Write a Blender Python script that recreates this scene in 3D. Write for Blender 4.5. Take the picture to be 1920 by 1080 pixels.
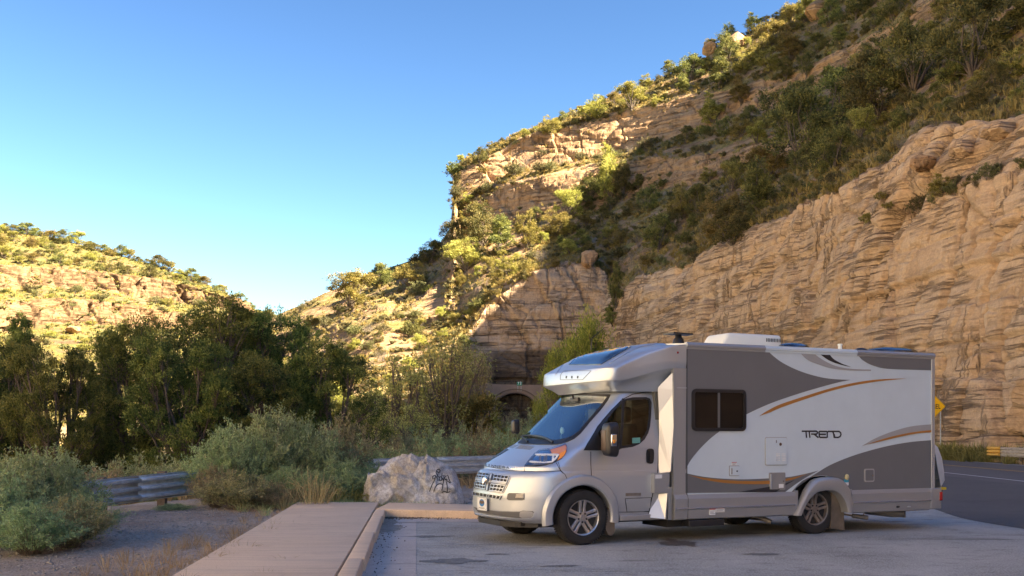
import bpy, bmesh, math, random
import numpy as np
from mathutils import Vector, Matrix, Euler
from mathutils.bvhtree import BVHTree
from mathutils.geometry import delaunay_2d_cdt

R = math.radians
scene = bpy.context.scene
COL = scene.collection
for o in list(bpy.data.objects):
    bpy.data.objects.remove(o)

# ------------------------------------------------------------------ camera
F, CAMH, HZ = 2000.0, 1.44, 819.0          # focal length in photo pixels, eye height, horizon row
cam_d = bpy.data.cameras.new('camera')
cam = bpy.data.objects.new('camera', cam_d)
COL.objects.link(cam)
cam.location = (0, 0, CAMH)
cam.rotation_euler = (R(90), 0, 0)
cam_d.sensor_width = 36.0
cam_d.lens = F / 1920 * 36
cam_d.shift_y = (HZ - 540) / 1920
cam_d.clip_end = 6000
scene.camera = cam

# ------------------------------------------------------------------ sky and sun
SUN_EL, SUN_AZ = 36.0, 110.0    # azimuth counted from the view direction (+Y) towards the right (+X)
world = bpy.data.worlds.new('World')
scene.world = world
world.use_nodes = True
wn, wl = world.node_tree.nodes, world.node_tree.links
wn.clear()
sky = wn.new('ShaderNodeTexSky')
sky.sky_type = 'NISHITA'
sky.sun_disc = False
sky.sun_elevation = R(SUN_EL)
sky.sun_rotation = R(SUN_AZ)
sky.altitude = 1800
sky.air_density = 1.5
sky.dust_density = 0.5
sky.ozone_density = 1.2
wbg = wn.new('ShaderNodeBackground')
wbg.inputs['Strength'].default_value = 0.070
wout = wn.new('ShaderNodeOutputWorld')
wsc = wn.new('ShaderNodeVectorMath'); wsc.operation = 'SCALE'; wsc.inputs[3].default_value = 0.324
wga = wn.new('ShaderNodeGamma'); wga.inputs[1].default_value = 1.70
wl.new(sky.outputs[0], wsc.inputs[0]); wl.new(wsc.outputs[0], wga.inputs[0]); wti = wn.new('ShaderNodeVectorMath'); wti.operation = 'MULTIPLY'; wti.inputs[1].default_value = (0.92, 0.965, 1.0)
wl.new(wga.outputs[0], wti.inputs[0]); wl.new(wti.outputs[0], wbg.inputs[0])
wl.new(wbg.outputs[0], wout.inputs[0])
sun_d = bpy.data.lights.new('sun', 'SUN')
sun_d.energy = 5.0
sun_d.angle = R(0.5)
sun_d.color = (1.0, 0.86, 0.64)
sun = bpy.data.objects.new('sun', sun_d)
COL.objects.link(sun)
_sd = Vector((math.sin(R(SUN_AZ)) * math.cos(R(SUN_EL)), math.cos(R(SUN_AZ)) * math.cos(R(SUN_EL)), math.sin(R(SUN_EL))))
sun.rotation_euler = _sd.to_track_quat('Z', 'Y').to_euler()
sun.location = _sd * 300
scene.view_settings.view_transform = 'Standard'
scene.view_settings.look = 'None'
scene.view_settings.gamma = 1
scene.view_settings.use_curve_mapping = False
scene.view_settings.exposure = 3.0

# ------------------------------------------------------------------ helpers
def tag(o, label=None, cat=None, group=None, kind=None):
    if label: o['label'] = label
    if cat: o['category'] = cat
    if group: o['group'] = group
    if kind: o['kind'] = kind
    return o

def empty(name, loc=(0, 0, 0), rz=0.0, **k):
    o = bpy.data.objects.new(name, None)
    COL.objects.link(o)
    o.location = loc
    o.rotation_euler = (0, 0, rz)
    o.empty_display_size = 0.2
    return tag(o, **k)

def npmesh(name, verts, faces, mat=None, smooth=False, attr=None):
    """verts (n,3) array, faces (m,k) int array with fixed k"""
    me = bpy.data.meshes.new(name)
    verts = np.asarray(verts, np.float32)
    faces = np.asarray(faces, np.int32)
    k = faces.shape[1]
    me.vertices.add(len(verts))
    me.vertices.foreach_set('co', verts.ravel())
    me.loops.add(faces.size)
    me.loops.foreach_set('vertex_index', faces.ravel())
    me.polygons.add(len(faces))
    me.polygons.foreach_set('loop_start', np.arange(0, faces.size, k, dtype=np.int32))
    me.polygons.foreach_set('loop_total', np.full(len(faces), k, np.int32))
    if smooth:
        me.polygons.foreach_set('use_smooth', np.ones(len(faces), bool))
    me.update(calc_edges=True)
    if attr:
        for an, av in attr.items():
            a = me.attributes.new(an, 'FLOAT', 'POINT')
            a.data.foreach_set('value', np.asarray(av, np.float32).ravel())
    if mat: me.materials.append(mat)
    return me

def link(name, me, parent=None, **k):
    o = bpy.data.objects.new(name, me)
    COL.objects.link(o)
    if parent: o.parent = parent
    return tag(o, **k)

class MB:
    """collects simple shapes, then links them as ONE mesh object"""
    def __init__(s): s.v = []; s.f = []
    def add(s, vs, fs):
        n = len(s.v)
        s.v += [tuple(map(float, v)) for v in vs]
        s.f += [tuple(i + n for i in f) for f in fs]
        return s
    def box(s, a, b, bev=0.0):
        x0, x1 = sorted((a[0], b[0])); y0, y1 = sorted((a[1], b[1])); z0, z1 = sorted((a[2], b[2]))
        if bev <= 0:
            vs = [(x, y, z) for z in (z0, z1) for (x, y) in ((x0, y0), (x1, y0), (x1, y1), (x0, y1))]
            return s.add(vs, [(3, 2, 1, 0), (4, 5, 6, 7), (0, 1, 5, 4), (1, 2, 6, 5), (2, 3, 7, 6), (3, 0, 4, 7)])
        bm = bmesh.new()
        vs = [bm.verts.new((x, y, z)) for z in (z0, z1) for (x, y) in ((x0, y0), (x1, y0), (x1, y1), (x0, y1))]
        for f in [(3, 2, 1, 0), (4, 5, 6, 7), (0, 1, 5, 4), (1, 2, 6, 5), (2, 3, 7, 6), (3, 0, 4, 7)]:
            bm.faces.new([vs[i] for i in f])
        bmesh.ops.bevel(bm, geom=bm.edges[:], offset=bev, segments=3, profile=0.6, affect='EDGES')
        bm.verts.index_update()
        s.add([v.co[:] for v in bm.verts], [tuple(v.index for v in f.verts) for f in bm.faces])
        bm.free()
        return s
    def tube(s, pts, r, n=8, cap=True):
        pts = [Vector(p) for p in pts]
        rr = r if isinstance(r, (list, tuple)) else [r] * len(pts)
        rings = []
        prev = None
        for i, p in enumerate(pts):
            d = (pts[min(i + 1, len(pts) - 1)] - pts[max(i - 1, 0)]).normalized()
            if prev is None:
                u = d.orthogonal().normalized()
            else:
                u = (prev - d * prev.dot(d)).normalized()
            prev = u
            w = d.cross(u)
            rings.append([p + (u * math.cos(2 * math.pi * k / n) + w * math.sin(2 * math.pi * k / n)) * rr[i] for k in range(n)])
        vs = [v for ring in rings for v in ring]
        fs = []
        for i in range(len(pts) - 1):
            for k in range(n):
                a = i * n + k; b = i * n + (k + 1) % n
                fs.append((a, b, b + n, a + n))
        if cap:
            fs.append(tuple(range(n))[::-1])
            fs.append(tuple(range((len(pts) - 1) * n, len(pts) * n)))
        return s.add(vs, fs)
    def prism(s, poly, axis, a, b):
        """poly: 2D outline, extruded along axis ('x','y','z') from a to b"""
        n = len(poly)
        def P(u, v, t):
            return {'x': (t, u, v), 'y': (u, t, v), 'z': (u, v, t)}[axis]
        vs = [P(u, v, a) for u, v in poly] + [P(u, v, b) for u, v in poly]
        fs = [tuple(range(n)), tuple(range(n, 2 * n))[::-1]]
        fs += [(i, i + n, (i + 1) % n + n, (i + 1) % n) for i in range(n)]
        return s.add(vs, fs)
    def lathe(s, prof, axis='y', c=(0, 0, 0), n=32, closed=False):
        """prof: (radius, offset along axis)"""
        m = len(prof)
        vs = []
        for k in range(n):
            a = 2 * math.pi * k / n
            for r, h in prof:
                ca, sa = r * math.cos(a), r * math.sin(a)
                p = {'x': (h, ca, sa), 'y': (ca, h, sa), 'z': (ca, sa, h)}[axis]
                vs.append((p[0] + c[0], p[1] + c[1], p[2] + c[2]))
        fs = []
        for k in range(n):
            for j in range(m if closed else m - 1):
                j2 = (j + 1) % m
                fs.append((k * m + j, k * m + j2, ((k + 1) % n) * m + j2, ((k + 1) % n) * m + j))
        return s.add(vs, fs)
    def sphere(s, c, r, n=10, m=6):
        if not isinstance(r, (tuple, list)): r = (r, r, r)
        vs = []
        for i in range(m + 1):
            t = math.pi * i / m
            for k in range(n):
                a = 2 * math.pi * k / n
                vs.append((c[0] + r[0] * math.sin(t) * math.cos(a), c[1] + r[1] * math.sin(t) * math.sin(a), c[2] + r[2] * math.cos(t)))
        fs = [(i * n + k, (i + 1) * n + k, (i + 1) * n + (k + 1) % n, i * n + (k + 1) % n) for i in range(m) for k in range(n)]
        return s.add(vs, fs)
    def build(s, name, mat=None, parent=None, smooth=False, fix=True, **k):
        me = bpy.data.meshes.new(name)
        me.from_pydata(s.v, [], s.f)
        if fix:
            bm = bmesh.new(); bm.from_mesh(me)
            bmesh.ops.remove_doubles(bm, verts=bm.verts[:], dist=1e-5)
            bmesh.ops.recalc_face_normals(bm, faces=bm.faces[:])
            bm.to_mesh(me); bm.free()
        if smooth is True:
            me.polygons.foreach_set('use_smooth', np.ones(len(me.polygons), bool))
        elif smooth:
            me.polygons.foreach_set('use_smooth', np.ones(len(me.polygons), bool))
            me.set_sharp_from_angle(angle=R(smooth))
        if mat: me.materials.append(mat)
        me.update()
        return link(name, me, parent, **k)

class Pieces:
    """same calls as MB, but every added piece becomes an object of its own"""
    def __init__(s): s.c = []
    def add(s, vs, fs): s.c.append((list(vs), list(fs))); return s
    def build(s, name, mat=None, parent=None, **k):
        o = None
        for vs, fs in s.c: o = MB().add(vs, fs).build(name, mat, parent, **k)
        return o

# ------------------------------------------------------------------ noise (vectorised)
def _h(ix, iy, iz, seed):
    h = (ix.astype(np.int64) * 374761393 + iy.astype(np.int64) * 668265263 + iz.astype(np.int64) * 2147483647 + seed * 974634777) & 0xffffffff
    h = ((h ^ (h >> 13)) * 1274126177) & 0xffffffff
    h = ((h ^ (h >> 16)) * 2246822519) & 0xffffffff
    h ^= (h >> 15)
    return (h & 0xffffff) / float(0xffffff)

def vnoise(x, y, z, seed=0):
    x, y, z = np.broadcast_arrays(np.asarray(x, float), np.asarray(y, float), np.asarray(z, float))
    ix, iy, iz = np.floor(x), np.floor(y), np.floor(z)
    fx, fy, fz = x - ix, y - iy, z - iz
    ux, uy, uz = [t * t * t * (t * (t * 6 - 15) + 10) for t in (fx, fy, fz)]
    r = 0
    for dx in (0, 1):
        for dy in (0, 1):
            for dz in (0, 1):
                w = (ux if dx else 1 - ux) * (uy if dy else 1 - uy) * (uz if dz else 1 - uz)
                r = r + w * _h(ix + dx, iy + dy, iz + dz, seed)
    return r * 2 - 1

def fbm(x, y, z, oct=4, seed=0, lac=2.03, gain=0.5):
    s, a, t = 0, 1.0, 0
    for i in range(oct):
        s = s + a * vnoise(x, y, z, seed + i * 17)
        t += a
        x, y, z = x * lac + 7.1, y * lac + 3.3, z * lac + 1.7
        a *= gain
    return s / t

def cellh(u, v, seed=0):
    iu, iv = np.floor(u), np.floor(v)
    return _h(iu, iv, iu * 0, seed)

def facets(x, y, z, cell, seed, tilt=0.5, offs=0.5):
    """broken, angular relief: every 3D cell has its own offset and its own tilted plane"""
    x, y, z = x / cell, y / cell, z / cell
    ix, iy, iz = np.floor(x), np.floor(y), np.floor(z)
    best = np.full(x.shape, 1e9); second = np.full(x.shape, 1e9); val = np.zeros(x.shape)
    for dx in (-1, 0, 1):
        for dy in (-1, 0, 1):
            for dz in (-1, 0, 1):
                cx, cy, cz = ix + dx, iy + dy, iz + dz
                h1 = _h(cx, cy, cz, seed); h2 = _h(cx, cy, cz, seed + 1); h3 = _h(cx, cy, cz, seed + 2)
                px, py, pz = x - (cx + h1), y - (cy + h2), z - (cz + h3)
                d = px * px + py * py + pz * pz
                a1 = (h1 * 7.13) % 1 - .5; a2 = (h2 * 5.77) % 1 - .5; a3 = (h3 * 9.31) % 1 - .5; o = (h1 * 13.7 + h3 * 3.1) % 1 - .5
                v = offs * o + tilt * (a1 * px + a2 * py + a3 * pz) * 2
                m = d < best
                second = np.where(m, best, np.minimum(second, d))
                val = np.where(m, v, val); best = np.where(m, d, best)
    edge = np.sqrt(second) - np.sqrt(best)
    return val * cell, edge

def smooth01(t):
    t = np.clip(t, 0, 1)
    return t * t * (3 - 2 * t)

# ------------------------------------------------------------------ materials
def newmat(name):
    m = bpy.data.materials.new(name)
    m.use_nodes = True
    nt = m.node_tree
    b = nt.nodes['Principled BSDF']
    return m, nt, b

def N(nt, typ, **k):
    n = nt.nodes.new(typ)
    for a, b in k.items(): setattr(n, a, b)
    return n

def ramp(nt, fac, stops, interp='LINEAR'):
    r = N(nt, 'ShaderNodeValToRGB')
    r.color_ramp.interpolation = interp
    els = r.color_ramp.elements
    while len(els) < len(stops): els.new(0.5)
    for e, (p, c) in zip(els, stops):
        e.position = p
        e.color = (c[0], c[1], c[2], 1) if isinstance(c, (tuple, list)) else (c, c, c, 1)
    nt.links.new(fac, r.inputs[0])
    return r.outputs[0]

def mixc(nt, fac, a, b, mode='MIX'):
    n = N(nt, 'ShaderNodeMix', data_type='RGBA', blend_type=mode)
    for sock, v in ((n.inputs[0], fac), (n.inputs[6], a), (n.inputs[7], b)):
        if hasattr(v, 'links') or isinstance(v, bpy.types.NodeSocket): nt.links.new(v, sock)
        elif isinstance(v, (tuple, list)): sock.default_value = (v[0], v[1], v[2], 1)
        else: sock.default_value = v
    return n.outputs[2]

def math_(nt, op, a, b=0.0, c=None, clamp=False):
    n = N(nt, 'ShaderNodeMath', operation=op, use_clamp=clamp)
    for i, v in enumerate((a, b) if c is None else (a, b, c)):
        if isinstance(v, bpy.types.NodeSocket): nt.links.new(v, n.inputs[i])
        else: n.inputs[i].default_value = v
    return n.outputs[0]

def coords(nt, kind='Object', scale=(1, 1, 1), rot=(0, 0, 0)):
    tc = N(nt, 'ShaderNodeTexCoord')
    mp = N(nt, 'ShaderNodeMapping')
    mp.inputs['Scale'].default_value = scale
    mp.inputs['Rotation'].default_value = rot
    nt.links.new(tc.outputs[kind], mp.inputs[0])
    return mp.outputs[0]

def noise(nt, vec, scale, detail=4, rough=0.55, dist=0.0):
    n = N(nt, 'ShaderNodeTexNoise')
    n.inputs['Scale'].default_value = scale
    n.inputs['Detail'].default_value = detail
    n.inputs['Roughness'].default_value = rough
    n.inputs['Distortion'].default_value = dist
    nt.links.new(vec, n.inputs['Vector'])
    return n.outputs[0]

def bump(nt, b, h, strength=0.3, dist=0.02):
    n = N(nt, 'ShaderNodeBump')
    n.inputs['Strength'].default_value = strength
    n.inputs['Distance'].default_value = dist
    nt.links.new(h, n.inputs['Height'])
    nt.links.new(n.outputs[0], b.inputs['Normal'])
    return n

def simple(name, col, rough=0.5, metal=0.0, coat=0.0, var=0.0, vscale=3.0, bstr=0.0, bscale=200, alpha=None, spec=None, trans=0.0, ior=None):
    m, nt, b = newmat(name)
    b.inputs['Base Color'].default_value = (*col, 1)
    b.inputs['Roughness'].default_value = rough
    b.inputs['Metallic'].default_value = metal
    if coat:
        b.inputs['Coat Weight'].default_value = coat
        b.inputs['Coat Roughness'].default_value = 0.06
    if spec is not None: b.inputs['Specular IOR Level'].default_value = spec
    if trans: b.inputs['Transmission Weight'].default_value = trans
    if ior: b.inputs['IOR'].default_value = ior
    v = coords(nt)
    if var:
        n = noise(nt, v, vscale, 5, 0.6)
        c = ramp(nt, n, [(0.25, tuple(x * (1 - var) for x in col)), (0.75, tuple(min(1, x * (1 + var)) for x in col))])
        nt.links.new(c, b.inputs['Base Color'])
    if bstr:
        bump(nt, b, noise(nt, v, bscale, 3), bstr, 0.004)
    return m
# ================================================================== LAND
KZ = 1.183
def zg(y):
    return 2.9 * smooth01((np.asarray(y, float) - 50) / 130)
def PT(px, py, Z):
    Z = Z * KZ
    return ((px - 960) / F * Z, Z, CAMH + (HZ - py) / F * Z)

RAIL = [(-60.0, 4.0, 0.55), (-14.0, 11.0, 0.58), (-9.3, 14.5, 0.60), (-8.0, 16.8, 0.62), (-7.75, 19.0, 0.64), (-6.8, 22.0, 0.72), (-5.75, 25.0, 0.78), (-3.92, 28.0, 0.84), (-1.2, 31.0, 0.87), (1.6, 33.5, 0.88)]
def railx(y):
    ys = [-40] + [p[1] for p in RAIL[1:]] + [60, 120, 160, 400]
    xs = [-12.0] + [p[0] for p in RAIL[1:]] + [10.5, 4.0, -6.0, -60.0]
    return np.interp(y, ys, xs)
def ground_z(x, y):
    x = np.asarray(x, float); y = np.asarray(y, float)
    d = railx(y) - 1.2 - x                       # metres beyond the rail, towards the canyon
    base = zg(y)
    drop = 8.0 * smooth01((d - 20) / 60) + 0.5 * smooth01(d / 5)
    rise = 7.0 * smooth01((y - 95) / 70)
    z = base - drop + rise * smooth01(d / 30)
    n = fbm(x / 9, y / 9, 0, 4, 5) * np.clip(d / 8, 0, 1) * 1.0 + fbm(x / 1.1, y / 1.1, 0, 3, 9) * 0.05
    z = z + n
    # keep just under the paved parts
    return z + 0.06 * smooth01((-1.0 - x) / 1.5) - 0.04

def stoneshade(nt, v, base, light, dark, warm, sc=1.0):
    """layered sandstone / limestone colour from noise, thin beds and run-off stains"""
    big = noise(nt, v, 0.055 * sc, 5, 0.6)
    mpm = N(nt, 'ShaderNodeMapping'); mpm.inputs['Scale'].default_value = (0.6, 0.5, 1.5); mpm.inputs['Rotation'].default_value = (0.10, 0.12, 0); nt.links.new(v, mpm.inputs[0])
    med = noise(nt, mpm.outputs[0], 0.55 * sc, 7, 0.62, 0.2)
    fine = noise(nt, v, 5.0 * sc, 6, 0.7)
    tcv = N(nt, 'ShaderNodeMapping'); tcv.inputs['Scale'].default_value = (0.05, 0.05, 2.1 * sc)
    nt.links.new(v, tcv.inputs[0])
    beds = noise(nt, tcv.outputs[0], 1.0, 6, 0.7, 0.5)
    tcs = N(nt, 'ShaderNodeMapping'); tcs.inputs['Scale'].default_value = (0.8, 0.45, 0.07)
    nt.links.new(v, tcs.inputs[0])
    streak = noise(nt, tcs.outputs[0], 1.0 * sc, 5, 0.65, 0.4)
    c = ramp(nt, big, [(0.35, base), (0.5, warm), (0.68, light)])
    c2 = ramp(nt, med, [(0.22, dark), (0.45, base), (0.75, light)])
    c = mixc(nt, 0.5, c, c2)
    c = mixc(nt, math_(nt, 'MULTIPLY', ramp(nt, beds, [(0.40, 1.0), (0.52, 0.0)]), 0.6), c, dark)
    c = mixc(nt, math_(nt, 'MULTIPLY', ramp(nt, streak, [(0.53, 0.0), (0.66, 1.0)]), 0.60), c, tuple(x * 0.62 for x in dark))
    c = mixc(nt, math_(nt, 'MULTIPLY', ramp(nt, streak, [(0.30, 1.0), (0.43, 0.0)]), 0.55), c, light)
    c = mixc(nt, 0.5, c, ramp(nt, fine, [(0.25, tuple(x * 0.6 for x in base)), (0.75, tuple(min(1, x * 1.45) for x in base))]), 'MIX')
    # fractures: sparse long bedding cracks and steep joints, own dark tone plus painted crevice shade
    crk = None
    for s3, rt, wd, msk, gain in (((0.035, 0.03, 0.62), (0.05, 0.03, 0), 0.020, 0.12, 1.0), ((0.10, 0.09, 1.7), (0.03, 0.06, 0), 0.030, 0.25, 0.7), ((0.30, 0.26, 0.045), (0.0, 0.12, 0.3), 0.016, 0.10, 0.9)):
        mp = N(nt, 'ShaderNodeMapping'); mp.inputs['Scale'].default_value = tuple(q * sc for q in s3); mp.inputs['Rotation'].default_value = rt
        nt.links.new(v, mp.inputs[0])
        q_ = noise(nt, mp.outputs[0], 1.0, 6, 0.55, 0.0)
        ab = math_(nt, 'ABSOLUTE', math_(nt, 'SUBTRACT', q_, 0.5))
        r_ = ramp(nt, ab, [(0.0, 1.0), (wd * 0.5, 0.6), (wd, 0.0)])
        g_ = noise(nt, v, msk, 3, 0.5)
        r_ = math_(nt, 'MULTIPLY', math_(nt, 'MULTIPLY', r_, gain), ramp(nt, g_, [(0.42, 0.0), (0.56, 1.0)]))
        crk = r_ if crk is None else math_(nt, 'MAXIMUM', crk, r_)
    c = mixc(nt, math_(nt, 'MULTIPLY', crk, 0.7), c, tuple(x * 0.4 for x in dark))
    med = math_(nt, 'SUBTRACT', med, math_(nt, 'MULTIPLY', crk, 0.8))
    return c, fine, med, beds

def landmat(name, base, light, dark, warm, soil, grass, grass2, sc=1.0):
    m, nt, b = newmat(name)
    v = coords(nt)
    c, fine, med, beds = stoneshade(nt, v, base, light, dark, warm, sc)
    at = N(nt, 'ShaderNodeAttribute', attribute_name='rock')
    gn = noise(nt, v, 0.16, 6, 0.7)
    gf = noise(nt, v, 2.2, 6, 0.75)
    so = ramp(nt, gf, [(0.3, tuple(x * 0.65 for x in soil)), (0.7, tuple(x * 1.3 for x in soil))])
    ga = ramp(nt, gf, [(0.30, tuple(x * 0.45 for x in grass2)), (0.45, grass2), (0.62, grass), (0.75, tuple(min(1, x * 1.35) for x in grass))])
    sl = mixc(nt, ramp(nt, gn, [(0.42, 0.0), (0.55, 1.0)]), so, ga)
    rk = math_(nt, 'ADD', at.outputs['Fac'], math_(nt, 'MULTIPLY', math_(nt, 'SUBTRACT', gf, 0.5), 0.9))
    fac = ramp(nt, rk, [(0.42, 0.0), (0.55, 1.0)])
    col = mixc(nt, fac, sl, c)
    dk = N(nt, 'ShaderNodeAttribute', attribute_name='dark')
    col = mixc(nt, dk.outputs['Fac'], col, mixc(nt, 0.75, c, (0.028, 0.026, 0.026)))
    nt.links.new(col, b.inputs['Base Color'])
    b.inputs['Roughness'].default_value = 0.92
    b.inputs['Specular IOR Level'].default_value = 0.2
    h = math_(nt, 'ADD', math_(nt, 'MULTIPLY', fine, 0.5), math_(nt, 'ADD', med, math_(nt, 'MULTIPLY', beds, 0.8)))
    bump(nt, b, h, 1.0, 0.24)
    return m

def catmull_cols(keys, px_all):
    """keys: dict px -> list of (x, y, z) rows. monotone-ish linear/cosine blend between key columns"""
    ks = sorted(keys)
    A = np.array([keys[k] for k in ks], float)          # nk, nr, 3
    out = np.empty((len(px_all), A.shape[1], 3))
    t = np.array(ks, float)
    for r in range(A.shape[1]):
        for c in range(3):
            y = A[:, r, c]
            d = np.diff(y) / np.diff(t)
            m = np.zeros_like(y)
            m[1:-1] = np.where(d[:-1] * d[1:] > 0, 2 * d[:-1] * d[1:] / (d[:-1] + d[1:] + 1e-12), 0)
            m[0], m[-1] = d[0], d[-1]
            k = np.clip(np.searchsorted(t, px_all, side='right') - 1, 0, len(t) - 2)
            h = t[k + 1] - t[k]; u = (px_all - t[k]) / h
            out[:, r, c] = ((2*u**3 - 3*u**2 + 1) * y[k] + (u**3 - 2*u**2 + u) * h * m[k] + (-2*u**3 + 3*u**2) * y[k+1] + (u**3 - u**2) * h * m[k+1])
    return out

def sheet(keys, pxs, seg, rockw, seed, strata=(0.9, 0.5), origin=None, tilt=0.0, blockw=3.5, namp=1.0, back=True, extend=None, amps=None):
    """keys rows: (px, py, Z). seg[i] = number of steps between row i and i+1; rockw[i] = how rocky that band is.
    returns grid of world points (rows, cols, 3) and per-vertex rock weight, band index"""
    K = {k: [PT(*p) for p in rows] for k, rows in keys.items()}
    C = catmull_cols(K, pxs)                       # ncol, nrow, 3
    if extend is not None:
        C = np.concatenate([C, np.array([C[-1] + np.array([0.0, -s_, 0.0]) for s_ in extend])])
    ncol, nr = C.shape[:2]
    rows, rock, band = [], [], []
    for i in range(nr - 1):
        n = seg[i]
        for j in range(n):
            t = j / n
            rows.append(C[:, i] * (1 - t) + C[:, i + 1] * t)
            edge = min(t, 1 - t) * n / 4.0
            w = rockw[i]
            rock.append(w)
            band.append(i)
    rows.append(C[:, -1]); rock.append(rockw[-1]); band.append(nr - 2)
    G = np.array(rows)                             # R, ncol, 3
    rock = np.array(rock, float); band = np.array(band)
    if back:   # beyond the skyline the ground falls away again
        extra = []
        for s in (6, 14, 30, 60, 110):
            e = G[-1].copy(); e[:, 1] += s; e[:, 0] += s * 0.15; e[:, 2] -= s * 0.30 + 0.004 * s * s
            extra.append(e)
        G2 = np.concatenate([G, np.array(extra)])
        rock = np.r_[rock, np.zeros(5)]; band = np.r_[band, np.full(5, nr - 2)]
        G = G2
    # smooth normals of the plain sheet
    du = np.gradient(G, axis=1); dv = np.gradient(G, axis=0)
    n = np.cross(du, dv)
    n /= np.linalg.norm(n, axis=2, keepdims=True) + 1e-9
    view = G - np.array([0, 0, CAMH])
    s = np.sign((n * view).sum(2)); n *= -s[:, :, None]
    for _ in range(6):                              # soften
        n[1:-1] = (n[:-2] + 2 * n[1:-1] + n[2:]) / 4
        n[:, 1:-1] = (n[:, :-2] + 2 * n[:, 1:-1] + n[:, 2:]) / 4
    n /= np.linalg.norm(n, axis=2, keepdims=True) + 1e-9
    X, Y, H = G[..., 0], G[..., 1], G[..., 2]
    rk = np.repeat(rock[:, None], ncol, 1)
    k = np.array([1, 2, 3, 2, 1]) / 9.0
    rk = np.apply_along_axis(lambda a: np.convolve(np.pad(a, 2, mode='edge'), k, 'valid'), 0, rk)
    # ragged borders between rock and slope
    rkn = np.clip(rk + 0.30 * fbm(X / 5, Y / 5, H / 4, 4, seed + 5) * (rk > 0.02), 0, 1)
    L = X * 0.8 - Y * 0.6                           # distance along the face
    Lc = X * 0.55 + Y * 0.85
    warp = 1.1 * fbm(X / 22, Y / 22, H / 22, 2, seed + 11)
    Hs = H + tilt * Lc + warp + 0.10 * fbm(X / 3, Y / 3, H / 2, 2, seed + 19)
    def layers(th, sd):
        q = Hs / th
        i = np.floor(q); f = q - i
        a = _h(i, i * 0, i * 0, sd); b2 = _h(i + 1, i * 0, i * 0, sd)
        w = smooth01((f - 0.90) / 0.10)
        groove = np.exp(-((f - 0.93) / 0.045) ** 2)
        return (a * (1 - w) + b2 * w), groove
    l1, g1 = layers(2.6, seed + 1); l2, g2 = layers(0.85, seed + 2); l3, g3 = layers(0.33, seed + 3)
    # vertical joints: jittered blocks per layer
    lay = np.floor(Hs / 2.6)
    u = (Lc + 1.2 * fbm(X / 4, Y / 4, H / 3, 3, seed + 23) + lay * 1.37) / blockw
    iu = np.floor(u); fu = u - iu
    bl = _h(iu, lay, iu * 0, seed + 29)
    jw = np.exp(-((fu - 0.5) / 0.045) ** 2) * (_h(iu, lay, iu * 0, seed + 31) > 0.35)
    u2 = (Lc + 0.8 * fbm(X / 2, Y / 2, H / 6, 3, seed + 37)) / (blockw * 2.4)
    iu2 = np.floor(u2); fu2 = u2 - iu2
    jw2 = np.exp(-((fu2 - 0.5) / 0.03) ** 2)
    bl2 = _h(iu2, iu2 * 0, iu2 * 0, seed + 41)
    big = fbm(X / 18, Y / 18, H / 14, 3, seed + 43)
    fin = fbm(X / 0.9, Y / 0.9, H / 0.7, 3, seed + 53)
    wx = X + 1.2 * fbm(X / 5, Y / 5, H / 5, 2, seed + 71); wz = Hs
    f1, e1 = facets(wx, Y * 0.8, wz * 0.75, 8.0, seed + 73, 0.20, 0.20)
    f2, e2 = facets(wx, Y * 0.8, wz * 1.2, 2.6, seed + 83, 0.16, 0.15)
    D = (strata[0] * (l1 - .5) * 1.2 + strata[1] * (l2 - .5) * 1.1 + 0.16 * (l3 - .5) - 0.5 * g1 * strata[0] - 0.30 * g2 * strata[1]
         + 0.8 * (bl - .5) * strata[1] - 0.7 * jw - 1.6 * jw2 + 2.8 * (bl2 - .5)
         + 1.6 * big + 0.16 * fin + f1 + f2 - 0.75 * np.exp(-(e1 / 0.035) ** 2) - 0.28 * np.exp(-(e2 / 0.06) ** 2)) * namp
    Ds = 1.1 * fbm(X / 12, Y / 12, H / 12, 4, seed + 61) + 0.35 * fbm(X / 2.5, Y / 2.5, H / 2.5, 4, seed + 67) + 0.10 * fin
    Dt = (rkn * D + (1 - rkn) * Ds) 
    if amps is not None:
        am = np.array([amps[i] for i in band])[:, None]
        am = np.apply_along_axis(lambda a_: np.convolve(np.pad(a_, 3, mode='edge'), np.ones(7) / 7, 'valid'), 0, am)
        Dt = Dt * am
    G = G + n * Dt[:, :, None]
    return G, rkn, band, n

def grid_faces(r0, r1, nc):
    idx = np.arange(nc)[None, :] + np.arange(r0, r1 + 1)[:, None] * nc
    return np.stack([idx[:-1, :-1], idx[:-1, 1:], idx[1:, 1:], idx[1:, :-1]], -1).reshape(-1, 4)

def sink(G):
    t = np.array([1.0, 0.8, 0.5, 0.25, 0.1])
    gz = ground_z(G[0, :, 0], G[0, :, 1]) - 2.5
    d = np.minimum(0, gz - G[0, :, 2])
    n = min(40, G.shape[0] // 4)
    w = smooth01(1 - np.arange(n) / n)[:, None]
    G[:n, :, 2] += w * d[None, :]

def sub_obj(name, G, rk, r0, r1, mat, dark=None, **k):
    nc = G.shape[1]
    g = G[r0:r1 + 1].reshape(-1, 3)
    dk = np.zeros(len(g)) if dark is None else dark[r0:r1 + 1].ravel()
    me = npmesh(name, g, grid_faces(0, r1 - r0, nc), mat, smooth=True, attr={'rock': rk[r0:r1 + 1].ravel(), 'dark': dk})
    return link(name, me, None, **k)

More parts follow.
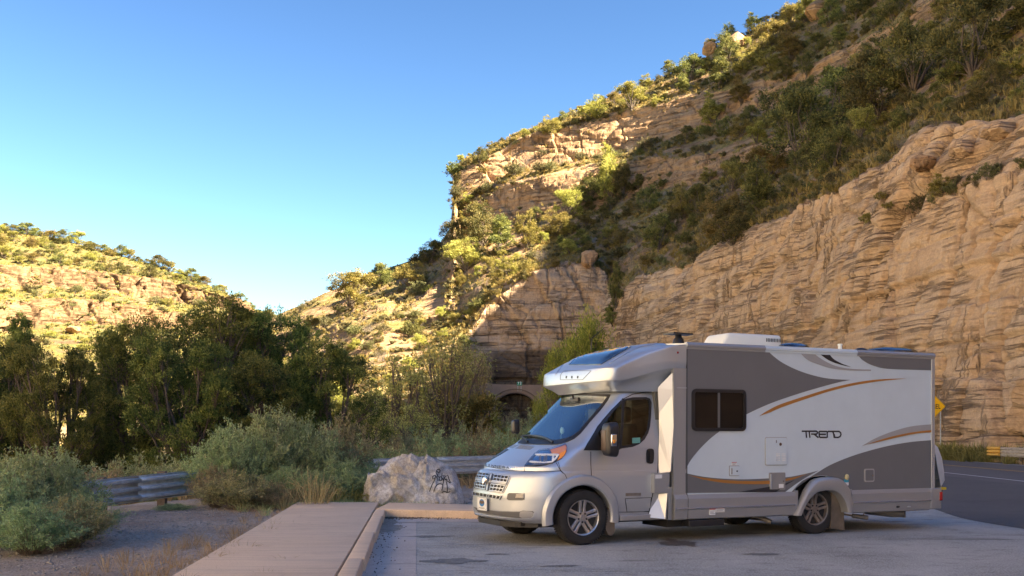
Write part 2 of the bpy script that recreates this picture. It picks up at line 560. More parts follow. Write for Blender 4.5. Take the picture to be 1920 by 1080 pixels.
# ---- right-hand canyon side, from the tunnel round to the road cut
# rows: 0 foot, 1 ledge a, 2 ledge b, 3 top of lower cliff, 4 bench, 5 foot of band B, 6 top of B, 7 foot of band A, 8 top of A, 9 skyline
RK = {
 440: [(440,760,185),(440,750,187),(440,740,189),(440,720,192),(440,700,196),(440,680,200),(440,672,203),(440,665,206),(440,650,212),(440,628,222)],
 500: [(500,790,150),(500,770,155),(500,755,160),(500,735,166),(500,715,172),(500,690,182),(500,682,186),(500,665,192),(500,640,204),(500,600,222)],
 600: [(600,822,122),(600,795,130),(600,770,138),(600,740,147),(600,720,153),(600,690,165),(600,680,169),(600,640,182),(600,600,200),(600,556,225)],
 700: [(700,830,112),(700,790,122),(700,760,131),(700,720,141),(700,695,149),(700,640,163),(700,628,167),(700,596,178),(700,560,196),(700,512,225)],
 800: [(800,836,114),(800,780,124),(800,745,132),(800,690,144),(800,665,151),(800,610,166),(800,598,170),(800,556,182),(800,525,200),(800,474,228)],
 846: [(846,836,120),(846,770,130),(846,720,138),(846,650,150),(846,620,158),(846,565,172),(846,540,178),(846,492,192),(846,460,208),(846,424,226)],
 866: [(866,834,126),(866,765,134),(866,710,141),(866,635,152),(866,605,160),(868,440,214),(858,392,215),(854,372,216),(851,340,218),(862,312,223)],
 905: [(905,826,150),(905,770,151),(905,700,152),(905,585,155),(905,560,162),(905,422,211),(905,372,213),(905,352,215),(905,300,218),(905,288,226)],
 950: [(950,806,152),(950,735,152.5),(950,655,153),(950,545,156),(950,530,163),(950,424,207),(950,345,210),(950,325,215),(950,275,219),(950,262,230)],
 1010:[(1010,805,152),(1010,725,152.5),(1010,640,153),(1010,512,157),(1010,502,164),(1010,412,202),(1010,332,206),(1010,312,214),(1010,246,219),(1010,236,232)],
 1100:[(1100,804,151),(1100,700,152.5),(1100,620,154),(1100,494,158),(1100,480,166),(1100,395,197),(1100,318,203),(1100,296,212),(1100,229,218),(1100,202,234)],
 1138:[(1138,805,146),(1138,700,148),(1138,640,150),(1138,520,158),(1138,486,167),(1138,385,195),(1138,312,201),(1138,290,211),(1138,218,217),(1138,184,234)],
 1156:[(1156,806,134),(1156,720,136),(1156,650,138),(1156,586,142),(1156,492,162),(1156,378,193),(1156,306,199),(1156,284,210),(1156,212,216),(1156,178,233)],
 1200:[(1200,808,127),(1200,700,130),(1200,610,133),(1200,520,138),(1200,474,156),(1200,365,190),(1200,300,196),(1200,276,208),(1200,203,214),(1200,162,232)],
 1300:[(1300,812,107),(1300,690,111),(1300,590,114),(1300,486,120),(1300,452,132),(1300,344,175),(1300,292,182),(1300,246,200),(1300,180,207),(1300,120,230)],
 1400:[(1400,818,93),(1400,680,98),(1400,560,102),(1400,438,107),(1400,408,118),(1400,318,160),(1400,278,168),(1400,208,190),(1400,156,197),(1400,66,225)],
 1500:[(1500,826,81),(1500,650,86),(1500,505,89),(1500,394,94),(1500,368,103),(1500,280,145),(1500,250,152),(1500,180,180),(1500,130,186),(1500,8,224)],
 1600:[(1600,836,71),(1600,560,76),(1600,428,79),(1600,334,83),(1600,304,91),(1600,222,130),(1600,198,136),(1600,122,166),(1600,84,171),(1600,-60,215)],
 1700:[(1700,846,62.5),(1700,540,68),(1700,398,71),(1700,288,76),(1700,258,83),(1700,160,115),(1700,138,120),(1700,66,150),(1700,30,155),(1700,-130,205)],
 1800:[(1800,856,55.5),(1800,520,61),(1800,374,64),(1800,262,69),(1800,232,76),(1800,96,105),(1800,80,108),(1800,0,135),(1800,-30,140),(1800,-230,195)],
 1920:[(1920,868,48.5),(1920,490,54),(1920,336,57),(1920,230,62),(1920,198,69),(1920,26,95),(1920,10,98),(1920,-80,120),(1920,-100,124),(1920,-330,185)],
 2150:[(2150,892,38.5),(2150,430,43),(2150,260,46),(2150,150,50),(2150,110,55),(2150,-70,76),(2150,-90,78),(2150,-195,98),(2150,-220,101),(2150,-480,150)],
 2600:[(2600,940,27.5),(2600,300,31),(2600,60,33),(2600,-40,36),(2600,-80,40),(2600,-270,55),(2600,-295,57),(2600,-460,72),(2600,-490,74),(2600,-745,104)],
}
for k_, rows_ in RK.items():
    px_, py_, z_ = rows_[0]
    zt_ = float(zg(z_ * KZ)) - 0.4 if k_ >= 900 else None
    if zt_ is not None: rows_[0] = (px_, HZ - (zt_ - CAMH) * F / (z_ * KZ), z_)
pxs = np.r_[np.linspace(440, 840, 150), np.linspace(842, 1150, 260), np.linspace(1151.5, 1920, 560), np.linspace(1926, 2150, 60), np.linspace(2165, 2600, 40)]
SEG = [110, 60, 46, 26, 50, 30, 22, 36, 52]
RW = [1.0, 1.0, 1.0, 0.35, 0.10, 0.85, 0.15, 1.0, 0.0]
EXT = np.r_[np.arange(1, 30, 1.5), np.arange(30, 90, 4), np.arange(90, 175, 9)]
pxs_all = np.r_[pxs, np.full(len(EXT), 2600.0)]
GR, rkR, bandR, nR = sheet(RK, pxs, SEG, RW, 100, strata=(0.95, 0.30), tilt=0.03, extend=EXT, amps=[0.50, 0.50, 0.6, 0.65, 0.9, 0.5, 0.5, 0.5, 0.9])
pxs = pxs_all
sink(GR)
# left of the tunnel the foot of the hill is an open slope with small outcrops, not a cliff
cx = pxs[None, :]
bandsum = np.cumsum([0] + SEG)
soft = smooth01((905 - cx) / 45) * np.ones((GR.shape[0], 1))
rkR = rkR * (1 - soft) + soft * np.clip(0.28 + 0.5 * fbm(GR[..., 0] / 9, GR[..., 1] / 9, GR[..., 2] / 3, 4, 7), 0, 1)
out = fbm(GR[..., 0] / 12, GR[..., 1] / 12, GR[..., 2] / 2.5, 4, 71)
up = np.arange(GR.shape[0])[:, None] > bandsum[4]
rkR = np.where(up & (rkR < 0.4), np.clip(rkR + smooth01((out - 0.12) / 0.2) * 0.7, 0, 1), rkR)
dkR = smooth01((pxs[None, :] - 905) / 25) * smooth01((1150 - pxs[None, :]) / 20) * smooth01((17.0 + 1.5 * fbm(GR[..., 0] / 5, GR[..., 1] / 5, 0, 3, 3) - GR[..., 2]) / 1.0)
# a few raised ribs on the slope west of the tunnel
rib = np.exp(-((GR[..., 2] + 0.10 * GR[..., 0] - 16) / 1.2) ** 2) * smooth01((880 - cx) / 60)
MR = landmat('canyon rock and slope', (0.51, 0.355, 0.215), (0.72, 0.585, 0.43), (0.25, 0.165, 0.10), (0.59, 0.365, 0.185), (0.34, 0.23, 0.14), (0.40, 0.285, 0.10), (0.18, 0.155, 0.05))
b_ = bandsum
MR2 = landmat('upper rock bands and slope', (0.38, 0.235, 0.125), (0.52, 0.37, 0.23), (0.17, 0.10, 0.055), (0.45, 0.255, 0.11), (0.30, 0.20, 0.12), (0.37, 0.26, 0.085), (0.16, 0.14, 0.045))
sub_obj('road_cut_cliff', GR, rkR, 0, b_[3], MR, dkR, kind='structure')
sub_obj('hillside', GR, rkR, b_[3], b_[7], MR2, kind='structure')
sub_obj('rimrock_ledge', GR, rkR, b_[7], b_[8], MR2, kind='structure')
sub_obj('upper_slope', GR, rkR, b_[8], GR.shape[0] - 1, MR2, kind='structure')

# ---- far hill across the canyon, left
# rows: 0 foot, 1 foot lower cliff, 2 top lower cliff, 3 foot upper cliff, 4 top upper cliff, 5 skyline
LK = {
 -700: [(-700,860,120),(-700,610,210),(-700,560,215),(-700,535,226),(-700,470,230),(-700,330,270)],
 -300: [(-300,860,130),(-300,622,228),(-300,562,232),(-300,542,243),(-300,482,247),(-300,372,285)],
 0:    [(0,850,140),(0,622,232),(0,566,235),(0,545,246),(0,498,250),(0,430,283)],
 100:  [(100,850,138),(100,606,230),(100,562,233),(100,540,243),(100,502,246),(100,447,276)],
 180:  [(180,848,137),(180,610,226),(180,564,229),(180,545,239),(180,510,242),(180,466,268)],
 250:  [(250,846,136),(250,614,222),(250,574,225),(250,554,234),(250,518,237),(250,487,258)],
 330:  [(330,844,134),(330,614,216),(330,586,219),(330,566,227),(330,530,230),(330,514,246)],
 400:  [(400,842,132),(400,618,210),(400,594,212),(400,572,219),(400,549,221),(400,540,233)],
 460:  [(460,840,130),(460,625,204),(460,608,206),(460,590,211),(460,576,213),(460,570,220)],
 520:  [(520,840,128),(520,660,196),(520,650,198),(520,635,201),(520,625,203),(520,615,208)],
 600:  [(600,840,126),(600,740,180),(600,730,183),(600,722,186),(600,716,188),(600,705,192)],
}
LK = {k_: [(a_, b_2, c_2 + ((k_ - 230) * 0.13 if i_ else 0)) for i_, (a_, b_2, c_2) in enumerate(r_)] for k_, r_ in LK.items() if k_ >= -300}
pxl = np.r_[np.linspace(-300, -20, 40), np.linspace(-14, 600, 330)]
SEGL = [70, 44, 20, 36, 50]
GL, rkL, bandL, nL = sheet(LK, pxl, SEGL, [0.05, 1.0, 0.25, 1.0, 0.0], 500, strata=(1.0, 0.7), tilt=0.0, blockw=6, amps=[0.4, 0.9, 0.5, 0.9, 0.5])
sink(GL)
outl = fbm(GL[..., 0] / 14, GL[..., 1] / 14, GL[..., 2] / 2.5, 4, 77)
rkL = np.where(rkL < 0.4, np.clip(rkL + smooth01((outl - 0.26) / 0.2) * 0.5, 0, 1), rkL)
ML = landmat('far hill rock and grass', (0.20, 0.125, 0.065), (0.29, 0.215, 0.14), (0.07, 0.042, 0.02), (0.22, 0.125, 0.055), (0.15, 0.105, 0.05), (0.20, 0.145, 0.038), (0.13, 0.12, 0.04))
bl_ = np.cumsum([0] + SEGL)
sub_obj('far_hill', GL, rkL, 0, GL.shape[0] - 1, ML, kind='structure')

# ---- ground: one sheet to the horizon
gx = np.r_[-2600, -1200, -600, -300, -170, np.arange(-120, -20, 1.6), np.arange(-20, 6, 0.28), np.arange(6, 45, 2.2), 60, 90, 150, 300, 700, 2600]
gy = np.r_[-2500, -1000, -400, -150, -60, -20, -6, 0, 3, 5, np.arange(6, 36, 0.35), np.arange(36, 175, 1.8), 200, 260, 400, 800, 1600, 3500]
XX, YY = np.meshgrid(gx, gy)
ZZ = ground_z(XX, YY)
# far ground goes flat; the strip under the road cut stays low
ZZ = np.where(YY > 260, -2.0, ZZ)
me = npmesh('ground', np.stack([XX, YY, ZZ], -1).reshape(-1, 3), grid_faces(0, len(gy) - 1, len(gx)), None, smooth=True)
mg, nt, b = newmat('gravelly ground')
v = coords(nt)
n1 = noise(nt, v, 0.35, 5, 0.65); n2 = noise(nt, v, 14, 5, 0.75); n3 = noise(nt, v, 55, 3, 0.6)
vor = N(nt, 'ShaderNodeTexVoronoi'); vor.inputs['Scale'].default_value = 38; nt.links.new(v, vor.inputs['Vector'])
c = ramp(nt, n2, [(0.3, (0.20, 0.165, 0.125)), (0.5, (0.34, 0.285, 0.225)), (0.7, (0.50, 0.44, 0.36))])
c = mixc(nt, ramp(nt, vor.outputs['Color'], [(0.55, 0.0), (0.75, 0.55)]), c, (0.45, 0.42, 0.38))
c = mixc(nt, ramp(nt, n1, [(0.42, 0.0), (0.62, 0.6)]), c, (0.16, 0.105, 0.07))
sp = N(nt, 'ShaderNodeSeparateXYZ'); nt.links.new(v, sp.inputs[0])
far = ramp(nt, math_(nt, 'DIVIDE', math_(nt, 'SUBTRACT', sp.outputs[1], 34.0), 14.0, clamp=True), [(0.0, 0.0), (1.0, 1.0)])
n4 = noise(nt, v, 0.9, 6, 0.7)
c = mixc(nt, far, c, ramp(nt, n4, [(0.35, (0.15, 0.13, 0.05)), (0.5, (0.36, 0.25, 0.12)), (0.7, (0.46, 0.33, 0.19))]))
nt.links.new(c, b.inputs['Base Color']); b.inputs['Roughness'].default_value = 0.95
bump(nt, b, math_(nt, 'ADD', math_(nt, 'MULTIPLY', vor.outputs['Distance'], -1.0), n2), 0.8, 0.02)
me.materials.append(mg)
link('ground', me, None, kind='structure')

# ---- unseen opposite canyon wall, paled and curved behind the camera to bounce sunlight
hx = np.array([0, 6, 14, 22, 40, 46, 64, 72, 110, 200.0])
hz = np.array([0.0, 8, 12, 34, 42, 60, 68, 84, 92, 60])
path = np.array([(-66, 95), (-60, 60), (-55, 20), (-52, -20), (-42, -58), (-22, -92), (10, -118), (48, -135)], float)
tt_ = np.linspace(0, len(path) - 1, 90)
pw = np.stack([np.interp(tt_, np.arange(len(path)), path[:, 0]), np.interp(tt_, np.arange(len(path)), path[:, 1])], 1)
dp_ = np.gradient(pw, axis=0); nw_ = np.stack([dp_[:, 1], -dp_[:, 0]], 1); nw_ /= np.linalg.norm(nw_, axis=1, keepdims=True)
fade = smooth01((tt_) / 1.2) * smooth01((len(path) - 1 - tt_) / 1.5)
HX = np.repeat(hx[None], len(tt_), 0); TT_ = np.repeat(tt_[:, None], len(hx), 1)
X_ = pw[:, :1] + nw_[:, :1] * HX; HY = pw[:, 1:] + nw_[:, 1:] * HX
X_ = X_ + 5 * fbm(HX / 14, TT_ * 2.3, 0, 4, 25); 
Z_ = np.interp(HX, hx, hz) * (0.10 + 0.90 * fade[:, None]) - 4 + 4 * fbm(HX / 25, TT_ * 1.5, 0, 4, 15) * (HX > 1)
hy = tt_
MW = landmat('pale bounce limestone', (0.66, 0.54, 0.41), (0.80, 0.72, 0.60), (0.42, 0.31, 0.22), (0.70, 0.53, 0.37), (0.52, 0.40, 0.27), (0.50, 0.38, 0.18), (0.30, 0.25, 0.10))
me = npmesh('bounce_canyon_wall', np.stack([X_, HY, Z_], -1).reshape(-1, 3), grid_faces(0, len(hy) - 1, len(hx)), MW, smooth=False, attr={'rock': np.full(HX.size, 0.55), 'dark': np.zeros(HX.size)})
link('bounce_canyon_wall', me, None, kind='structure')
# ================================================================== MOTORHOME
RVA, RVX, RVY = 0.44, 0.50, 15.05
rv = empty('motorhome', (RVX, RVY, 0), math.pi + RVA,
           label='silver and white motorhome with grey and orange swooshes parked by the kerb', cat='motorhome')
_sa, _ca = math.sin(RVA), math.cos(RVA)
CL = (_ca * RVX + _sa * RVY, -_sa * RVX + _ca * RVY, CAMH)   # eye point in the vehicle's own frame

def rdir(px, py):
    u, v = (px - 960) / F, (HZ - py) / F
    return (-_ca * u - _sa, _sa * u - _ca, v)

def onplane(px, py, axis, c):
    d = rdir(px, py)
    i = 'xyz'.index(axis)
    t = (c - CL[i]) / d[i]
    return tuple(CL[k] + d[k] * t for k in range(3))

W = 1.13
def S(px, py, c=W):              # a photo point measured on the side plane -> (x, z)
    p = onplane(px, py, 'y', c)
    return (p[0], p[2])

# ---- paints
def metalflake(name, col, rough=0.34, metal=0.75):
    m, nt, b = newmat(name)
    v = coords(nt)
    n = noise(nt, v, 900, 2)
    big = noise(nt, v, 1.3, 4)
    c = ramp(nt, n, [(0.3, tuple(x * 0.86 for x in col)), (0.7, tuple(min(1, x * 1.12) for x in col))])
    geo = N(nt, 'ShaderNodeNewGeometry')
    sep = N(nt, 'ShaderNodeSeparateXYZ'); nt.links.new(geo.outputs['Position'], sep.inputs[0])
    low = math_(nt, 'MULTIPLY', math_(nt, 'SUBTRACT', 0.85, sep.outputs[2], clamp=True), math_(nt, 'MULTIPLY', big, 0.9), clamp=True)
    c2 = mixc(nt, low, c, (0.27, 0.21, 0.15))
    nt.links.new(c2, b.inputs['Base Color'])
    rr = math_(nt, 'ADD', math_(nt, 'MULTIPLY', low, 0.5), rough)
    nt.links.new(rr, b.inputs['Roughness'])
    b.inputs['Metallic'].default_value = metal
    b.inputs['Coat Weight'].default_value = 0.35
    b.inputs['Coat Roughness'].default_value = 0.12
    return m

def sidepaint(name, col, rough=0.38, coat=0.3):
    m, nt, b = newmat(name)
    v = coords(nt)
    n1 = noise(nt, v, 2.2, 6, 0.6)
    n2 = noise(nt, coords(nt, scale=(9, 9, 0.5)), 1.0, 4, 0.6)     # faint run-off streaks
    c = ramp(nt, n1, [(0.3, tuple(x * 0.955 for x in col)), (0.7, tuple(min(1, x * 1.03) for x in col))])
    c = mixc(nt, math_(nt, 'MULTIPLY', ramp(nt, n2, [(0.55, 0.0), (0.8, 1.0)]), 0.10), c, tuple(x * 0.72 for x in col))
    nt.links.new(c, b.inputs['Base Color'])
    b.inputs['Roughness'].default_value = rough
    b.inputs['Coat Weight'].default_value = coat
    b.inputs['Coat Roughness'].default_value = 0.15
    bump(nt, b, noise(nt, v, 60, 2), 0.05, 0.002)
    return m

M = {}
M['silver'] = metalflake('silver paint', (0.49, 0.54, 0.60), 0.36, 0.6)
M['silver2'] = metalflake('satin silver trim', (0.36, 0.38, 0.40), 0.42, 0.5)
M['white'] = sidepaint('white side skin', (0.57, 0.655, 0.70))
M['taupe'] = sidepaint('taupe side graphic', (0.140, 0.148, 0.158))
M['lightgrey'] = sidepaint('light grey graphic', (0.33, 0.335, 0.34))
M['orange'] = sidepaint('copper orange graphic', (0.40, 0.17, 0.035))
M['navy'] = sidepaint('dark graphic', (0.018, 0.020, 0.028))
M['black'] = simple('black plastic', (0.018, 0.018, 0.020), 0.42, var=0.2)
M['black_soft'] = simple('black trim rubber', (0.012, 0.012, 0.013), 0.6)
M['tyre'] = simple('tyre rubber', (0.020, 0.0195, 0.019), 0.78, var=0.45, vscale=6, bstr=0.15)
M['rim'] = simple('alloy rim', (0.47, 0.46, 0.46), 0.33, metal=0.8, var=0.15, vscale=9)
M['rimdark'] = simple('dark rim barrel', (0.015, 0.015, 0.015), 0.6)
M['chrome'] = simple('chrome', (0.7, 0.7, 0.71), 0.12, metal=1.0)
M['whiteplastic'] = simple('white roof plastic', (0.74, 0.77, 0.72), 0.45, var=0.05, vscale=2)
M['darkglass'] = simple('tinted glass', (0.010, 0.009, 0.009), 0.05, spec=0.28)
M['solar'] = simple('dark skylight panel', (0.012, 0.018, 0.03), 0.10, coat=1.0, spec=0.8)
M['plastic_grey'] = simple('grey plastic', (0.12, 0.12, 0.12), 0.5, var=0.1)
M['under'] = simple('underbody', (0.02, 0.018, 0.016), 0.8, var=0.3)
M['flap'] = simple('dusty mudflap', (0.13, 0.105, 0.08), 0.8, var=0.35, vscale=5)
M['red'] = simple('red lens', (0.30, 0.012, 0.015), 0.15, coat=1.0)
M['amber'] = simple('amber lens', (0.90, 0.32, 0.03), 0.12, coat=1.0)
M['stickerwhite'] = simple('white sticker', (0.72, 0.73, 0.72), 0.5, var=0.1, vscale=30)
M['stickerred'] = simple('red print', (0.45, 0.05, 0.05), 0.5)
M['stickergreen'] = simple('green decal', (0.16, 0.42, 0.32), 0.5, var=0.15, vscale=60)
M['blue'] = simple('blue print', (0.02, 0.17, 0.45), 0.5)
M['brown'] = simple('brown print', (0.10, 0.055, 0.03), 0.5)
M['steel'] = simple('worn steel', (0.27, 0.24, 0.21), 0.45, metal=0.6, var=0.3, vscale=15)
M['interior'] = simple('interior trim', (0.12, 0.125, 0.12), 0.8)
M['seat'] = simple('seat cloth', (0.20, 0.19, 0.18), 0.9)
M['pillarlight'] = simple('light interior pillar', (0.55, 0.57, 0.52), 0.7)
M['foil'] = simple('silver cover cloth', (0.72, 0.77, 0.80), 0.42, metal=0.35, var=0.12, vscale=6)
M['yellow'] = simple('yellow strap', (0.6, 0.45, 0.02), 0.6)
M['greybox'] = sidepaint('grey service door', (0.25, 0.245, 0.24))

def glassmat(name, tint, transp, fk=1.2):
    m = bpy.data.materials.new(name); m.use_nodes = True
    nt = m.node_tree; nt.nodes.clear()
    g = N(nt, 'ShaderNodeBsdfGlossy'); g.inputs['Roughness'].default_value = 0.02
    g.inputs['Color'].default_value = (1, 1, 1, 1)
    t = N(nt, 'ShaderNodeBsdfTransparent'); t.inputs['Color'].default_value = (*tint, 1)
    fr = N(nt, 'ShaderNodeFresnel'); fr.inputs['IOR'].default_value = 1.5
    k = math_(nt, 'ADD', math_(nt, 'MULTIPLY', fr.outputs[0], fk), transp, clamp=True)
    mx = N(nt, 'ShaderNodeMixShader')
    nt.links.new(k, mx.inputs[0]); nt.links.new(t.outputs[0], mx.inputs[1]); nt.links.new(g.outputs[0], mx.inputs[2])
    o = N(nt, 'ShaderNodeOutputMaterial'); nt.links.new(mx.outputs[0], o.inputs[0])
    return m
M['windshield'] = glassmat('windshield glass', (0.52, 0.70, 0.70), 0.0, 0.38)
M['sideglass'] = glassmat('side glass', (0.10, 0.11, 0.10), 0.0, 0.6)
M['lens'] = glassmat('clear lens', (0.95, 0.96, 0.97), 0.0, 0.35)

# ---- loft of horizontal outlines
def interp_rows(rows, n):
    rows = np.array(rows, float)
    t = np.linspace(0, 1, len(rows))
    d = np.r_[0, np.cumsum(np.hypot(np.diff(rows[:, 0]), np.diff(rows[:, 1])) + 0.012)]
    d /= d[-1]
    tt = np.linspace(0, 1, n)
    tt = np.unique(np.r_[tt, d])
    out = np.empty((len(tt), rows.shape[1]))
    m = np.zeros_like(rows)
    h = np.diff(d)[:, None]
    s = np.diff(rows, axis=0) / h
    m[1:-1] = np.where(s[:-1] * s[1:] > 0, 2 * s[:-1] * s[1:] / (s[:-1] + s[1:] + 1e-12), 0)
    m[0], m[-1] = s[0], s[-1]
    for j in range(rows.shape[1]):
        k = np.clip(np.searchsorted(d, tt, side='right') - 1, 0, len(d) - 2)
        hh = d[k + 1] - d[k]; u = (tt - d[k]) / hh
        out[:, j] = ((2 * u**3 - 3 * u**2 + 1) * rows[k, j] + (u**3 - 2 * u**2 + u) * hh * m[k, j]
                     + (-2 * u**3 + 3 * u**2) * rows[k + 1, j] + (u**3 - u**2) * hh * m[k + 1, j])
    return out

def loft(rows, nrow, xback, wback=None, nf=44, ns=34, zfun=None):
    """rows: z, x0 (nose), xc (where the side starts), half width, squareness. returns both halves as grid"""
    rr = interp_rows(rows, nrow)
    V = []
    for z, x0, xc, w, n in rr:
        th = np.linspace(0, math.pi / 2, nf)
        x = xc + (x0 - xc) * np.cos(th) ** (2 / n)
        y = w * np.sin(th) ** (2 / n)
        s = np.linspace(0, 1, ns + 1)[1:]
        xs = xc + (xback - xc) * s
        wb = w if wback is None else wback
        ys = w + (wb - w) * smooth01(s)
        x = np.r_[x, xs]; y = np.r_[y, ys]
        zz = np.full_like(x, z)
        V.append(np.stack([x, y, zz], 1))
    V = np.array(V)
    if zfun is not None: V = zfun(V)
    Vr = V[:, ::-1][:, :-1].copy(); Vr[:, :, 1] *= -1
    G = np.concatenate([Vr, V], axis=1)
    nr, nc = G.shape[:2]
    idx = np.arange(nr * nc).reshape(nr, nc)
    fcs = np.stack([idx[:-1, :-1], idx[:-1, 1:], idx[1:, 1:], idx[1:, :-1]], -1).reshape(-1, 4)
    return G.reshape(-1, 3), fcs

cab_rows = [  # z, x0, xc, w, n
    (0.30, 0.84, 0.10, 0.95, 3.0),
    (0.36, 0.94, 0.10, 0.985, 2.9),
    (0.46, 0.975, 0.10, 1.00, 2.8),
    (0.62, 0.975, 0.08, 1.02, 2.7),
    (0.78, 0.945, 0.05, 1.025, 2.7),
    (0.90, 0.895, 0.02, 1.025, 2.8),
    (0.965, 0.84, 0.0, 1.02, 2.9),
    (0.985, 0.775, 0.0, 1.015, 3.0),
    (1.035, 0.755, 0.0, 1.01, 3.1),
    (1.07, 0.70, -0.02, 1.005, 3.2),
    (1.18, 0.52, -0.08, 1.00, 3.2),
    (1.28, 0.34, -0.16, 0.995, 3.3),
    (1.345, 0.20, -0.24, 0.985, 3.4),
    (1.40, 0.12, -0.32, 0.975, 3.5),
    (1.55, -0.03, -0.48, 0.945, 3.5),
    (1.75, -0.23, -0.66, 0.905, 3.5),
    (1.95, -0.43, -0.82, 0.862, 3.5),
    (2.06, -0.55, -0.92, 0.835, 3.5),
    (2.14, -0.68, -1.00, 0.80, 3.5),
    (2.20, -0.90, -1.15, 0.74, 3.5),
]
cv, cf = loft(cab_rows, 120, -1.30)
cab_bvh = BVHTree.FromPolygons([tuple(v) for v in cv], [tuple(f) for f in cf])

def covz(V):
    # underside edge rises towards the back
    x, z = V[:, :, 0], V[:, :, 2]
    lift = 0.19 * smooth01((-0.45 - x) / 1.0)
    k = np.clip((2.62 - z) / 0.40, 0, 1) * smooth01((z - 2.05) / 0.14)
    V[:, :, 2] = z + lift * k
    return V
cov_rows = [
    (2.06, -0.52, -0.95, 0.86, 5.0),
    (2.12, -0.46, -0.75, 0.90, 5.0),
    (2.185, -0.37, -0.66, 1.01, 5.0),
    (2.20, -0.355, -0.66, 1.025, 5.0),
    (2.37, -0.375, -0.70, 1.04, 5.0),
    (2.39, -0.40, -0.74, 1.04, 5.0),
    (2.47, -0.575, -0.98, 1.04, 5.5),
    (2.56, -0.79, -1.20, 1.04, 6.0),
    (2.64, -1.03, -1.38, 1.04, 6.5),
    (2.69, -1.28, -1.50, 1.04, 7.0),
    (2.708, -1.44, -1.55, 1.04, 7.0),
    (2.715, -1.575, -1.585, 1.035, 7.0),
]
covv, covf = loft(cov_rows, 100, -1.59, wback=None, zfun=covz)
k = smooth01((-0.62 - covv[:, 0]) / 0.75)
covv[:, 1] *= 1 + k * ((W + 0.004) / 1.04 - 1)
# crown of the roof, and a raised middle field
u_ = np.clip(np.abs(covv[:, 1]) / 1.04, 0, 1)
tz = smooth01((covv[:, 2] - 2.40) / 0.15)
covv[:, 2] += tz * (0.045 * (1 - u_ ** 2) + 0.03 * smooth01((0.66 - np.abs(covv[:, 1])) / 0.10))
cov_bvh = BVHTree.FromPolygons([tuple(v) for v in covv], [tuple(f) for f in covf])

def cast(px, py, bvh, far=False):
    d = Vector(rdir(px, py)).normalized()
    h = bvh.ray_cast(Vector(CL), d)
    if h[0] is None:
        return None
    n = h[1]
    if n.dot(d) > 0: n = -n
    return h[0], n

def inpoly(x, y, poly):
    c = False
    n = len(poly)
    for i in range(n):
        x1, y1 = poly[i]; x2, y2 = poly[(i + 1) % n]
        if (y1 > y) != (y2 > y) and x < (x2 - x1) * (y - y1) / (y2 - y1) + x1: c = not c
    return c

def densify(poly, step, closed=True):
    out = []
    n = len(poly)
    for i in range(n if closed else n - 1):
        a, b = poly[i], poly[(i + 1) % n]
        m = max(1, int(math.hypot(b[0] - a[0], b[1] - a[1]) / step))
        for j in range(m): out.append((a[0] + (b[0] - a[0]) * j / m, a[1] + (b[1] - a[1]) * j / m))
    if not closed: out.append(poly[-1])
    return out

def roundpoly(poly, it=2):
    for _ in range(it):
        q = []
        n = len(poly)
        for i in range(n):
            a, b = poly[i], poly[(i + 1) % n]
            q.append((a[0] * .75 + b[0] * .25, a[1] * .75 + b[1] * .25))
            q.append((a[0] * .25 + b[0] * .75, a[1] * .25 + b[1] * .75))
        poly = q
    return poly

def patch(name, poly, mat, parent, bvh=None, off=0.004, step=3.0, holes=(), depth=0.004, mirror=False, label=None, rnd=0):
    """outline in photo pixels, laid onto the body surface and standing `off` proud of it, with an edge"""
    bvh = bvh or cab_bvh
    if rnd: poly = roundpoly(poly, rnd)
    b = densify(poly, step)
    xs = [p[0] for p in b]; ys = [p[1] for p in b]
    pts = [Vector(p) for p in b]
    edges = [(i, (i + 1) % len(b)) for i in range(len(b))]
    loops = [list(range(len(b)))]
    for h in holes:
        hb = densify(h, step); k = len(pts)
        pts += [Vector(p) for p in hb]
        edges += [(k + i, k + (i + 1) % len(hb)) for i in range(len(hb))]
        loops.append(list(range(k, k + len(hb))))
    gx = np.arange(min(xs) + step / 2, max(xs), step)
    gy = np.arange(min(ys) + step / 2, max(ys), step)
    for x in gx:
        for y in gy:
            if inpoly(x, y, b) and not any(inpoly(x, y, h) for h in holes): pts.append(Vector((x, y)))
    v2, e2, f2, *_ = delaunay_2d_cdt(pts, edges, [], 0, 1e-4)
    fs = []
    for f in f2:
        cx = sum(v2[i][0] for i in f) / len(f); cy = sum(v2[i][1] for i in f) / len(f)
        if inpoly(cx, cy, b) and not any(inpoly(cx, cy, h) for h in holes): fs.append(tuple(f))
    P, ok = [], []
    for v in v2:
        r = cast(v[0], v[1], bvh)
        ok.append(r is not None)
        P.append(r if r else (Vector((0, 0, 0)), Vector((0, 0, 1))))
    fs = [f for f in fs if all(ok[i] for i in f)]
    mb = MB()
    top = [tuple(p + n * off) for p, n in P]
    bot = [tuple(p + n * (off - depth - 0.003)) for p, n in P]
    nv = len(top)
    cnt = {}
    for f in fs:
        for i in range(len(f)):
            e = (f[i], f[(i + 1) % len(f)])
            cnt[tuple(sorted(e))] = cnt.get(tuple(sorted(e)), []) + [e]
    rim = [v[0] for v in cnt.values() if len(v) == 1]
    mb.add(top + bot, fs + [(a, b_, b_ + nv, a + nv) for a, b_ in rim])
    if mirror:
        mv = [(x, -y, z) for x, y, z in mb.v]; mf = [tuple(reversed(f)) for f in mb.f]
        o = MB().add(mv, mf).build(name, mat, parent, smooth=40, fix=False)
        clean(o)
    o = mb.build(name, mat, parent, smooth=40, fix=False)
    clean(o)
    if label: o['label'] = label
    return o

def clean(o):
    bm = bmesh.new(); bm.from_mesh(o.data)
    loose = [v for v in bm.verts if not v.link_faces]
    bmesh.ops.delete(bm, geom=loose, context='VERTS')
    bm.to_mesh(o.data); bm.free()

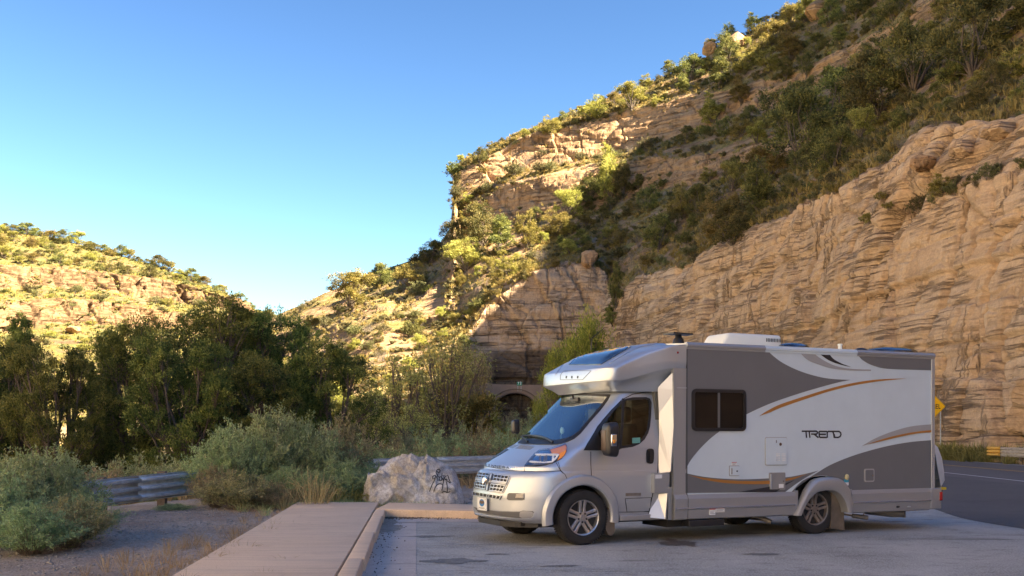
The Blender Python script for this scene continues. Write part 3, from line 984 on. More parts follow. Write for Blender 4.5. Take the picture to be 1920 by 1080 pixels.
def ribbon_pts(line, bvh, step=2.5):
    out = []
    for p in densify(line, step, closed=False):
        r = cast(p[0], p[1], bvh)
        if r: out.append(r)
    return out

def ribbon(mb, line, width, bvh=None, off=0.003, step=2.5, mirror=True):
    """a low raised strip along a line drawn on the body"""
    pts = ribbon_pts(line, bvh or cab_bvh, step)
    if len(pts) < 2: return
    for sgn in ((1, -1) if mirror else (1,)):
        vs = []
        for i, (p, n) in enumerate(pts):
            t = (pts[min(i + 1, len(pts) - 1)][0] - pts[max(i - 1, 0)][0]).normalized()
            s = t.cross(n).normalized() * width / 2
            for q in (p - s - n * 0.003, p - s + n * off, p + s + n * off, p + s - n * 0.003):
                vs.append((q.x, q.y * sgn, q.z))
        fs = []
        for i in range(len(pts) - 1):
            for k_ in range(3):
                a = i * 4 + k_
                fs.append((a, a + 1, a + 5, a + 4))
        fs += [(0, 1, 2, 3), tuple(len(vs) - 4 + j for j in range(4))]
        mb.add(vs, fs)

# ---- photo outlines on the cab -------------------------------------------------
def Z1(pts, ox=860, oy=600, s=2.4545): return [(ox + x / s, oy + y / s) for x, y in pts]
def Z2(pts): return Z1(pts, 930, 720, 6.0)
def Z3(pts): return Z1(pts, 860, 840, 5.684)
def Z4(pts): return Z1(pts, 1000, 610, 6.0)
def Z5(pts): return Z1(pts, 880, 820, 6.355)
def ZB(pts): return Z1(pts, 1260, 600, 2.571)
def ZR(pts): return Z1(pts, 1540, 780, 4.5)
def ZM(pts): return Z1(pts, 1300, 780, 4.908)

ws_out = Z2([(92, 628), (130, 585), (300, 400), (470, 235), (560, 150), (615, 105), (660, 98), (960, 108), (1292, 122), (1255, 190),
             (1180, 290), (1060, 425), (950, 560), (880, 618), (800, 655), (690, 684), (500, 686), (300, 675), (170, 655)])
ws_in = Z2([(170, 590), (330, 420), (500, 250), (590, 170), (640, 122), (960, 130), (1250, 144), (1180, 245), (1060, 380), (935, 530),
            (860, 585), (780, 615), (690, 630), (500, 628), (300, 618)])
sg_out = Z1([(574, 600), (588, 575), (615, 530), (660, 462), (705, 410), (745, 375), (770, 362), (800, 356), (862, 355), (880, 362), (887, 380), (885, 440),
             (880, 490), (872, 520), (855, 550), (830, 572), (800, 584), (745, 592), (735, 601)])
sg_in = Z1([(640, 560), (640, 520), (672, 470), (712, 420), (748, 386), (775, 370), (860, 364), (873, 368), (877, 385), (874, 445), (867, 505), (850, 538), (826, 562),
            (795, 574), (740, 582), (660, 590)])

# ---- cab body with real openings for the glass and the wheels
keep = []
WR = 0.455
centres = cv[cf].mean(1)
for f, c in zip(cf, centres):
    x, y, z = c
    if x * x + (z - 0.37) ** 2 < WR ** 2 and abs(y) > 0.55 and z < 0.9 and x < 0.47: continue
    d = Vector((x, abs(y), z)) - Vector(CL)
    t = -d.x * _sa - d.y * _ca
    # photo position of the face
    Xw = -_ca * d.x + _sa * d.y; Yw = -_sa * d.x - _ca * d.y
    px, py = 960 + F * Xw / Yw, HZ - F * (z - CAMH) / Yw
    if inpoly(px, py, sg_in) and abs(y) > 0.82 and x < 0.1: continue
    d2 = Vector((x, y, z)) - Vector(CL)
    Xw = -_ca * d2.x + _sa * d2.y; Yw = -_sa * d2.x - _ca * d2.y
    px, py = 960 + F * Xw / Yw, HZ - F * (z - CAMH) / Yw
    if inpoly(px, py, ws_in) and z > 1.36 and x > -0.80: continue
    keep.append(f)
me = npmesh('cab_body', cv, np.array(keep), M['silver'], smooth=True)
body = link('cab_body', me, rv)
clean(body)

# glass: windshield
patch('windshield', ws_out, M['windshield'], rv, off=0.004, step=4, depth=0.0)
wsf = patch('windshield_seal', ws_out, M['black'], rv, off=0.007, step=4, holes=[ws_in], depth=0.004)
patch('side_window', sg_in, M['sideglass'], rv, off=0.001, step=4, depth=0.0, mirror=True)
patch('side_window_trim', sg_out, M['black'], rv, off=0.006, step=3, holes=[sg_in], depth=0.004, mirror=True)
dv = Pieces(); ribbon(dv, Z1([(757, 362), (752, 480), (742, 592)]), 0.035, off=0.010); dv.build('window_divider', M['black'], rv)
# sticker inside the side window
patch('window_sticker', Z1([(798, 543), (834, 541), (834, 566), (798, 568)]), M['stickergreen'], rv, off=0.008, step=3, depth=0.001)

# interior
it = MB()
it.box((0.10, -0.85, 1.24), (-0.36, 0.85, 1.335), 0.03)
it.box((-0.10, -0.80, 0.9), (-0.40, 0.80, 1.26), 0.02)
it.build('dashboard', M['interior'], rv, smooth=40)
MB().box((-1.20, -0.92, 0.6), (-1.26, -0.30, 2.2)).box((-1.20, 0.30, 0.6), (-1.26, 0.92, 2.2)).box((-0.2, -0.9, 0.5), (-1.25, 0.9, 0.56)).build('cab_bulkhead', M['interior'], rv)
for sx in (0.42, -0.42):
    seat = MB().box((-0.55, sx - 0.25, 0.85), (-1.05, sx + 0.25, 1.02), 0.04).box((-0.92, sx - 0.24, 0.98), (-1.08, sx + 0.24, 1.62), 0.05).build('seat', M['seat'], rv, smooth=40)
    MB().box((-0.95, sx - 0.13, 1.64), (-1.05, sx + 0.13, 1.86), 0.04).build('headrest', M['seat'], seat, smooth=40)
sw = MB()
for i in range(24):
    pass
ring = [(-0.42 + 0.06 * math.sin(2 * math.pi * i / 24), 0.42 + 0.19 * math.cos(2 * math.pi * i / 24), 1.34 + 0.18 * math.sin(2 * math.pi * i / 24)) for i in range(25)]
sw.tube(ring, 0.014, 6).tube([(-0.42, 0.23, 1.34), (-0.42, 0.61, 1.34)], 0.018, 6).tube([(-0.42, 0.42, 1.34), (-0.2, 0.42, 1.22)], 0.03, 8)
sw.build('steering_wheel', M['black'], rv, smooth=60)
MB().box((-0.30, 0.12, 1.33), (-0.36, 0.28, 1.36), 0.008).sphere((-0.25, 0.02, 1.37), (0.05, 0.06, 0.02)).build('papers', M['stickerwhite'], rv)
MB().tube([(-0.30, -0.22, 1.33), (-0.33, -0.20, 1.48)], 0.008, 6).lathe([(0.0, -0.01), (0.05, -0.01), (0.05, 0.01), (0, 0.01)], 'x', (-0.34, -0.2, 1.53), 16).build('dash_gadget', M['pillarlight'], rv, smooth=40)
MB().box((-1.12, 0.10, 1.05), (-1.16, 0.22, 2.05)).box((-1.12, -0.34, 1.05), (-1.16, -0.30, 2.05)).build('cabin_post', M['pillarlight'], rv)
MB().box((-0.42, -0.12, 1.93), (-0.46, 0.12, 2.0), 0.012).tube([(-0.42, 0, 1.98), (-0.40, 0, 2.05)], 0.015, 6).build('rear_view_mirror', M['black'], rv, smooth=40)

# hood details
seams = Pieces()
ribbon(seams, Z5([(133, 290), (170, 335), (300, 362), (480, 392), (655, 404)]), 0.012, off=0.002, mirror=False)          # below lip
ribbon(seams, Z5([(652, 404), (655, 350), (700, 285), (760, 218), (830, 155)]), 0.009, off=0.002, mirror=True)
ribbon(seams, Z5([(1035, 300), (1062, 355), (1090, 402), (1120, 430)]), 0.008, off=0.002)      # fender / bumper
ribbon(seams, Z5([(655, 405), (800, 408), (950, 405), (1088, 400)]), 0.010, off=0.002)
ribbon(seams, Z1([(459, 655), (468, 690), (490, 712), (512, 760)]), 0.007, off=0.002)
# door cut lines
ribbon(seams, Z1([(608, 605), (608, 660), (612, 740)]), 0.010, off=0.002)
ribbon(seams, Z1([(600, 590), (604, 555), (640, 490), (700, 418), (750, 368), (800, 342), (860, 332), (912, 331)]), 0.011, off=0.003)
ribbon(seams, Z1([(915, 333), (922, 400), (925, 500), (921, 600), (916, 690), (905, 750), (893, 800), (880, 860), (872, 905)]), 0.012, off=0.003)
ribbon(seams, Z1([(738, 884), (800, 884), (876, 880)]), 0.008, off=0.002)
seams.build('panel_seam', M['black_soft'], rv)
vent = Pieces()
for a in (Z5([(368, 104), (430, 72), (575, 95), (515, 125)]), Z5([(548, 130), (605, 98), (775, 112), (730, 145)])):
    pass
for y in np.linspace(0, 1, 6):
    ribbon(vent, Z5([(370 + 60 * y, 104 - 32 * y), (520 + 58 * y, 128 - 30 * y)]), 0.006, off=0.002, mirror=False)
    ribbon(vent, Z5([(548 + 60 * y, 130 - 32 * y), (728 + 48 * y, 146 - 32 * y)]), 0.006, off=0.002, mirror=False)
vent.build('vent_slat', M['plastic_grey'], rv)

# side character lines, sill, fuel flap
chl = Pieces()
ribbon(chl, Z1([(612, 684), (680, 686), (760, 690), (850, 695), (912, 700)]), 0.016, off=0.006)
chl.build('door_crease', M['silver'], rv)
patch('fuel_flap', Z1([(768, 824), (884, 819), (876, 880), (776, 881)]), M['silver'], rv, off=0.010, step=4, rnd=1)
fl = Pieces(); ribbon(fl, Z1([(766, 822), (886, 817), (878, 882), (774, 883), (766, 822)]), 0.006, off=0.004, mirror=False); fl.build('flap_gap', M['black_soft'], rv)
patch('model_badge', Z1([(768, 797), (838, 795), (838, 808), (768, 810)]), M['steel'], rv, off=0.009, step=3)
hd = patch('door_handle', Z1([(862, 602), (870, 592), (890, 592), (898, 600), (896, 652), (888, 662), (868, 660), (862, 650)]), M['black'], rv, off=0.012, step=3, rnd=1, mirror=True)
hb = Pieces(); ribbon(hb, Z1([(880, 602), (879, 650)]), 0.05, off=0.035); hb.build('handle_grip', M['black'], hd)

# ---- nose: grille, lamps, plate
cells = [Z3([(195, 258), (336, 277), (318, 332), (186, 316)]), Z3([(388, 286), (541, 303), (517, 368), (372, 350)]),
         Z3([(172, 354), (300, 373), (289, 440), (183, 420)]), Z3([(352, 384), (500, 400), (468, 470), (338, 452)]),
         Z3([(148, 462), (462, 512), (445, 549), (152, 502)])]
sur = patch('grille_surround', Z3([(150, 268), (185, 248), (545, 290), (556, 318), (520, 405), (478, 482), (440, 487), (160, 442), (138, 400)]), M['silver2'], rv, off=0.006, step=3)
gr = patch('grille', Z3([(172, 262), (530, 300), (510, 370), (466, 466), (440, 474), (172, 428), (160, 390)]), M['black_soft'], rv, off=0.010, step=3)
patch('lower_grille', cells[4], M['black_soft'], rv, off=0.006, step=3)
bars = Pieces()
def lerp2(a, b, t): return (a[0] + (b[0] - a[0]) * t, a[1] + (b[1] - a[1]) * t)
for q in cells[:4]:
    ribbon(bars, [lerp2(q[0], q[3], 0.5), lerp2(q[1], q[2], 0.5)], 0.010, off=0.018, mirror=False)
    for t in (0.25, 0.5, 0.75):
        ribbon(bars, [lerp2(q[0], q[1], t), lerp2(q[3], q[2], t)], 0.009, off=0.018, mirror=False)
    ribbon(bars, [q[0], q[1], q[2], q[3], q[0]], 0.010, off=0.017, mirror=False)
q = cells[4]
for t in (0.02, 0.12, 0.27, 0.40, 0.53, 0.60, 0.73, 0.86, 0.98):
    ribbon(bars, [lerp2(q[0], q[1], t), lerp2(q[3], q[2], t)], 0.014, off=0.018, mirror=False)
ribbon(bars, [q[0], q[1]], 0.012, off=0.014, mirror=False); ribbon(bars, [q[3], q[2]], 0.012, off=0.014, mirror=False)
bars.build('grille_bar', M['silver'], gr)
cr = Pieces()
ribbon(cr, Z3([(360, 285), (345, 340), (322, 395), (315, 452)]), 0.05, off=0.026, mirror=False)
ribbon(cr, Z3([(175, 335), (318, 352), (345, 360), (515, 382)]), 0.03, off=0.022, mirror=False)
cr.build('grille_cross', M['silver2'], gr)
em = cast(*Z3([(318, 356)])[0], cab_bvh)
e = MB()
ec, en = em[0] + em[1] * 0.04, em[1]
ux = Vector((0, 0, 1)).cross(en).normalized(); uz = en.cross(ux)
def E2(u, v, d=0.0): return tuple(ec + ux * u + uz * v + en * d)
sh = [(-0.03, 0.045), (0.03, 0.045), (0.042, 0.0), (0.02, -0.05), (0, -0.062), (-0.02, -0.05), (-0.042, 0.0)]
e.add([E2(u, v) for u, v in sh] + [E2(u * .6, v * .6, 0.02) for u, v in sh], [tuple(range(7, 14))] + [(i, (i + 1) % 7, (i + 1) % 7 + 7, i + 7) for i in range(7)])
for s in (-1, 1):
    e.tube([E2(s * (0.02 + 0.028 * math.sin(a)), 0.035 - 0.028 + 0.028 * math.cos(a) * 1.1, 0.02) for a in np.linspace(0, 4.4, 12)], list(np.linspace(0.013, 0.005, 12)), 6)
e.tube([E2(0, 0.02, 0.025), E2(0, -0.055, 0.03)], [0.02, 0.010], 8)
e.build('emblem', M['chrome'], gr, smooth=40)

# text laid on a surface
def glyphs(text, bold=0.0, ext=0.0):
    cu = bpy.data.curves.new('t', 'FONT'); cu.body = text; cu.size = 1; cu.offset = bold
    o = bpy.data.objects.new('t', cu); COL.objects.link(o)
    dg = bpy.context.evaluated_depsgraph_get()
    m_ = bpy.data.meshes.new_from_object(o.evaluated_get(dg))
    v = [tuple(q.co[:2]) for q in m_.vertices]; f = [tuple(p.vertices) for p in m_.polygons]
    bpy.data.objects.remove(o); bpy.data.meshes.remove(m_); bpy.data.curves.remove(cu)
    return v, f
strip = patch('hood_lip', Z5([(135, 288), (140, 330), (300, 360), (480, 390), (652, 404), (658, 352), (500, 340), (300, 312)]), M['silver'], rv, off=0.006, step=3)
n_let = 'WINNEBAGO'
A0, B0 = Z5([(180, 344)])[0], Z5([(578, 384)])[0]
for i, ch in enumerate(n_let):
    vs, fs = glyphs(ch, 0.012)
    t0 = i / (len(n_let))
    wid = (B0[0] - A0[0]) / len(n_let) * 0.80
    vx = [v[0] for v in vs]; x0_, x1_ = min(vx), max(vx)
    w_ = wid * (0.35 if ch == 'I' else 1)
    P_ = []
    for v in vs:
        s_ = (v[0] - x0_) / max(1e-6, x1_ - x0_) * w_
        px = A0[0] + (B0[0] - A0[0]) * t0 + s_ + (wid * 0.32 if ch == 'I' else 0)
        py = A0[1] + (B0[1] - A0[1]) * (px - A0[0]) / (B0[0] - A0[0]) - v[1] / 0.7 * 4.3 + 1.0 * math.sin(math.pi * (px - A0[0]) / (B0[0] - A0[0]))
        r = cast(px, py, cab_bvh) or cast(px + 3, py + 1, cab_bvh) or cast(px + 8, py + 3, cab_bvh); P_.append(tuple(r[0] + r[1] * 0.011))
    MB().add(P_, fs).build('letter', M['black'] if i < 7 else M['chrome'], strip, fix=False)

# headlights
HL = Z2([(330, 926), (385, 850), (442, 790), (500, 748), (620, 735), (720, 700), (782, 672), (798, 700), (795, 760), (775, 800), (738, 842), (672, 880), (560, 915), (450, 928)])
hl = patch('headlight', HL, M['black'], rv, off=0.004, step=3, mirror=True)
AMB = Z2([(612, 748), (720, 715), (782, 688), (795, 712), (790, 765), (768, 803), (735, 838), (690, 864), (708, 828), (715, 805), (690, 792), (630, 785)])
patch('headlight_reflector', Z2([(470, 790), (510, 760), (600, 752), (622, 785), (690, 798), (640, 872), (530, 888), (400, 900), (420, 850)]), M['chrome'], hl, off=0.008, step=3)
patch('turn_signal', AMB, M['amber'], hl, off=0.012, step=3)
pr = Pieces()
ribbon(pr, Z2([(445, 798), (600, 800), (705, 800), (672, 846), (632, 880), (540, 892), (460, 884), (385, 880)]), 0.022, off=0.018, mirror=False)
ribbon(pr, Z2([(645, 815), (642, 870)]), 0.03, off=0.014, mirror=False)
pr.build('light_guide', simple('white lamp guide', (0.85, 0.87, 0.9), 0.25), hl)
dk = Pieces()
ribbon(dk, Z2([(500, 812), (500, 872)]), 0.03, off=0.014, mirror=False)
ribbon(dk, Z2([(560, 812), (556, 868)]), 0.05, off=0.013, mirror=False)
ribbon(dk, Z2([(420, 910), (560, 900), (640, 885)]), 0.03, off=0.012, mirror=False)
dk.build('projector', M['plastic_grey'], hl)
patch('headlight_lens', HL, M['lens'], hl, off=0.024, step=3, depth=0.016)

# bumper features
fg = patch('fog_light_recess', Z5([(445, 735), (458, 675), (480, 660), (660, 668), (658, 752), (470, 750)]), M['plastic_grey'], rv, off=0.003, step=3, mirror=True)
patch('fog_light', Z5([(562, 678), (652, 670), (645, 722), (552, 722)]), M['stickerwhite'], fg, off=0.010, step=3)
fgm = Pieces()
for k_ in range(5):
    ribbon(fgm, Z5([(558 + k_ * -1, 684 + k_ * 9), (650 - k_ * 1.5, 679 + k_ * 9.6)]), 0.006, off=0.014, mirror=False)
fgm.build('lamp_rib', M['steel'], fg)
patch('lower_intake', Z5([(50, 826), (120, 848), (340, 882), (600, 885), (640, 872), (760, 880), (775, 900), (740, 968), (620, 968), (400, 940), (250, 918), (110, 890)]), M['plastic_grey'], rv, off=0.004, step=4)
patch('corner_pocket', Z5([(600, 890), (640, 876), (740, 882), (768, 905), (750, 950), (725, 965), (600, 962)]), M['silver2'], rv, off=0.007, step=3, rnd=1)
bl = Pieces()
ribbon(bl, Z5([(15, 880), (60, 905), (200, 935), (400, 962), (600, 975), (740, 975), (772, 940), (778, 900)]), 0.03, off=0.015, mirror=False)
ribbon(bl, Z5([(640, 755), (760, 757), (880, 757), (920, 735), (960, 650), (1010, 560)]), 0.020, off=0.008, mirror=False)
ribbon(bl, Z5([(470, 655), (660, 660), (760, 657)]), 0.018, off=0.008, mirror=False)
bl.build('bumper_crease', M['silver'], rv)
MB().prism([(0.80, -0.62), (0.90, -0.35), (0.90, 0.35), (0.80, 0.62), (0.55, 0.80), (0.3, 0.80), (0.3, -0.80), (0.55, -0.80)], 'z', 0.24, 0.31).build('chin_guard', M['black'], rv)

# licence plate
pc = cast(*Z3([(275, 597)])[0], cab_bvh)
pn = pc[1].copy(); pn.z = 0; pn.normalize()
pu = Vector((0, 0, 1)).cross(pn).normalized(); pz = Vector((0, 0, 1))
def PP(u, v, d): return tuple(pc[0] + pn * (0.03 + d) + pu * u + pz * v)
def PBox(a, b, d0, d1):
    return MB().add([PP(a[0], a[1], d0), PP(b[0], a[1], d0), PP(b[0], b[1], d0), PP(a[0], b[1], d0), PP(a[0], a[1], d1), PP(b[0], a[1], d1), PP(b[0], b[1], d1), PP(a[0], b[1], d1)],
                    [(3, 2, 1, 0), (4, 5, 6, 7), (0, 1, 5, 4), (1, 2, 6, 5), (2, 3, 7, 6), (3, 0, 4, 7)])
plate = PBox((-0.155, -0.085), (0.155, 0.085), 0, 0.008).build('licence_plate', M['stickerwhite'], rv)
def disc(cx, cy, rx, ry, a0, a1, d, n=16):
    pts = [(cx + rx * math.cos(R(a0 + (a1 - a0) * i / n)), cy + ry * math.sin(R(a0 + (a1 - a0) * i / n))) for i in range(n + 1)]
    return MB().add([PP(u, v, d) for u, v in pts] + [PP(u, v, d - 0.002) for u, v in pts], [tuple(range(n + 1))])
disc(0, 0.018, 0.085, 0.05, 0, 360, 0.0100, 28).build('plate_picture', M['blue'], plate, fix=False)
MB().add([PP(u, v, 0.0115) for u, v in ((-0.083, 0.005), (-0.06, 0.012), (0, 0.0), (0.06, 0.014), (0.083, 0.008), (0.07, 0.04), (0.035, 0.05), (0.0, 0.045), (-0.035, 0.052), (-0.07, 0.036))], [tuple(range(10))]).build('plate_hills', M['brown'], plate, fix=False)
tx = MB()
vs, fs = glyphs('MEMBER', 0.01)
mx_ = max(v[0] for v in vs)
tx.add([PP((v[0] / mx_ - 0.5) * 0.2, -0.062 + v[1] * 0.022, 0.0105) for v in vs], fs)
for u in (-0.12, 0.12):
    for v in (-0.068, 0.068):
        tx.add([PP(u + 0.007 * math.cos(a), v + 0.007 * math.sin(a), 0.012) for a in np.linspace(0, 2 * math.pi, 9)[:-1]], [tuple(range(8))])
tx.build('plate_print', M['steel'], plate, fix=False)

# front arches (flares stand proud of the body)
def yside(x, z):
    h = cab_bvh.ray_cast(Vector((x, 3, z)), Vector((0, -1, 0)))
    return h[0].y if h[0] else 1.0
def arch(name, cx, cz, ri, ro, a0, a1, ybase, proud, mat, n=40, sy=1.0):
    """ring flare: rounded section, top edge catches light"""
    for sgn in (1, -1):
        vs, m_ = [], 7
        for i in range(n + 1):
            a = R(a0 + (a1 - a0) * i / n)
            c_, s_ = math.cos(a), math.sin(a)
            yb = ybase(cx + ro * c_, cz + ro * s_ * sy)
            prof = [(ri, yb - 0.12), (ri, yb + proud * 0.55), (ri + 0.02, yb + proud * 0.95), (ri + 0.045, yb + proud), (ro - 0.03, yb + proud * 0.8), (ro - 0.008, yb + proud * 0.35), (ro, yb - 0.02)]
            for r_, y_ in prof: vs.append((cx + r_ * c_, y_ * sgn, cz + r_ * s_ * sy))
        fs = [(i * m_ + j, i * m_ + j + 1, (i + 1) * m_ + j + 1, (i + 1) * m_ + j) for i in range(n) for j in range(m_ - 1)]
        fs += [tuple(range(m_)), tuple(n * m_ + j for j in range(m_))[::-1]]
        MB().add(vs, fs).build(name, mat, rv, smooth=35)
arch('front_arch', 0.0, 0.37, 0.43, 0.575, -10, 190, lambda x, z: max(yside(min(x, 0.42), max(z, .45)), 0.93), 0.045, M['silver'])
# liners
def liner(cx, cz, r, y0, y1, sgn, n=20):
    vs = []
    for i in range(n + 1):
        a = math.pi * i / n
        for y_ in (y0, y1): vs.append((cx + r * math.cos(a), sgn * y_, cz + r * math.sin(a)))
    fs = [(2 * i, 2 * i + 1, 2 * i + 3, 2 * i + 2) for i in range(n)] + [tuple(2 * i for i in range(n + 1))]
    MB().add(vs, fs).build('wheel_liner', M['under'], rv, smooth=40)
for sgn in (1, -1):
    liner(0.0, 0.37, 0.46, 0.55, 1.0, sgn)

# ---- wheels
M['rimdusty'] = simple('dusty alloy rim', (0.24, 0.205, 0.175), 0.5, metal=0.5, var=0.25, vscale=9)
def make_wheel(x, y, side, rimmat='rim'):
    # side=+1: outer face looks to +y
    r = 0.368
    wh = MB().lathe([(0.05, -0.11 * side), (0.235, -0.11 * side), (0.235, 0.045 * side), (0.05, 0.03 * side)], 'y', (0, 0, 0), 40).build('wheel', M['rimdark'], rv, smooth=40)
    wh.location = (x, y, r)
    w = 0.113
    prof = [(0.232, -w + .02), (0.25, -w), (0.30, -w - 0.008), (0.345, -w + 0.004), (0.362, -w + 0.022), (0.368, -w + 0.05), (0.368, w - 0.05), (0.362, w - 0.022), (0.345, w - 0.004), (0.30, w + 0.008), (0.25, w), (0.232, w - 0.02)]
    t = MB().lathe([(a, b * side) for a, b in prof], 'y', (0, 0, 0), 56).build('tyre', M['tyre'], wh, smooth=30)
    tr = MB()
    for k_ in range(64):
        a = 2 * math.pi * k_ / 64
        ca, sa = math.cos(a), math.sin(a)
        for (y0, y1, ph) in ((-0.105, -0.055, 0), (-0.045, -0.005, .05), (0.005, 0.045, 0.0), (0.055, 0.108, .05)):
            a1, a2 = a + ph, a + ph + 0.062
            vs = []
            for rr in (0.355, 0.372 if abs(y0 + y1) < 0.12 else 0.3675):
                for yy, aa in ((y0, a1), (y1, a1 + 0.02), (y1, a2 + 0.02), (y0, a2)):
                    vs.append((rr * math.cos(aa), yy * side, rr * math.sin(aa)))
            tr.add(vs, [(4, 5, 6, 7), (0, 1, 5, 4), (1, 2, 6, 5), (2, 3, 7, 6), (3, 0, 4, 7)])
    tr.build('tread', M['tyre'], t)
    rim = MB()
    rim.lathe([(a, b * side) for a, b in [(0.218, 0.02), (0.222, 0.095), (0.236, 0.103), (0.240, 0.09), (0.232, 0.05)]], 'y', (0, 0, 0), 48)
    for k_ in range(5):
        a = 2 * math.pi * k_ / 5 + 0.35
        for off in (-0.030, 0.030):
            def Q(u, v, yy):
                c_, s_ = math.cos(a), math.sin(a)
                return (u * c_ - v * s_, yy * side, u * s_ + v * c_)
            vs = []
            for u, yy, hw in ((0.035, 0.075, 0.021), (0.13, 0.066, 0.019), (0.224, 0.085, 0.022)):
                o_ = off * (1.0 if u < 0.2 else 1.15)
                for dv, dy in ((-hw, -0.035), (-hw, -0.004), (-hw * .6, 0), (hw * .6, 0), (hw, -0.004), (hw, -0.035)):
                    vs.append(Q(u, o_ + dv, yy + dy))
            fs = [(i * 6 + j, i * 6 + j + 1, i * 6 + j + 7, i * 6 + j + 6) for i in range(2) for j in range(5)]
            fs += [(0, 1, 2, 3, 4, 5), (12, 13, 14, 15, 16, 17)]
            rim.add(vs, fs)
    rim.lathe([(a, b * side) for a, b in [(0.0, 0.088), (0.032, 0.086), (0.036, 0.08), (0.07, 0.075), (0.075, 0.03)]], 'y', (0, 0, 0), 24)
    rm = rim.build('rim', M[rimmat], wh, smooth=30)
    bo = MB()
    for k_ in range(5):
        a = 2 * math.pi * (k_ + 0.5) / 5 + 0.35
        bo.lathe([(0.0, 0.082 * side), (0.013, 0.082 * side), (0.013, 0.06 * side)], 'y', (0.062 * math.cos(a), 0, 0.062 * math.sin(a)), 8)
    bo.build('wheel_bolts', M['rimdark'], wh)
    return wh
make_wheel(-0.02, 0.905, 1); make_wheel(-0.02, -0.905, -1)
make_wheel(-3.93, 0.93, 1, 'rimdusty'); make_wheel(-3.93, -0.93, -1, 'rimdusty')

# ---- overhang above the cab
me = npmesh('cab_overhang', covv, covf, M['silver'], smooth=True)
cov = link('cab_overhang', me, rv); cov.data.set_sharp_from_angle(angle=R(22))
sl = Z4([(400, 446), (760, 442), (800, 420), (900, 360), (1000, 300), (1100, 243), (1180, 205), (1270, 182), (1100, 180), (950, 184), (860, 192), (760, 210), (650, 245), (560, 300), (480, 362)])
patch('skylight', sl, M['solar'], cov, cov_bvh, off=0.010, step=4, depth=0.006)
ct = Pieces()
ribbon(ct, Z4([(305, 612), (305, 560), (340, 513), (620, 510), (650, 512), (555, 612), (305, 612)]), 0.006, cov_bvh, 0.003, mirror=False)
ct.build('marker_panel_edge', M['plastic_grey'], cov)
mk = Pieces()
for u in (370, 432, 498):
    ribbon(mk, Z4([(u + 4, 570), (u, 596)]), 0.028, cov_bvh, 0.006, mirror=False)
mk.build('marker_slot', M['black'], cov)
rl = Pieces()
for ln in (Z4([(250, 555), (300, 480), (380, 390), (480, 300), (600, 245)]), Z4([(860, 430), (1000, 340), (1200, 240), (1420, 195)])):
    ribbon(rl, ln, 0.020, cov_bvh, 0.007, mirror=False)
rl.build('roof_ridge', M['silver'], cov)
# darker tucked facet under the overhang side
# ---- box behind the cab
XF, XR, ZT, ZB_ = -1.575, -6.19, 2.735, 0.30
SK = 0.625        # bottom edge of the coloured side skin
arch_px_in = ZB([(612, 940), (640, 880), (680, 835), (720, 820), (770, 820), (800, 841), (820, 880), (832, 925)])
def sidepoly(flip=1):
    x1, z1 = -3.46, SK
    pts = [(XF, SK), (XF, ZT - 0.04), (XR, ZT - 0.04), (XR, SK), (-4.40, SK)]
    for i in range(1, 12):
        a = math.pi * (1 - i / 12)
        pts.append((-3.93 + 0.47 * math.cos(a), SK + 0.24 * math.sin(a)))
    pts.append((-3.46, SK))
    return pts
MB().prism(sidepoly(), 'y', W - 0.03, W).build('side_panel', M['white'], rv, label='white left side skin under the grey swooshes')
MB().prism(sidepoly(), 'y', -W + 0.03, -W).build('side_panel', M['white'], rv, label='white right side skin')
MB().prism([(-W, 0.35), (-W, ZT), (W, ZT), (W, 0.35)], 'x', XR - 0.02, XR - 0.001).build('rear_panel', M['white'], rv)
roof = MB().prism([(-W + .0, ZT - 0.05), (-W + 0.02, ZT - 0.005), (-0.6, ZT + 0.03), (0, ZT + 0.04), (0.6, ZT + 0.03), (W - 0.02, ZT - 0.005), (W - 0.0, ZT - 0.05)], 'x', XF, XR - 0.01).build('roof', M['whiteplastic'], rv)
MB().box((-1.3, -0.95, 0.36), (-3.42, 0.95, 0.60)).box((-4.45, -0.95, 0.36), (XR, 0.95, 0.60)).box((-1.3, -0.98, 0.85), (XR, 0.98, 0.95)).box((-1.5, -0.35, 0.3), (-5.9, 0.35, 0.42)).box((-3.42, -0.60, 0.42), (-4.5, 0.60, 0.86)).build('underbody', M['under'], rv)
MB().lathe([(0.06, -0.85), (0.06, 0.85)], 'y', (-3.93, 0, 0.36), 12).build('rear_axle', M['under'], rv, smooth=40)

# colour zones: thin vinyl standing proud of the skin
def vinyl(name, pts, mat, lift=0.002, th=0.003, y=W):
    poly = [S(*p, y) for p in pts]
    return MB().prism(poly, 'y', y + lift - 0.001, y + lift + th).build(name, mat, rv)
def smoothline(pts, n=6):
    """Catmull-Rom through open polyline"""
    P_ = [Vector(p) for p in pts]
    out = []
    for i in range(len(P_) - 1):
        p0 = P_[max(i - 1, 0)]; p1 = P_[i]; p2 = P_[i + 1]; p3 = P_[min(i + 2, len(P_) - 1)]
        for j in range(n):
            t = j / n
            q = 0.5 * ((2 * p1) + (-p0 + p2) * t + (2 * p0 - 5 * p1 + 4 * p2 - p3) * t * t + (-p0 + 3 * p1 - 3 * p2 + p3) * t ** 3)
            out.append((q.x, q.y))
    out.append(tuple(P_[-1]))
    return out
eL, eR = 1286.5, 1749.5
topL = ZB([(70, 122), (455, 140)])
up = smoothline(ZB([(455, 140), (480, 167), (530, 205), (600, 240), (680, 267), (760, 283), (860, 289)]))
dn = smoothline(ZB([(860, 289), (800, 301), (700, 328), (600, 358), (500, 392), (420, 425), (356, 456), (290, 493), (230, 535), (180, 575), (130, 625), (90, 675), (64, 722)]))
vinyl('grey_swoosh', [topL[0]] + up + dn[1:] , M['taupe'])
lo = smoothline(ZB([(64, 738), (150, 755), (250, 765), (350, 768), (470, 763), (560, 757), (640, 742), (705, 726)]))
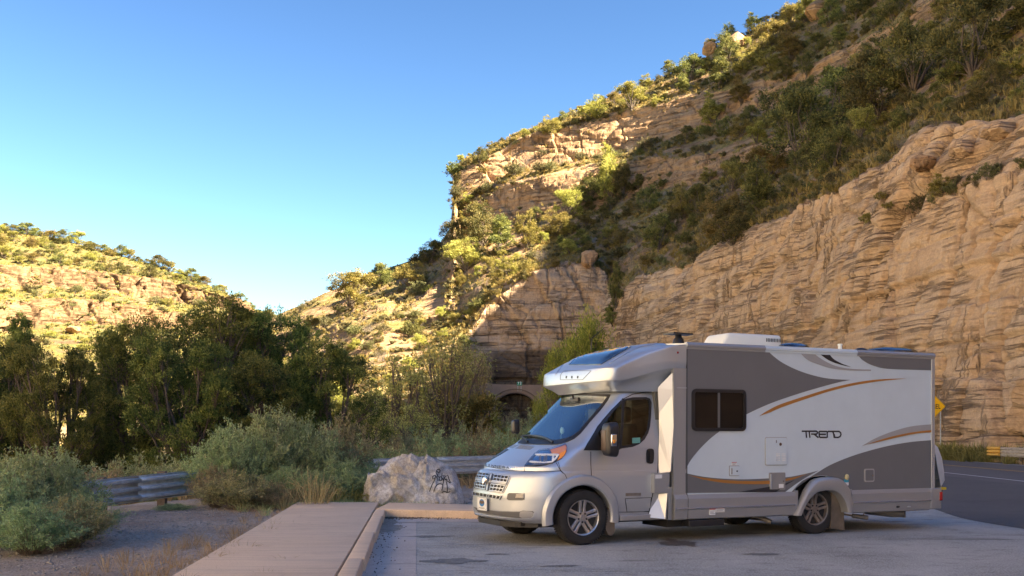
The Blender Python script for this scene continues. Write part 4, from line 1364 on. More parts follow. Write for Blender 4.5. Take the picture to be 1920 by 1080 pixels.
bk = smoothline(ZB([(705, 726), (650, 756), (600, 788), (545, 829)]))
vinyl('grey_swoosh', lo + bk[1:] + ZB([(64, 834)]), M['taupe'])
g3 = smoothline(ZB([(575, 829), (610, 797), (700, 737), (760, 700), (850, 662), (950, 630), (1050, 605), (1150, 588), (1252, 579)]))
vp = [S(*p) for p in g3] + [(XR + 0.01, SK + 0.002), (-4.40, SK + 0.002)]
for i in range(1, 12):
    a = math.pi * (1 - i / 12); vp.append((-3.93 + 0.475 * math.cos(a), SK + 0.245 * math.sin(a)))
vp = [p for p in vp if p[0] < -3.40 or True]
MB().prism(vp + [(-3.455, SK + 0.002)], 'y', W + 0.001, W + 0.005).build('grey_swoosh', M['taupe'], rv)
g4 = smoothline(ZB([(893, 163), (915, 190), (950, 212), (990, 226), (1030, 234), (1100, 238), (1258, 243)]))
vinyl('grey_swoosh', g4 + ZB([(1258, 183)]), M['taupe'])
vinyl('orange_stripe', smoothline(ZB([(420, 463), (460, 437), (520, 407), (640, 367), (760, 330), (880, 302), (1000, 286), (1128, 282)])) + smoothline(ZB([(1000, 295), (880, 314), (760, 343), (640, 382), (530, 420), (470, 446)])), M['orange'], 0.003)
vinyl('orange_stripe', smoothline(ZB([(75, 747), (150, 760), (250, 771), (350, 776), (465, 774), (545, 765), (590, 757), (645, 744)])) + smoothline(ZB([(590, 766), (545, 776), (465, 790), (350, 790), (250, 785), (150, 769)])), M['orange'], 0.008)
vinyl('dark_stripe', smoothline(ZB([(320, 829), (400, 815), (468, 803), (540, 788), (592, 770)])) + ZB([(545, 797), (500, 829)]), M['navy'], 0.007)
vinyl('light_grey_stripe', smoothline(ZB([(613, 152), (650, 190), (700, 212), (770, 233), (850, 243), (958, 246)])) + smoothline(ZB([(958, 239), (860, 235), (790, 222), (740, 200), (700, 175), (680, 155)])), M['lightgrey'], 0.003)
vinyl('dark_stripe', smoothline(ZB([(703, 155), (740, 185), (780, 205), (830, 220), (862, 226)])) + smoothline(ZB([(820, 212), (785, 193), (765, 175), (757, 158)])), M['navy'], 0.003)
vinyl('light_grey_stripe', smoothline(ZB([(915, 607), (970, 575), (1040, 545), (1120, 520), (1180, 509), (1252, 503)])) + smoothline(ZB([(1252, 540), (1180, 546), (1100, 562), (1020, 580), (960, 595)])), M['lightgrey'], 0.003)
vinyl('orange_stripe', smoothline(ZB([(935, 601), (1020, 572), (1100, 552), (1180, 538), (1252, 530)])) + smoothline(ZB([(1252, 541), (1180, 547), (1100, 562), (1020, 581)])), M['orange'], 0.008)

# roof rail (gutter) in three tones, corner post
def rail(x0, x1, mat, lab=None):
    pr_ = [(W - 0.01, ZT - 0.085), (W + 0.012, ZT - 0.085), (W + 0.014, ZT - 0.055), (W + 0.026, ZT - 0.05), (W + 0.028, ZT - 0.02), (W + 0.012, ZT - 0.005), (W + 0.006, ZT + 0.012), (W - 0.05, ZT + 0.012), (W - 0.05, ZT - 0.03)]
    MB().prism(pr_, 'x', x0, x1).build('roof_rail', mat, rv)
xa, xb = S(1434, 655)[0], S(1606, 662)[0]
rail(XF, xa, M['silver2']); rail(xa, xb, M['white']); rail(xb, XR - 0.02, M['silver2'])
MB().prism([(-W - 0.02, ZT - 0.085), (-W - 0.02, ZT), (-W + 0.05, ZT + 0.012), (-W + 0.05, ZT - 0.03)], 'x', XF, XR).build('roof_rail', M['silver2'], rv)
MB().box((XR - 0.022, W - 0.05, 0.6), (XR + 0.05, W + 0.014, ZT - 0.085), 0.006).build('corner_post', M['silver'], rv)
MB().box((XR - 0.022, -W + 0.05, 0.6), (XR + 0.05, -W - 0.014, ZT - 0.085), 0.006).build('corner_post', M['silver'], rv)

# front cap of the box: flat strip, angled wings
for sgn in (1, -1):
    MB().prism([(-1.36, 0.30), (-1.36, 2.385), (-1.58, 2.385), (-1.572, 0.30)], 'y', sgn * (W - 0.06), sgn * (W + 0.004)).build('front_cap', M['silver2'], rv)
gp = MB().box((-1.571, W - 0.01, 0.3), (-1.580, W + 0.010, ZT - 0.09)).build('cap_seam', M['black_soft'], rv)
cs = MB(); 
a_, b_ = S(1269, 727), S(1287, 728)
cs.box((a_[0], W, a_[1] - 0.006), (b_[0], W + 0.007, a_[1] + 0.006)).build('cap_seam', M['silver'], rv)
WINGM = simple('sky-bright wing panel', (0.66, 0.67, 0.66), 0.32, metal=0.35, coat=0.3)  # paler than the cab silver: sky sheen of the angled face put into colour
q = [onplane(*Z1([(1003, 222)])[0], 'y', W), onplane(*Z1([(1000, 322)])[0], 'y', W), onplane(*Z1([(975, 698)])[0], 'y', W),
     onplane(*Z1([(914, 705)])[0], 'y', 1.0), onplane(*Z1([(922, 560)])[0], 'y', 1.0), onplane(*Z1([(922, 430)])[0], 'y', 1.0), onplane(*Z1([(916, 312)])[0], 'y', 1.0)]
q2 = [onplane(*Z1([(913, 800)])[0], 'y', 1.0), onplane(*Z1([(960, 798)])[0], 'y', W), onplane(*Z1([(950, 916)])[0], 'y', W), onplane(*Z1([(868, 908)])[0], 'y', 1.0)]
for poly in (q, q2):
    for sgn in (1, -1):
        vs = [(x, y * sgn, z) for x, y, z in poly] + [(x - 0.03, y * sgn * 0.98, z) for x, y, z in poly]
        n_ = len(poly)
        tri = [(0, 1, 6), (1, 5, 6), (1, 2, 5), (2, 4, 5), (2, 3, 4)] if n_ == 7 else [(0, 1, 2), (0, 2, 3)]
        wing = MB().add(vs, tri + [tuple(i + n_ for i in reversed(t)) for t in tri] + [(i, (i + 1) % n_, (i + 1) % n_ + n_, i + n_) for i in range(n_)])
        wing.build('cap_wing', WINGM, rv)
# filler between cab and box behind the wings
MB().box((-1.27, -1.0, 0.42), (-1.565, 1.0, 2.2)).box((-1.30, -W + .04, 0.3), (-1.56, W - .04, 0.75)).build('cap_filler', M['silver2'], rv)
fl2 = MB().prism([S(*p, W) for p in Z1([(905, 708), (975, 700), (972, 795), (905, 797)])], 'y', 1.02, W - 0.02).build('cap_pocket', M['silver2'], rv)
stk = MB().prism([S(*p, W) for p in Z1([(909, 712), (940, 711), (939, 729), (908, 730)])], 'y', W - 0.021, W - 0.017).build('warning_sticker', M['stickerwhite'], rv)

# skirts
def skirt(x0, x1):
    for sgn in (1, -1):
        pr_ = [(W * sgn + 0.0, 0.645), (sgn * (W + 0.012), 0.64), (sgn * (W + 0.035), 0.585), (sgn * (W + 0.035), 0.462), (sgn * (W + 0.045), 0.455), (sgn * (W + 0.045), 0.443), (sgn * (W + 0.032), 0.435), (sgn * (W + 0.020), 0.31), (sgn * (W - 0.02), 0.295), (sgn * (W - 0.06), 0.31), (sgn * (W - 0.06), 0.645)]
        MB().prism(pr_, 'x', x0, x1).build('skirt', M['silver2'], rv)
skirt(-1.36, -1.572); skirt(-1.582, -3.44); skirt(-4.51, -6.10)
for x0, x1 in ((-1.36, -1.572), (-1.582, -3.43), (-4.52, -6.10)):
    MB().box((x0, W + 0.034, 0.462), (x1, W + 0.049, 0.444), 0.004).build('skirt_highlight', M['chrome'], rv)  # bright strip laid over the skirt step in place of its highlight
# rear arch flare
arch_out = [S(*p) for p in ZB([(580, 942), (600, 898), (620, 855), (636, 820), (650, 796), (668, 775), (690, 763), (720, 757), (755, 756), (790, 760), (812, 770), (832, 788), (846, 810), (856, 850), (861, 890), (861, 928)])]
arch_in = [S(*p) for p in ZB([(611, 942), (622, 915), (634, 890), (648, 868), (664, 850), (684, 834), (704, 826), (730, 822), (755, 822), (772, 826), (788, 835), (802, 848), (813, 866), (822, 885), (828, 905), (832, 928)])]
arch_out = densify(arch_out, .0001 + 1.0, False); arch_in = densify(arch_in, 1.0, False)
for sgn in (1, -1):
    vs = []
    for (xo, zo), (xi, zi) in zip(arch_out, arch_in):
        for t, yy in ((0.0, W - 0.02), (0.0, W + 0.035), (0.10, W + 0.065), (0.30, W + 0.085), (0.75, W + 0.085), (0.95, W + 0.07), (1.0, W + 0.04), (1.0, W - 0.20)):
            vs.append((xo + (xi - xo) * t, yy * sgn, zo + (zi - zo) * t))
    n_ = len(arch_out)
    fs = [(i * 8 + j, i * 8 + j + 1, i * 8 + j + 9, i * 8 + j + 8) for i in range(n_ - 1) for j in range(7)] + [tuple(range(8)), tuple((n_ - 1) * 8 + j for j in range(8))]
    MB().add(vs, fs).build('rear_arch', M['silver2'], rv, smooth=35)
    # panel filling between arch outline and skirts
    MB().box((-3.44, sgn * (W - .05), 0.32), (-3.50, sgn * (W + 0.02), 0.66)).box((-4.43, sgn * (W - .05), 0.34), (-4.52, sgn * (W + 0.02), 0.66)).build('arch_filler', M['silver2'], rv)
    liner(-3.93, 0.36, 0.50, 0.62, 1.12, sgn)
# mud flaps
MB().prism([S(*p, 1.05) for p in ZR([(85, 640), (130, 655), (165, 700), (186, 790), (190, 962), (78, 948)])], 'y', 0.78, 1.06).build('mud_flap', M['flap'], rv)
MB().prism([S(*p, 1.05) for p in ZR([(85, 640), (130, 655), (165, 700), (186, 790), (190, 962), (78, 948)])], 'y', -0.78, -1.06).build('mud_flap', M['flap'], rv)
MB().prism([S(*p, 0.98) for p in Z3([(1570, 720), (1600, 600), (1635, 700), (1655, 800), (1655, 900), (1625, 934), (1590, 925), (1560, 870)])], 'y', 0.84, 1.0).build('mud_flap', M['flap'], rv)
MB().prism([S(*p, 0.98) for p in Z3([(1570, 720), (1600, 600), (1635, 700), (1655, 800), (1655, 900), (1625, 934), (1590, 925), (1560, 870)])], 'y', -0.84, -1.0).build('mud_flap', M['flap'], rv)

# window of the living area
wo = [S(*p) for p in roundpoly(ZB([(93, 331), (354, 333), (354, 535), (93, 535)]), 1)]
def rrect(x0, z0, x1, z1, r, n=5):
    x0, x1 = sorted((x0, x1)); z0, z1 = sorted((z0, z1))
    out = []
    for cx, cz, a in ((x1 - r, z1 - r, 0), (x0 + r, z1 - r, 90), (x0 + r, z0 + r, 180), (x1 - r, z0 + r, 270)):
        for i in range(n + 1):
            t = R(a + 90 * i / n); out.append((cx + r * math.cos(t), cz + r * math.sin(t)))
    return out
a_, b_ = S(*ZB([(93, 331)])[0]), S(*ZB([(354, 536)])[0])
wf = MB()
o_ = rrect(a_[0], a_[1], b_[0], b_[1], 0.07); i_ = rrect(a_[0] - 0.045, a_[1] - 0.045, b_[0] + 0.045, b_[1] + 0.045, 0.035)
n_ = len(o_)
vs = [(x, W, z) for x, z in o_] + [(x, W + 0.022, z) for x, z in o_] + [(x, W + 0.026, z) for x, z in i_] + [(x, W + 0.006, z) for x, z in i_]
fs = [(k_ * n_ + i, k_ * n_ + (i + 1) % n_, (k_ + 1) * n_ + (i + 1) % n_, (k_ + 1) * n_ + i) for k_ in range(3) for i in range(n_)]
win = wf.add(vs, fs).build('side_window_frame', M['black'], rv, smooth=30)
MB().prism([(x, z) for x, z in i_], 'y', W + 0.004, W + 0.008).build('pane', M['darkglass'], win)
mid = S(*ZB([(223, 400)])[0])[0]
MB().box((mid - 0.016, W + 0.007, a_[1] - 0.05), (mid + 0.016, W + 0.02, b_[1] + 0.05)).build('mullion', M['plastic_grey'], win)

# hatches, doors and lettering on the side
def door(name, pts, mat, th=0.018, r=0.025, label=None, parent=rv):
    a, b = S(*pts[0]), S(*pts[1])
    MB().prism(rrect(a[0] + 0.008, a[1] + 0.008, b[0] - 0.008, b[1] - 0.008, r), 'y', W + 0.001, W + 0.009).build('door_gasket', M['lightgrey'], parent)
    o = MB().prism(rrect(a[0], a[1], b[0], b[1], r), 'y', W + 0.010, W + th).build(name, mat, parent, smooth=30)
    if label: o['label'] = label
    return o
d1 = door('heater_door', ZM([(661, 200), (855, 447)]), M['white'])
pl = MB()
for cx in (772, 822):
    for i in range(5):
        a, b = S(*ZM([(cx - 17, 346 + i * 14.5)])[0]), S(*ZM([(cx + 17, 352 + i * 14.5)])[0])
        pl.box((a[0], W + 0.017, a[1]), (b[0], W + 0.026, b[1]), 0.002)
pl.build('louvre', M['stickerwhite'], d1)
c_ = S(*ZM([(795, 260)])[0])
MB().lathe([(0, W + 0.022), (0.022, W + 0.022), (0.024, W + 0.015)], 'y', (c_[0], 0, c_[1]), 14).build('exhaust_port', M['brown'], d1)
c_ = S(*ZM([(757, 235)])[0]); MB().box((c_[0] - 0.006, W + 0.017, c_[1] - 0.02), (c_[0] + 0.006, W + 0.021, c_[1] + 0.02)).build('latch', M['steel'], d1)
d2 = door('inlet_door', ZM([(332, 462), (415, 545)]), M['white'], 0.02, 0.012)
c_ = S(*ZM([(394, 507)])[0]); MB().lathe([(0, W + 0.026), (0.011, W + 0.026), (0.012, W + 0.018)], 'y', (c_[0], 0, c_[1]), 10).build('latch', M['black'], d2)
a, b = S(*ZM([(342, 480)])[0]), S(*ZM([(350, 535)])[0]); MB().box((a[0], W + 0.019, a[1]), (b[0], W + 0.025, b[1])).build('hinge', M['steel'], d2)
def sticker(pts, redtop=True):
    a, b = S(*pts[0]), S(*pts[1])
    yb = W + 0.004
    if (a[1] + b[1]) / 2 < 0.64: yb = W + 0.034
    o = MB().box((a[0], yb - 0.02, a[1]), (b[0], yb + 0.004, b[1])).build('sticker', M['stickerwhite'], rv)
    if redtop:
        MB().box((a[0], yb, a[1]), (b[0], yb + 0.006, a[1] - (a[1] - b[1]) * 0.16)).build('red_band', M['stickerred'], o)
    m_ = MB()
    for i in range(3):
        z_ = a[1] - (a[1] - b[1]) * (0.35 + 0.2 * i)
        m_.box((a[0] - 0.01, yb, z_), (b[0] + 0.01 + 0.02 * (i % 2), yb + 0.0055, z_ - 0.004))
    m_.build('fine_print', M['plastic_grey'], o)
sticker(ZM([(350, 425), (396, 458)]))
sticker(ZM([(135, 852), (188, 908)])); sticker(ZM([(192, 846), (273, 882)]))
d3 = door('service_door', ZM([(698, 526), (838, 672)]), M['greybox'], 0.022, 0.012, label='grey square service door crossing the orange stripe')
a, b = S(*ZM([(698, 535)])[0]), S(*ZM([(712, 672)])[0]); MB().box((a[0], W + 0.02, a[1]), (b[0], W + 0.03, b[1]), 0.003).build('hinge', M['silver'], d3)
c_ = S(*ZM([(820, 600)])[0]); MB().lathe([(0, W + 0.03), (0.012, W + 0.03), (0.013, W + 0.02)], 'y', (c_[0], 0, c_[1]), 10).build('lock', M['chrome'], d3)
a, b = S(*ZM([(778, 626)])[0]), S(*ZM([(820, 660)])[0]); MB().box((a[0], W + 0.02, a[1]), (b[0], W + 0.025, b[1])).build('door_sticker', M['stickerwhite'], d3)
a, b = S(*ZR([(358, 445)])[0]), S(*ZR([(442, 555)])[0])
d4 = MB().prism(rrect(a[0], a[1], b[0], b[1], 0.03), 'y', W + 0.001, W + 0.016).build('fuel_door_frame', M['lightgrey'], rv, smooth=30)
MB().prism(rrect(a[0] - 0.02, a[1] - 0.02, b[0] + 0.02, b[1] + 0.02, 0.02), 'y', W + 0.015, W + 0.019).build('fuel_door', M['taupe'], d4)
c_ = S(*ZR([(424, 503)])[0]); MB().box((c_[0] - 0.014, W + 0.018, c_[1] - 0.01), (c_[0] + 0.014, W + 0.03, c_[1] + 0.01)).build('lock', M['chrome'], d4)
# small dangling cap with blue-white tag
c_ = S(*ZR([(208, 515)])[0])
cp = MB().sphere((c_[0], W + 0.02, c_[1]), (0.038, 0.025, 0.045)).build('hose_cap', simple('yellowed cap', (0.5, 0.45, 0.25), 0.5), rv, smooth=True)
a, b = S(*ZR([(188, 535)])[0]), S(*ZR([(226, 560)])[0]); MB().box((a[0], W + 0.004, a[1]), (b[0], W + 0.012, b[1])).build('blue_tag', simple('blue tag', (0.04, 0.33, 0.46), 0.5), cp)
a, b = S(*ZR([(190, 560)])[0]), S(*ZR([(226, 585)])[0]); MB().box((a[0], W + 0.004, a[1] - 0.001), (b[0], W + 0.012, b[1])).build('white_tag', M['stickerwhite'], cp)
# TREND lettering: strokes
strokes = [  # in zoom pixels (1260,600,2.571)
    [[(627, 536), (675, 536)], [(645, 536), (648, 566)]],
    [[(664, 566), (661, 536), (695, 536), (700, 540), (700, 546), (696, 550), (672, 550)], [(684, 550), (704, 566)]],
    [[(745, 537), (712, 537), (708, 541), (710, 562), (714, 566), (744, 566)], [(712, 551), (740, 551)]],
    [[(748, 566), (748, 541), (753, 537), (770, 537), (777, 542), (779, 552)], [(779, 552), (781, 566)]],
    [[(784, 566), (800, 566), (810, 562), (814, 552), (812, 543), (804, 537), (772, 537)], [(781, 551), (784, 566)]],
]
for st in strokes:
    m_ = MB()
    for line in st:
        pts = [S(*p) for p in ZB(line)]
        for p_, q_ in zip(pts[:-1], pts[1:]):
            d_ = Vector((q_[0] - p_[0], q_[1] - p_[1])); L_ = d_.length; d_ /= max(L_, 1e-6)
            n2 = Vector((-d_.y, d_.x)) * 0.0115
            e_ = d_ * 0.006
            quad = [(p_[0] - e_.x + n2.x, p_[1] - e_.y + n2.y), (q_[0] + e_.x + n2.x, q_[1] + e_.y + n2.y), (q_[0] + e_.x - n2.x, q_[1] + e_.y - n2.y), (p_[0] - e_.x - n2.x, p_[1] - e_.y - n2.y)]
            m_.prism(quad, 'y', W + 0.0005, W + 0.004 + 0.0002 * len(m_.v) / 8)
    m_.build('letter', M['navy'], rv)
# marker lights in the skirt and on the cap
lm = MB()
c_ = S(*ZR([(636, 765)])[0]); lm.sphere((c_[0], W + 0.03, c_[1]), (0.04, 0.012, 0.016)); lm.build('marker_lamp', M['black'], rv, smooth=True)
lm = MB(); c_ = S(*ZR([(727, 765)])[0]); lm.sphere((c_[0], W + 0.03, c_[1]), (0.04, 0.012, 0.014)); lm.build('marker_lamp', M['silver'], rv, smooth=True)
c_ = S(1270.5, 661); MB().sphere((c_[0], W + 0.006, c_[1]), (0.017, 0.012, 0.017)).build('marker_lamp', M['red'], rv, smooth=True)

# rear bumper, tail light, covered cargo on the back
rb = MB().box((XR + 0.09, -W - 0.03, 0.31), (XR - 0.16, W + 0.03, 0.645), 0.03).build('rear_bumper', M['silver2'], rv, smooth=40)
MB().box((XR - 0.10, W - 0.05, 0.44), (XR - 0.165, W + 0.038, 0.58), 0.01).build('tail_light', M['red'], rb, smooth=40)
MB().box((XR - 0.10, -W + 0.05, 0.44), (XR - 0.165, -W - 0.038, 0.58), 0.01).build('tail_light', M['red'], rb, smooth=40)
cvv = []
th = np.linspace(0, math.pi, 13)
prof = [(0.64, 0.42), (0.75, 0.55), (0.9, 0.52), (1.1, 0.42), (1.28, 0.24), (1.34, 0.02)]
for z_, d_ in prof:
    for j in range(25):
        y_ = -0.95 + 2.06 * j / 24
        wob = 0.03 * vnoise(y_ * 5, z_ * 6, 0.0, 3)
        cvv.append((XR - 0.02 - (d_ + wob) * (1 - abs(j / 12 - 1) ** 6 * 0.6), y_, z_))
cvf = [(i * 25 + j, i * 25 + j + 1, (i + 1) * 25 + j + 1, (i + 1) * 25 + j) for i in range(5) for j in range(24)]
cvf += [tuple(i * 25 for i in range(6)), tuple(i * 25 + 24 for i in range(6))[::-1]]
cg = MB().add(cvv, cvf).build('cargo_cover', M['foil'], rv, smooth=50)
MB().box((XR - 0.12, 0.8, 0.60), (XR - 0.42, 1.0, 0.64)).build('strap', M['yellow'], cg)
MB().box((XR - 0.12, -0.7, 0.52), (XR - 0.34, 1.0, 0.60)).build('rack_bar', M['black'], rv)

# things under the floor
MB().box(S(1289, 972) [0:1] + (1.0, 0.29), S(1355, 972)[0:1] + (W + 0.04, 0.20), 0.01).build('entry_step', M['black'], rv, smooth=40)
MB().box((-1.35, 0.35, 0.19), (-2.1, 0.98, 0.34)).build('tank', M['under'], rv)
ex = MB()
p0 = onplane(1420, 968, 'y', 0.80); p1 = onplane(1446, 979, 'y', 0.95)
ex.tube([(p0[0] + 0.5, 0.3, 0.36), (p0[0] + 0.1, 0.6, 0.33), p0, p1], [0.04, 0.045, 0.038, 0.036], 12)
ex.build('exhaust_pipe', M['steel'], rv, smooth=40)
MB().tube([(-2.0, 0.2, 0.33), (-2.8, 0.25, 0.33)], 0.10, 14).build('silencer', M['steel'], rv, smooth=40)
MB().tube([onplane(1598, 967, 'y', 0.85), onplane(1627, 970.5, 'y', 0.95)], [0.035, 0.035], 10).tube([onplane(1575, 963, 'y', 0.7), onplane(1602, 967.5, 'y', 0.86)], 0.015, 8).tube([onplane(1618, 967, 'y', 0.9), onplane(1623, 958, 'y', 0.9)], 0.01, 6).build('drain_pipe', M['steel'], rv, smooth=40)
pA = onplane(1672, 962, 'y', 0.9)
MB().tube([(pA[0] + 0.25, 0.6, pA[2] + 0.03), pA, (pA[0] - 0.16, 0.95, pA[2])], [0.06, 0.065, 0.065], 12).box((pA[0] - 0.17, 0.6, pA[2] - 0.07), (pA[0] - 0.19, 1.0, pA[2] + 0.1)).build('hitch', M['plastic_grey'], rv, smooth=40)
MB().tube([(pA[0] + 1.0, 0.5, 0.36), (pA[0] - 0.2, 0.5, 0.36)], 0.03, 8).build('frame_rail', M['under'], rv)
# running board of the cab
MB().box((-0.58, 0.80, 0.30), (-1.22, 1.02, 0.385), 0.02).build('running_board', M['silver2'], rv, smooth=40)
MB().box((-0.50, -0.9, 0.28), (-1.30, 0.9, 0.42)).build('cab_floor', M['under'], rv)
MB().box((0.75, -0.7, 0.26), (0.42, 0.7, 0.5)).box((0.45, -0.5, 0.22), (-0.45, 0.5, 0.5)).build('engine_tray', M['under'], rv)
MB().lathe([(0.035, -0.85), (0.035, 0.85)], 'y', (-0.02, 0, 0.36), 10).build('front_axle', M['under'], rv, smooth=40)

# roof equipment
a0 = S(1350, 640, 0.35)[0]; a1 = S(1467, 644, 0.35)[0]
zr = ZT + 0.035
def hull(name, x0, x1, y0, y1, z0, z1, inset, mat, parent, nose=0.0, bev=0.05):
    bm = bmesh.new()
    b = [bm.verts.new(p) for p in ((x0, y0, z0), (x1, y0, z0), (x1, y1, z0), (x0, y1, z0), (x0 - nose, y0 + inset, z1), (x1 + inset * .2, y0 + inset, z1), (x1 + inset * .2, y1 - inset, z1), (x0 - nose, y1 - inset, z1))]
    for f in [(3, 2, 1, 0), (4, 5, 6, 7), (0, 1, 5, 4), (1, 2, 6, 5), (2, 3, 7, 6), (3, 0, 4, 7)]: bm.faces.new([b[i] for i in f])
    bmesh.ops.bevel(bm, geom=bm.edges[:], offset=bev, segments=4, profile=0.5, affect='EDGES')
    bmesh.ops.recalc_face_normals(bm, faces=bm.faces[:])
    me_ = bpy.data.meshes.new(name); bm.to_mesh(me_); bm.free()
    me_.polygons.foreach_set('use_smooth', np.ones(len(me_.polygons), bool)); me_.set_sharp_from_angle(angle=R(35))
    me_.materials.append(mat)
    return link(name, me_, parent)
ztop = onplane(1400, 625, 'y', 0.35)[2]
ac = hull('air_conditioner', a0, a1, -0.22, 0.35, zr - 0.02, ztop, 0.012, M['whiteplastic'], rv, 0.16)
gm = MB()
gA, gB = onplane(1436, 630, 'y', 0.33), onplane(1465, 646, 'y', 0.33)
for i in range(11):
    x_ = gA[0] + (gB[0] - gA[0]) * i / 10
    gm.box((x_ - 0.004, 0.346, gA[2] - 0.035), (x_ + 0.004, 0.353, gB[2] + 0.03))
gm.build('vent_grille', M['black'], ac)
an = MB()
pA = onplane(1272, 638, 'y', 0.2)
an.lathe([(0.0, 0.0), (0.09, 0.0), (0.075, 0.06), (0.05, 0.09), (0.045, 0.13), (0, 0.13)], 'z', (pA[0], 0.2, pA[2] - 0.05), 16)
an.add([(pA[0] + 0.17, 0.05, pA[2] + 0.085), (pA[0] - 0.20, 0.14, pA[2] + 0.075), (pA[0] - 0.16, 0.36, pA[2] + 0.075), (pA[0] + 0.15, 0.30, pA[2] + 0.085),
        (pA[0] + 0.17, 0.05, pA[2] + 0.11), (pA[0] - 0.18, 0.14, pA[2] + 0.095), (pA[0] - 0.14, 0.36, pA[2] + 0.095), (pA[0] + 0.15, 0.30, pA[2] + 0.11)],
       [(3, 2, 1, 0), (4, 5, 6, 7), (0, 1, 5, 4), (1, 2, 6, 5), (2, 3, 7, 6), (3, 0, 4, 7)])
an.build('tv_antenna', M['black'], rv, smooth=35)
def dome(name, pxa, pxb, ytop, yy, mat, h=None, wide=0.3, base=None):
    A_, B_ = onplane(pxa, ytop + 6, 'y', yy), onplane(pxb, ytop + 6, 'y', yy)
    zt_ = onplane((pxa + pxb) / 2, ytop, 'y', yy)[2]
    cx, rx = (A_[0] + B_[0]) / 2, abs(A_[0] - B_[0]) / 2
    vs, fs = [], []
    m_ = 8
    for i in range(m_ + 1):
        t = i / m_ * math.pi / 2
        for k_ in range(20):
            a = 2 * math.pi * k_ / 20
            c1, s1 = math.cos(a), math.sin(a)
            k2 = 1 / (abs(c1) ** 4 + abs(s1) ** 4) ** 0.25
            vs.append((cx + rx * math.sin(t) * c1 * k2, yy - 0.1 + wide * math.sin(t) * s1 * k2, zr + 0.01 + (zt_ - zr) * math.cos(t) ** 0.8))
    fs = [(i * 20 + k_, (i + 1) * 20 + k_, (i + 1) * 20 + (k_ + 1) % 20, i * 20 + (k_ + 1) % 20) for i in range(m_) for k_ in range(20)]
    return MB().add(vs, fs).build(name, mat, rv, smooth=True)
dome('roof_vent', 1466, 1510, 643, 0.45, M['solar'])
dome('roof_vent', 1637, 1718, 651, 0.45, M['solar'])
dome('roof_vent', 1612, 1634, 652.5, 0.55, M['black'], wide=0.08)
pA = onplane(1575, 654, 'y', 0.75)
MB().lathe([(0, pA[2] - zr + 0.075), (0.035, pA[2] - zr + 0.075), (0.038, pA[2] - zr + 0.055), (0.03, pA[2] - zr + 0.05), (0.03, -0.02)], 'z', (pA[0], 0.75, zr), 12).build('vent_pipe', M['whiteplastic'], rv, smooth=35)
# whip antenna at the cab roof
pA = onplane(1108, 656, 'y', -0.7)
MB().tube([pA, onplane(1110, 634, 'y', -0.7), onplane(1120, 625, 'y', -0.7), onplane(1133, 615, 'y', -0.7)], [0.008, 0.006, 0.005, 0.003], 6).build('radio_aerial', M['black'], rv)

# mirrors: big folding towing mirrors
def mirror(sgn):
    c = Vector((-0.24, 1.22 * sgn, 1.50))
    if sgn < 0: c = Vector(onplane(966, 800, 'y', -1.14))
    if sgn > 0:
        cc = onplane(*Z1([(697, 550)])[0], 'y', 1.20); c = Vector(cc)
    bm = bmesh.new()
    n1, n2 = 10, 14
    vs = []
    # rounded slab: front face convex
    hx, hy, hz_ = 0.085, 0.125, 0.235
    if sgn < 0: hx, hy, hz_ = 0.05, 0.07, 0.11
    bmesh.ops.create_cube(bm, size=2)
    bmesh.ops.bevel(bm, geom=bm.edges[:], offset=0.45, segments=5, profile=0.5, affect='EDGES')
    for v in bm.verts:
        x, y, z = v.co
        tap = 1 - 0.12 * (x + 1) / 2
        v.co = Vector((c.x + x * hx, c.y + y * hy * tap * 1.0, c.z + z * hz_ * tap + 0.02 * sgn * 0))
    bmesh.ops.recalc_face_normals(bm, faces=bm.faces[:])
    me_ = bpy.data.meshes.new('wing_mirror'); bm.to_mesh(me_); bm.free()
    me_.polygons.foreach_set('use_smooth', np.ones(len(me_.polygons), bool))
    me_.materials.append(M['black'])
    o = link('wing_mirror', me_, rv)
    inner = 0.96 * sgn
    if sgn < 0: return o
    MB().tube([(c.x - 0.0, c.y - 0.08 * sgn, c.z + 0.6 * hz_), (c.x - 0.02, inner, c.z + 0.4 * hz_)], [0.025, 0.035], 8).tube([(c.x, c.y - 0.08 * sgn, c.z - 0.6 * hz_), (c.x - 0.02, inner, c.z - 0.6 * hz_)], [0.025, 0.035], 8).build('mirror_arm', M['black'], o, smooth=40)
    if sgn > 0:
        MB().box((c.x + hx * .80, c.y - hy * .72, c.z - hz_ * .62), (c.x + hx * 1.06, c.y + hy * 0.30, c.z + hz_ * .55), 0.02).build('mirror_cap', simple('brown-grey cap', (0.085, 0.06, 0.045), 0.45), o, smooth=40)
        MB().box((c.x - 0.03, c.y + hy * .86, c.z - 0.09), (c.x + 0.055, c.y + hy * 1.06, c.z + 0.07), 0.012).build('side_repeater', M['chrome'], o, smooth=40)
        MB().box((c.x - 0.0, c.y + hy * 1.0, c.z - 0.05), (c.x + 0.035, c.y + hy * 1.10, c.z + 0.0), 0.006).build('repeater_lens', M['amber'], o, smooth=40)
    return o
mirror(1); mirror(-1)
patch('mirror_base', Z1([(574, 600), (590, 570), (618, 528), (640, 520), (668, 600)]), M['black'], rv, off=0.012, step=3, mirror=True)

# wipers
wp = MB()
for ln in (Z2([(650, 672), (600, 640), (520, 605), (420, 592), (310, 597)]), Z2([(368, 665), (320, 625), (275, 590), (245, 520), (218, 475)])):
    pts = ribbon_pts(ln, cab_bvh, 4)
    wp.tube([p + n * 0.03 for p, n in pts], list(np.linspace(0.016, 0.009, len(pts))), 6)
    pts2 = pts[len(pts) // 3:]
    wp.tube([p + n * 0.014 for p, n in pts2], 0.008, 6)
wp.build('wiper', M['black'], rv, smooth=40)
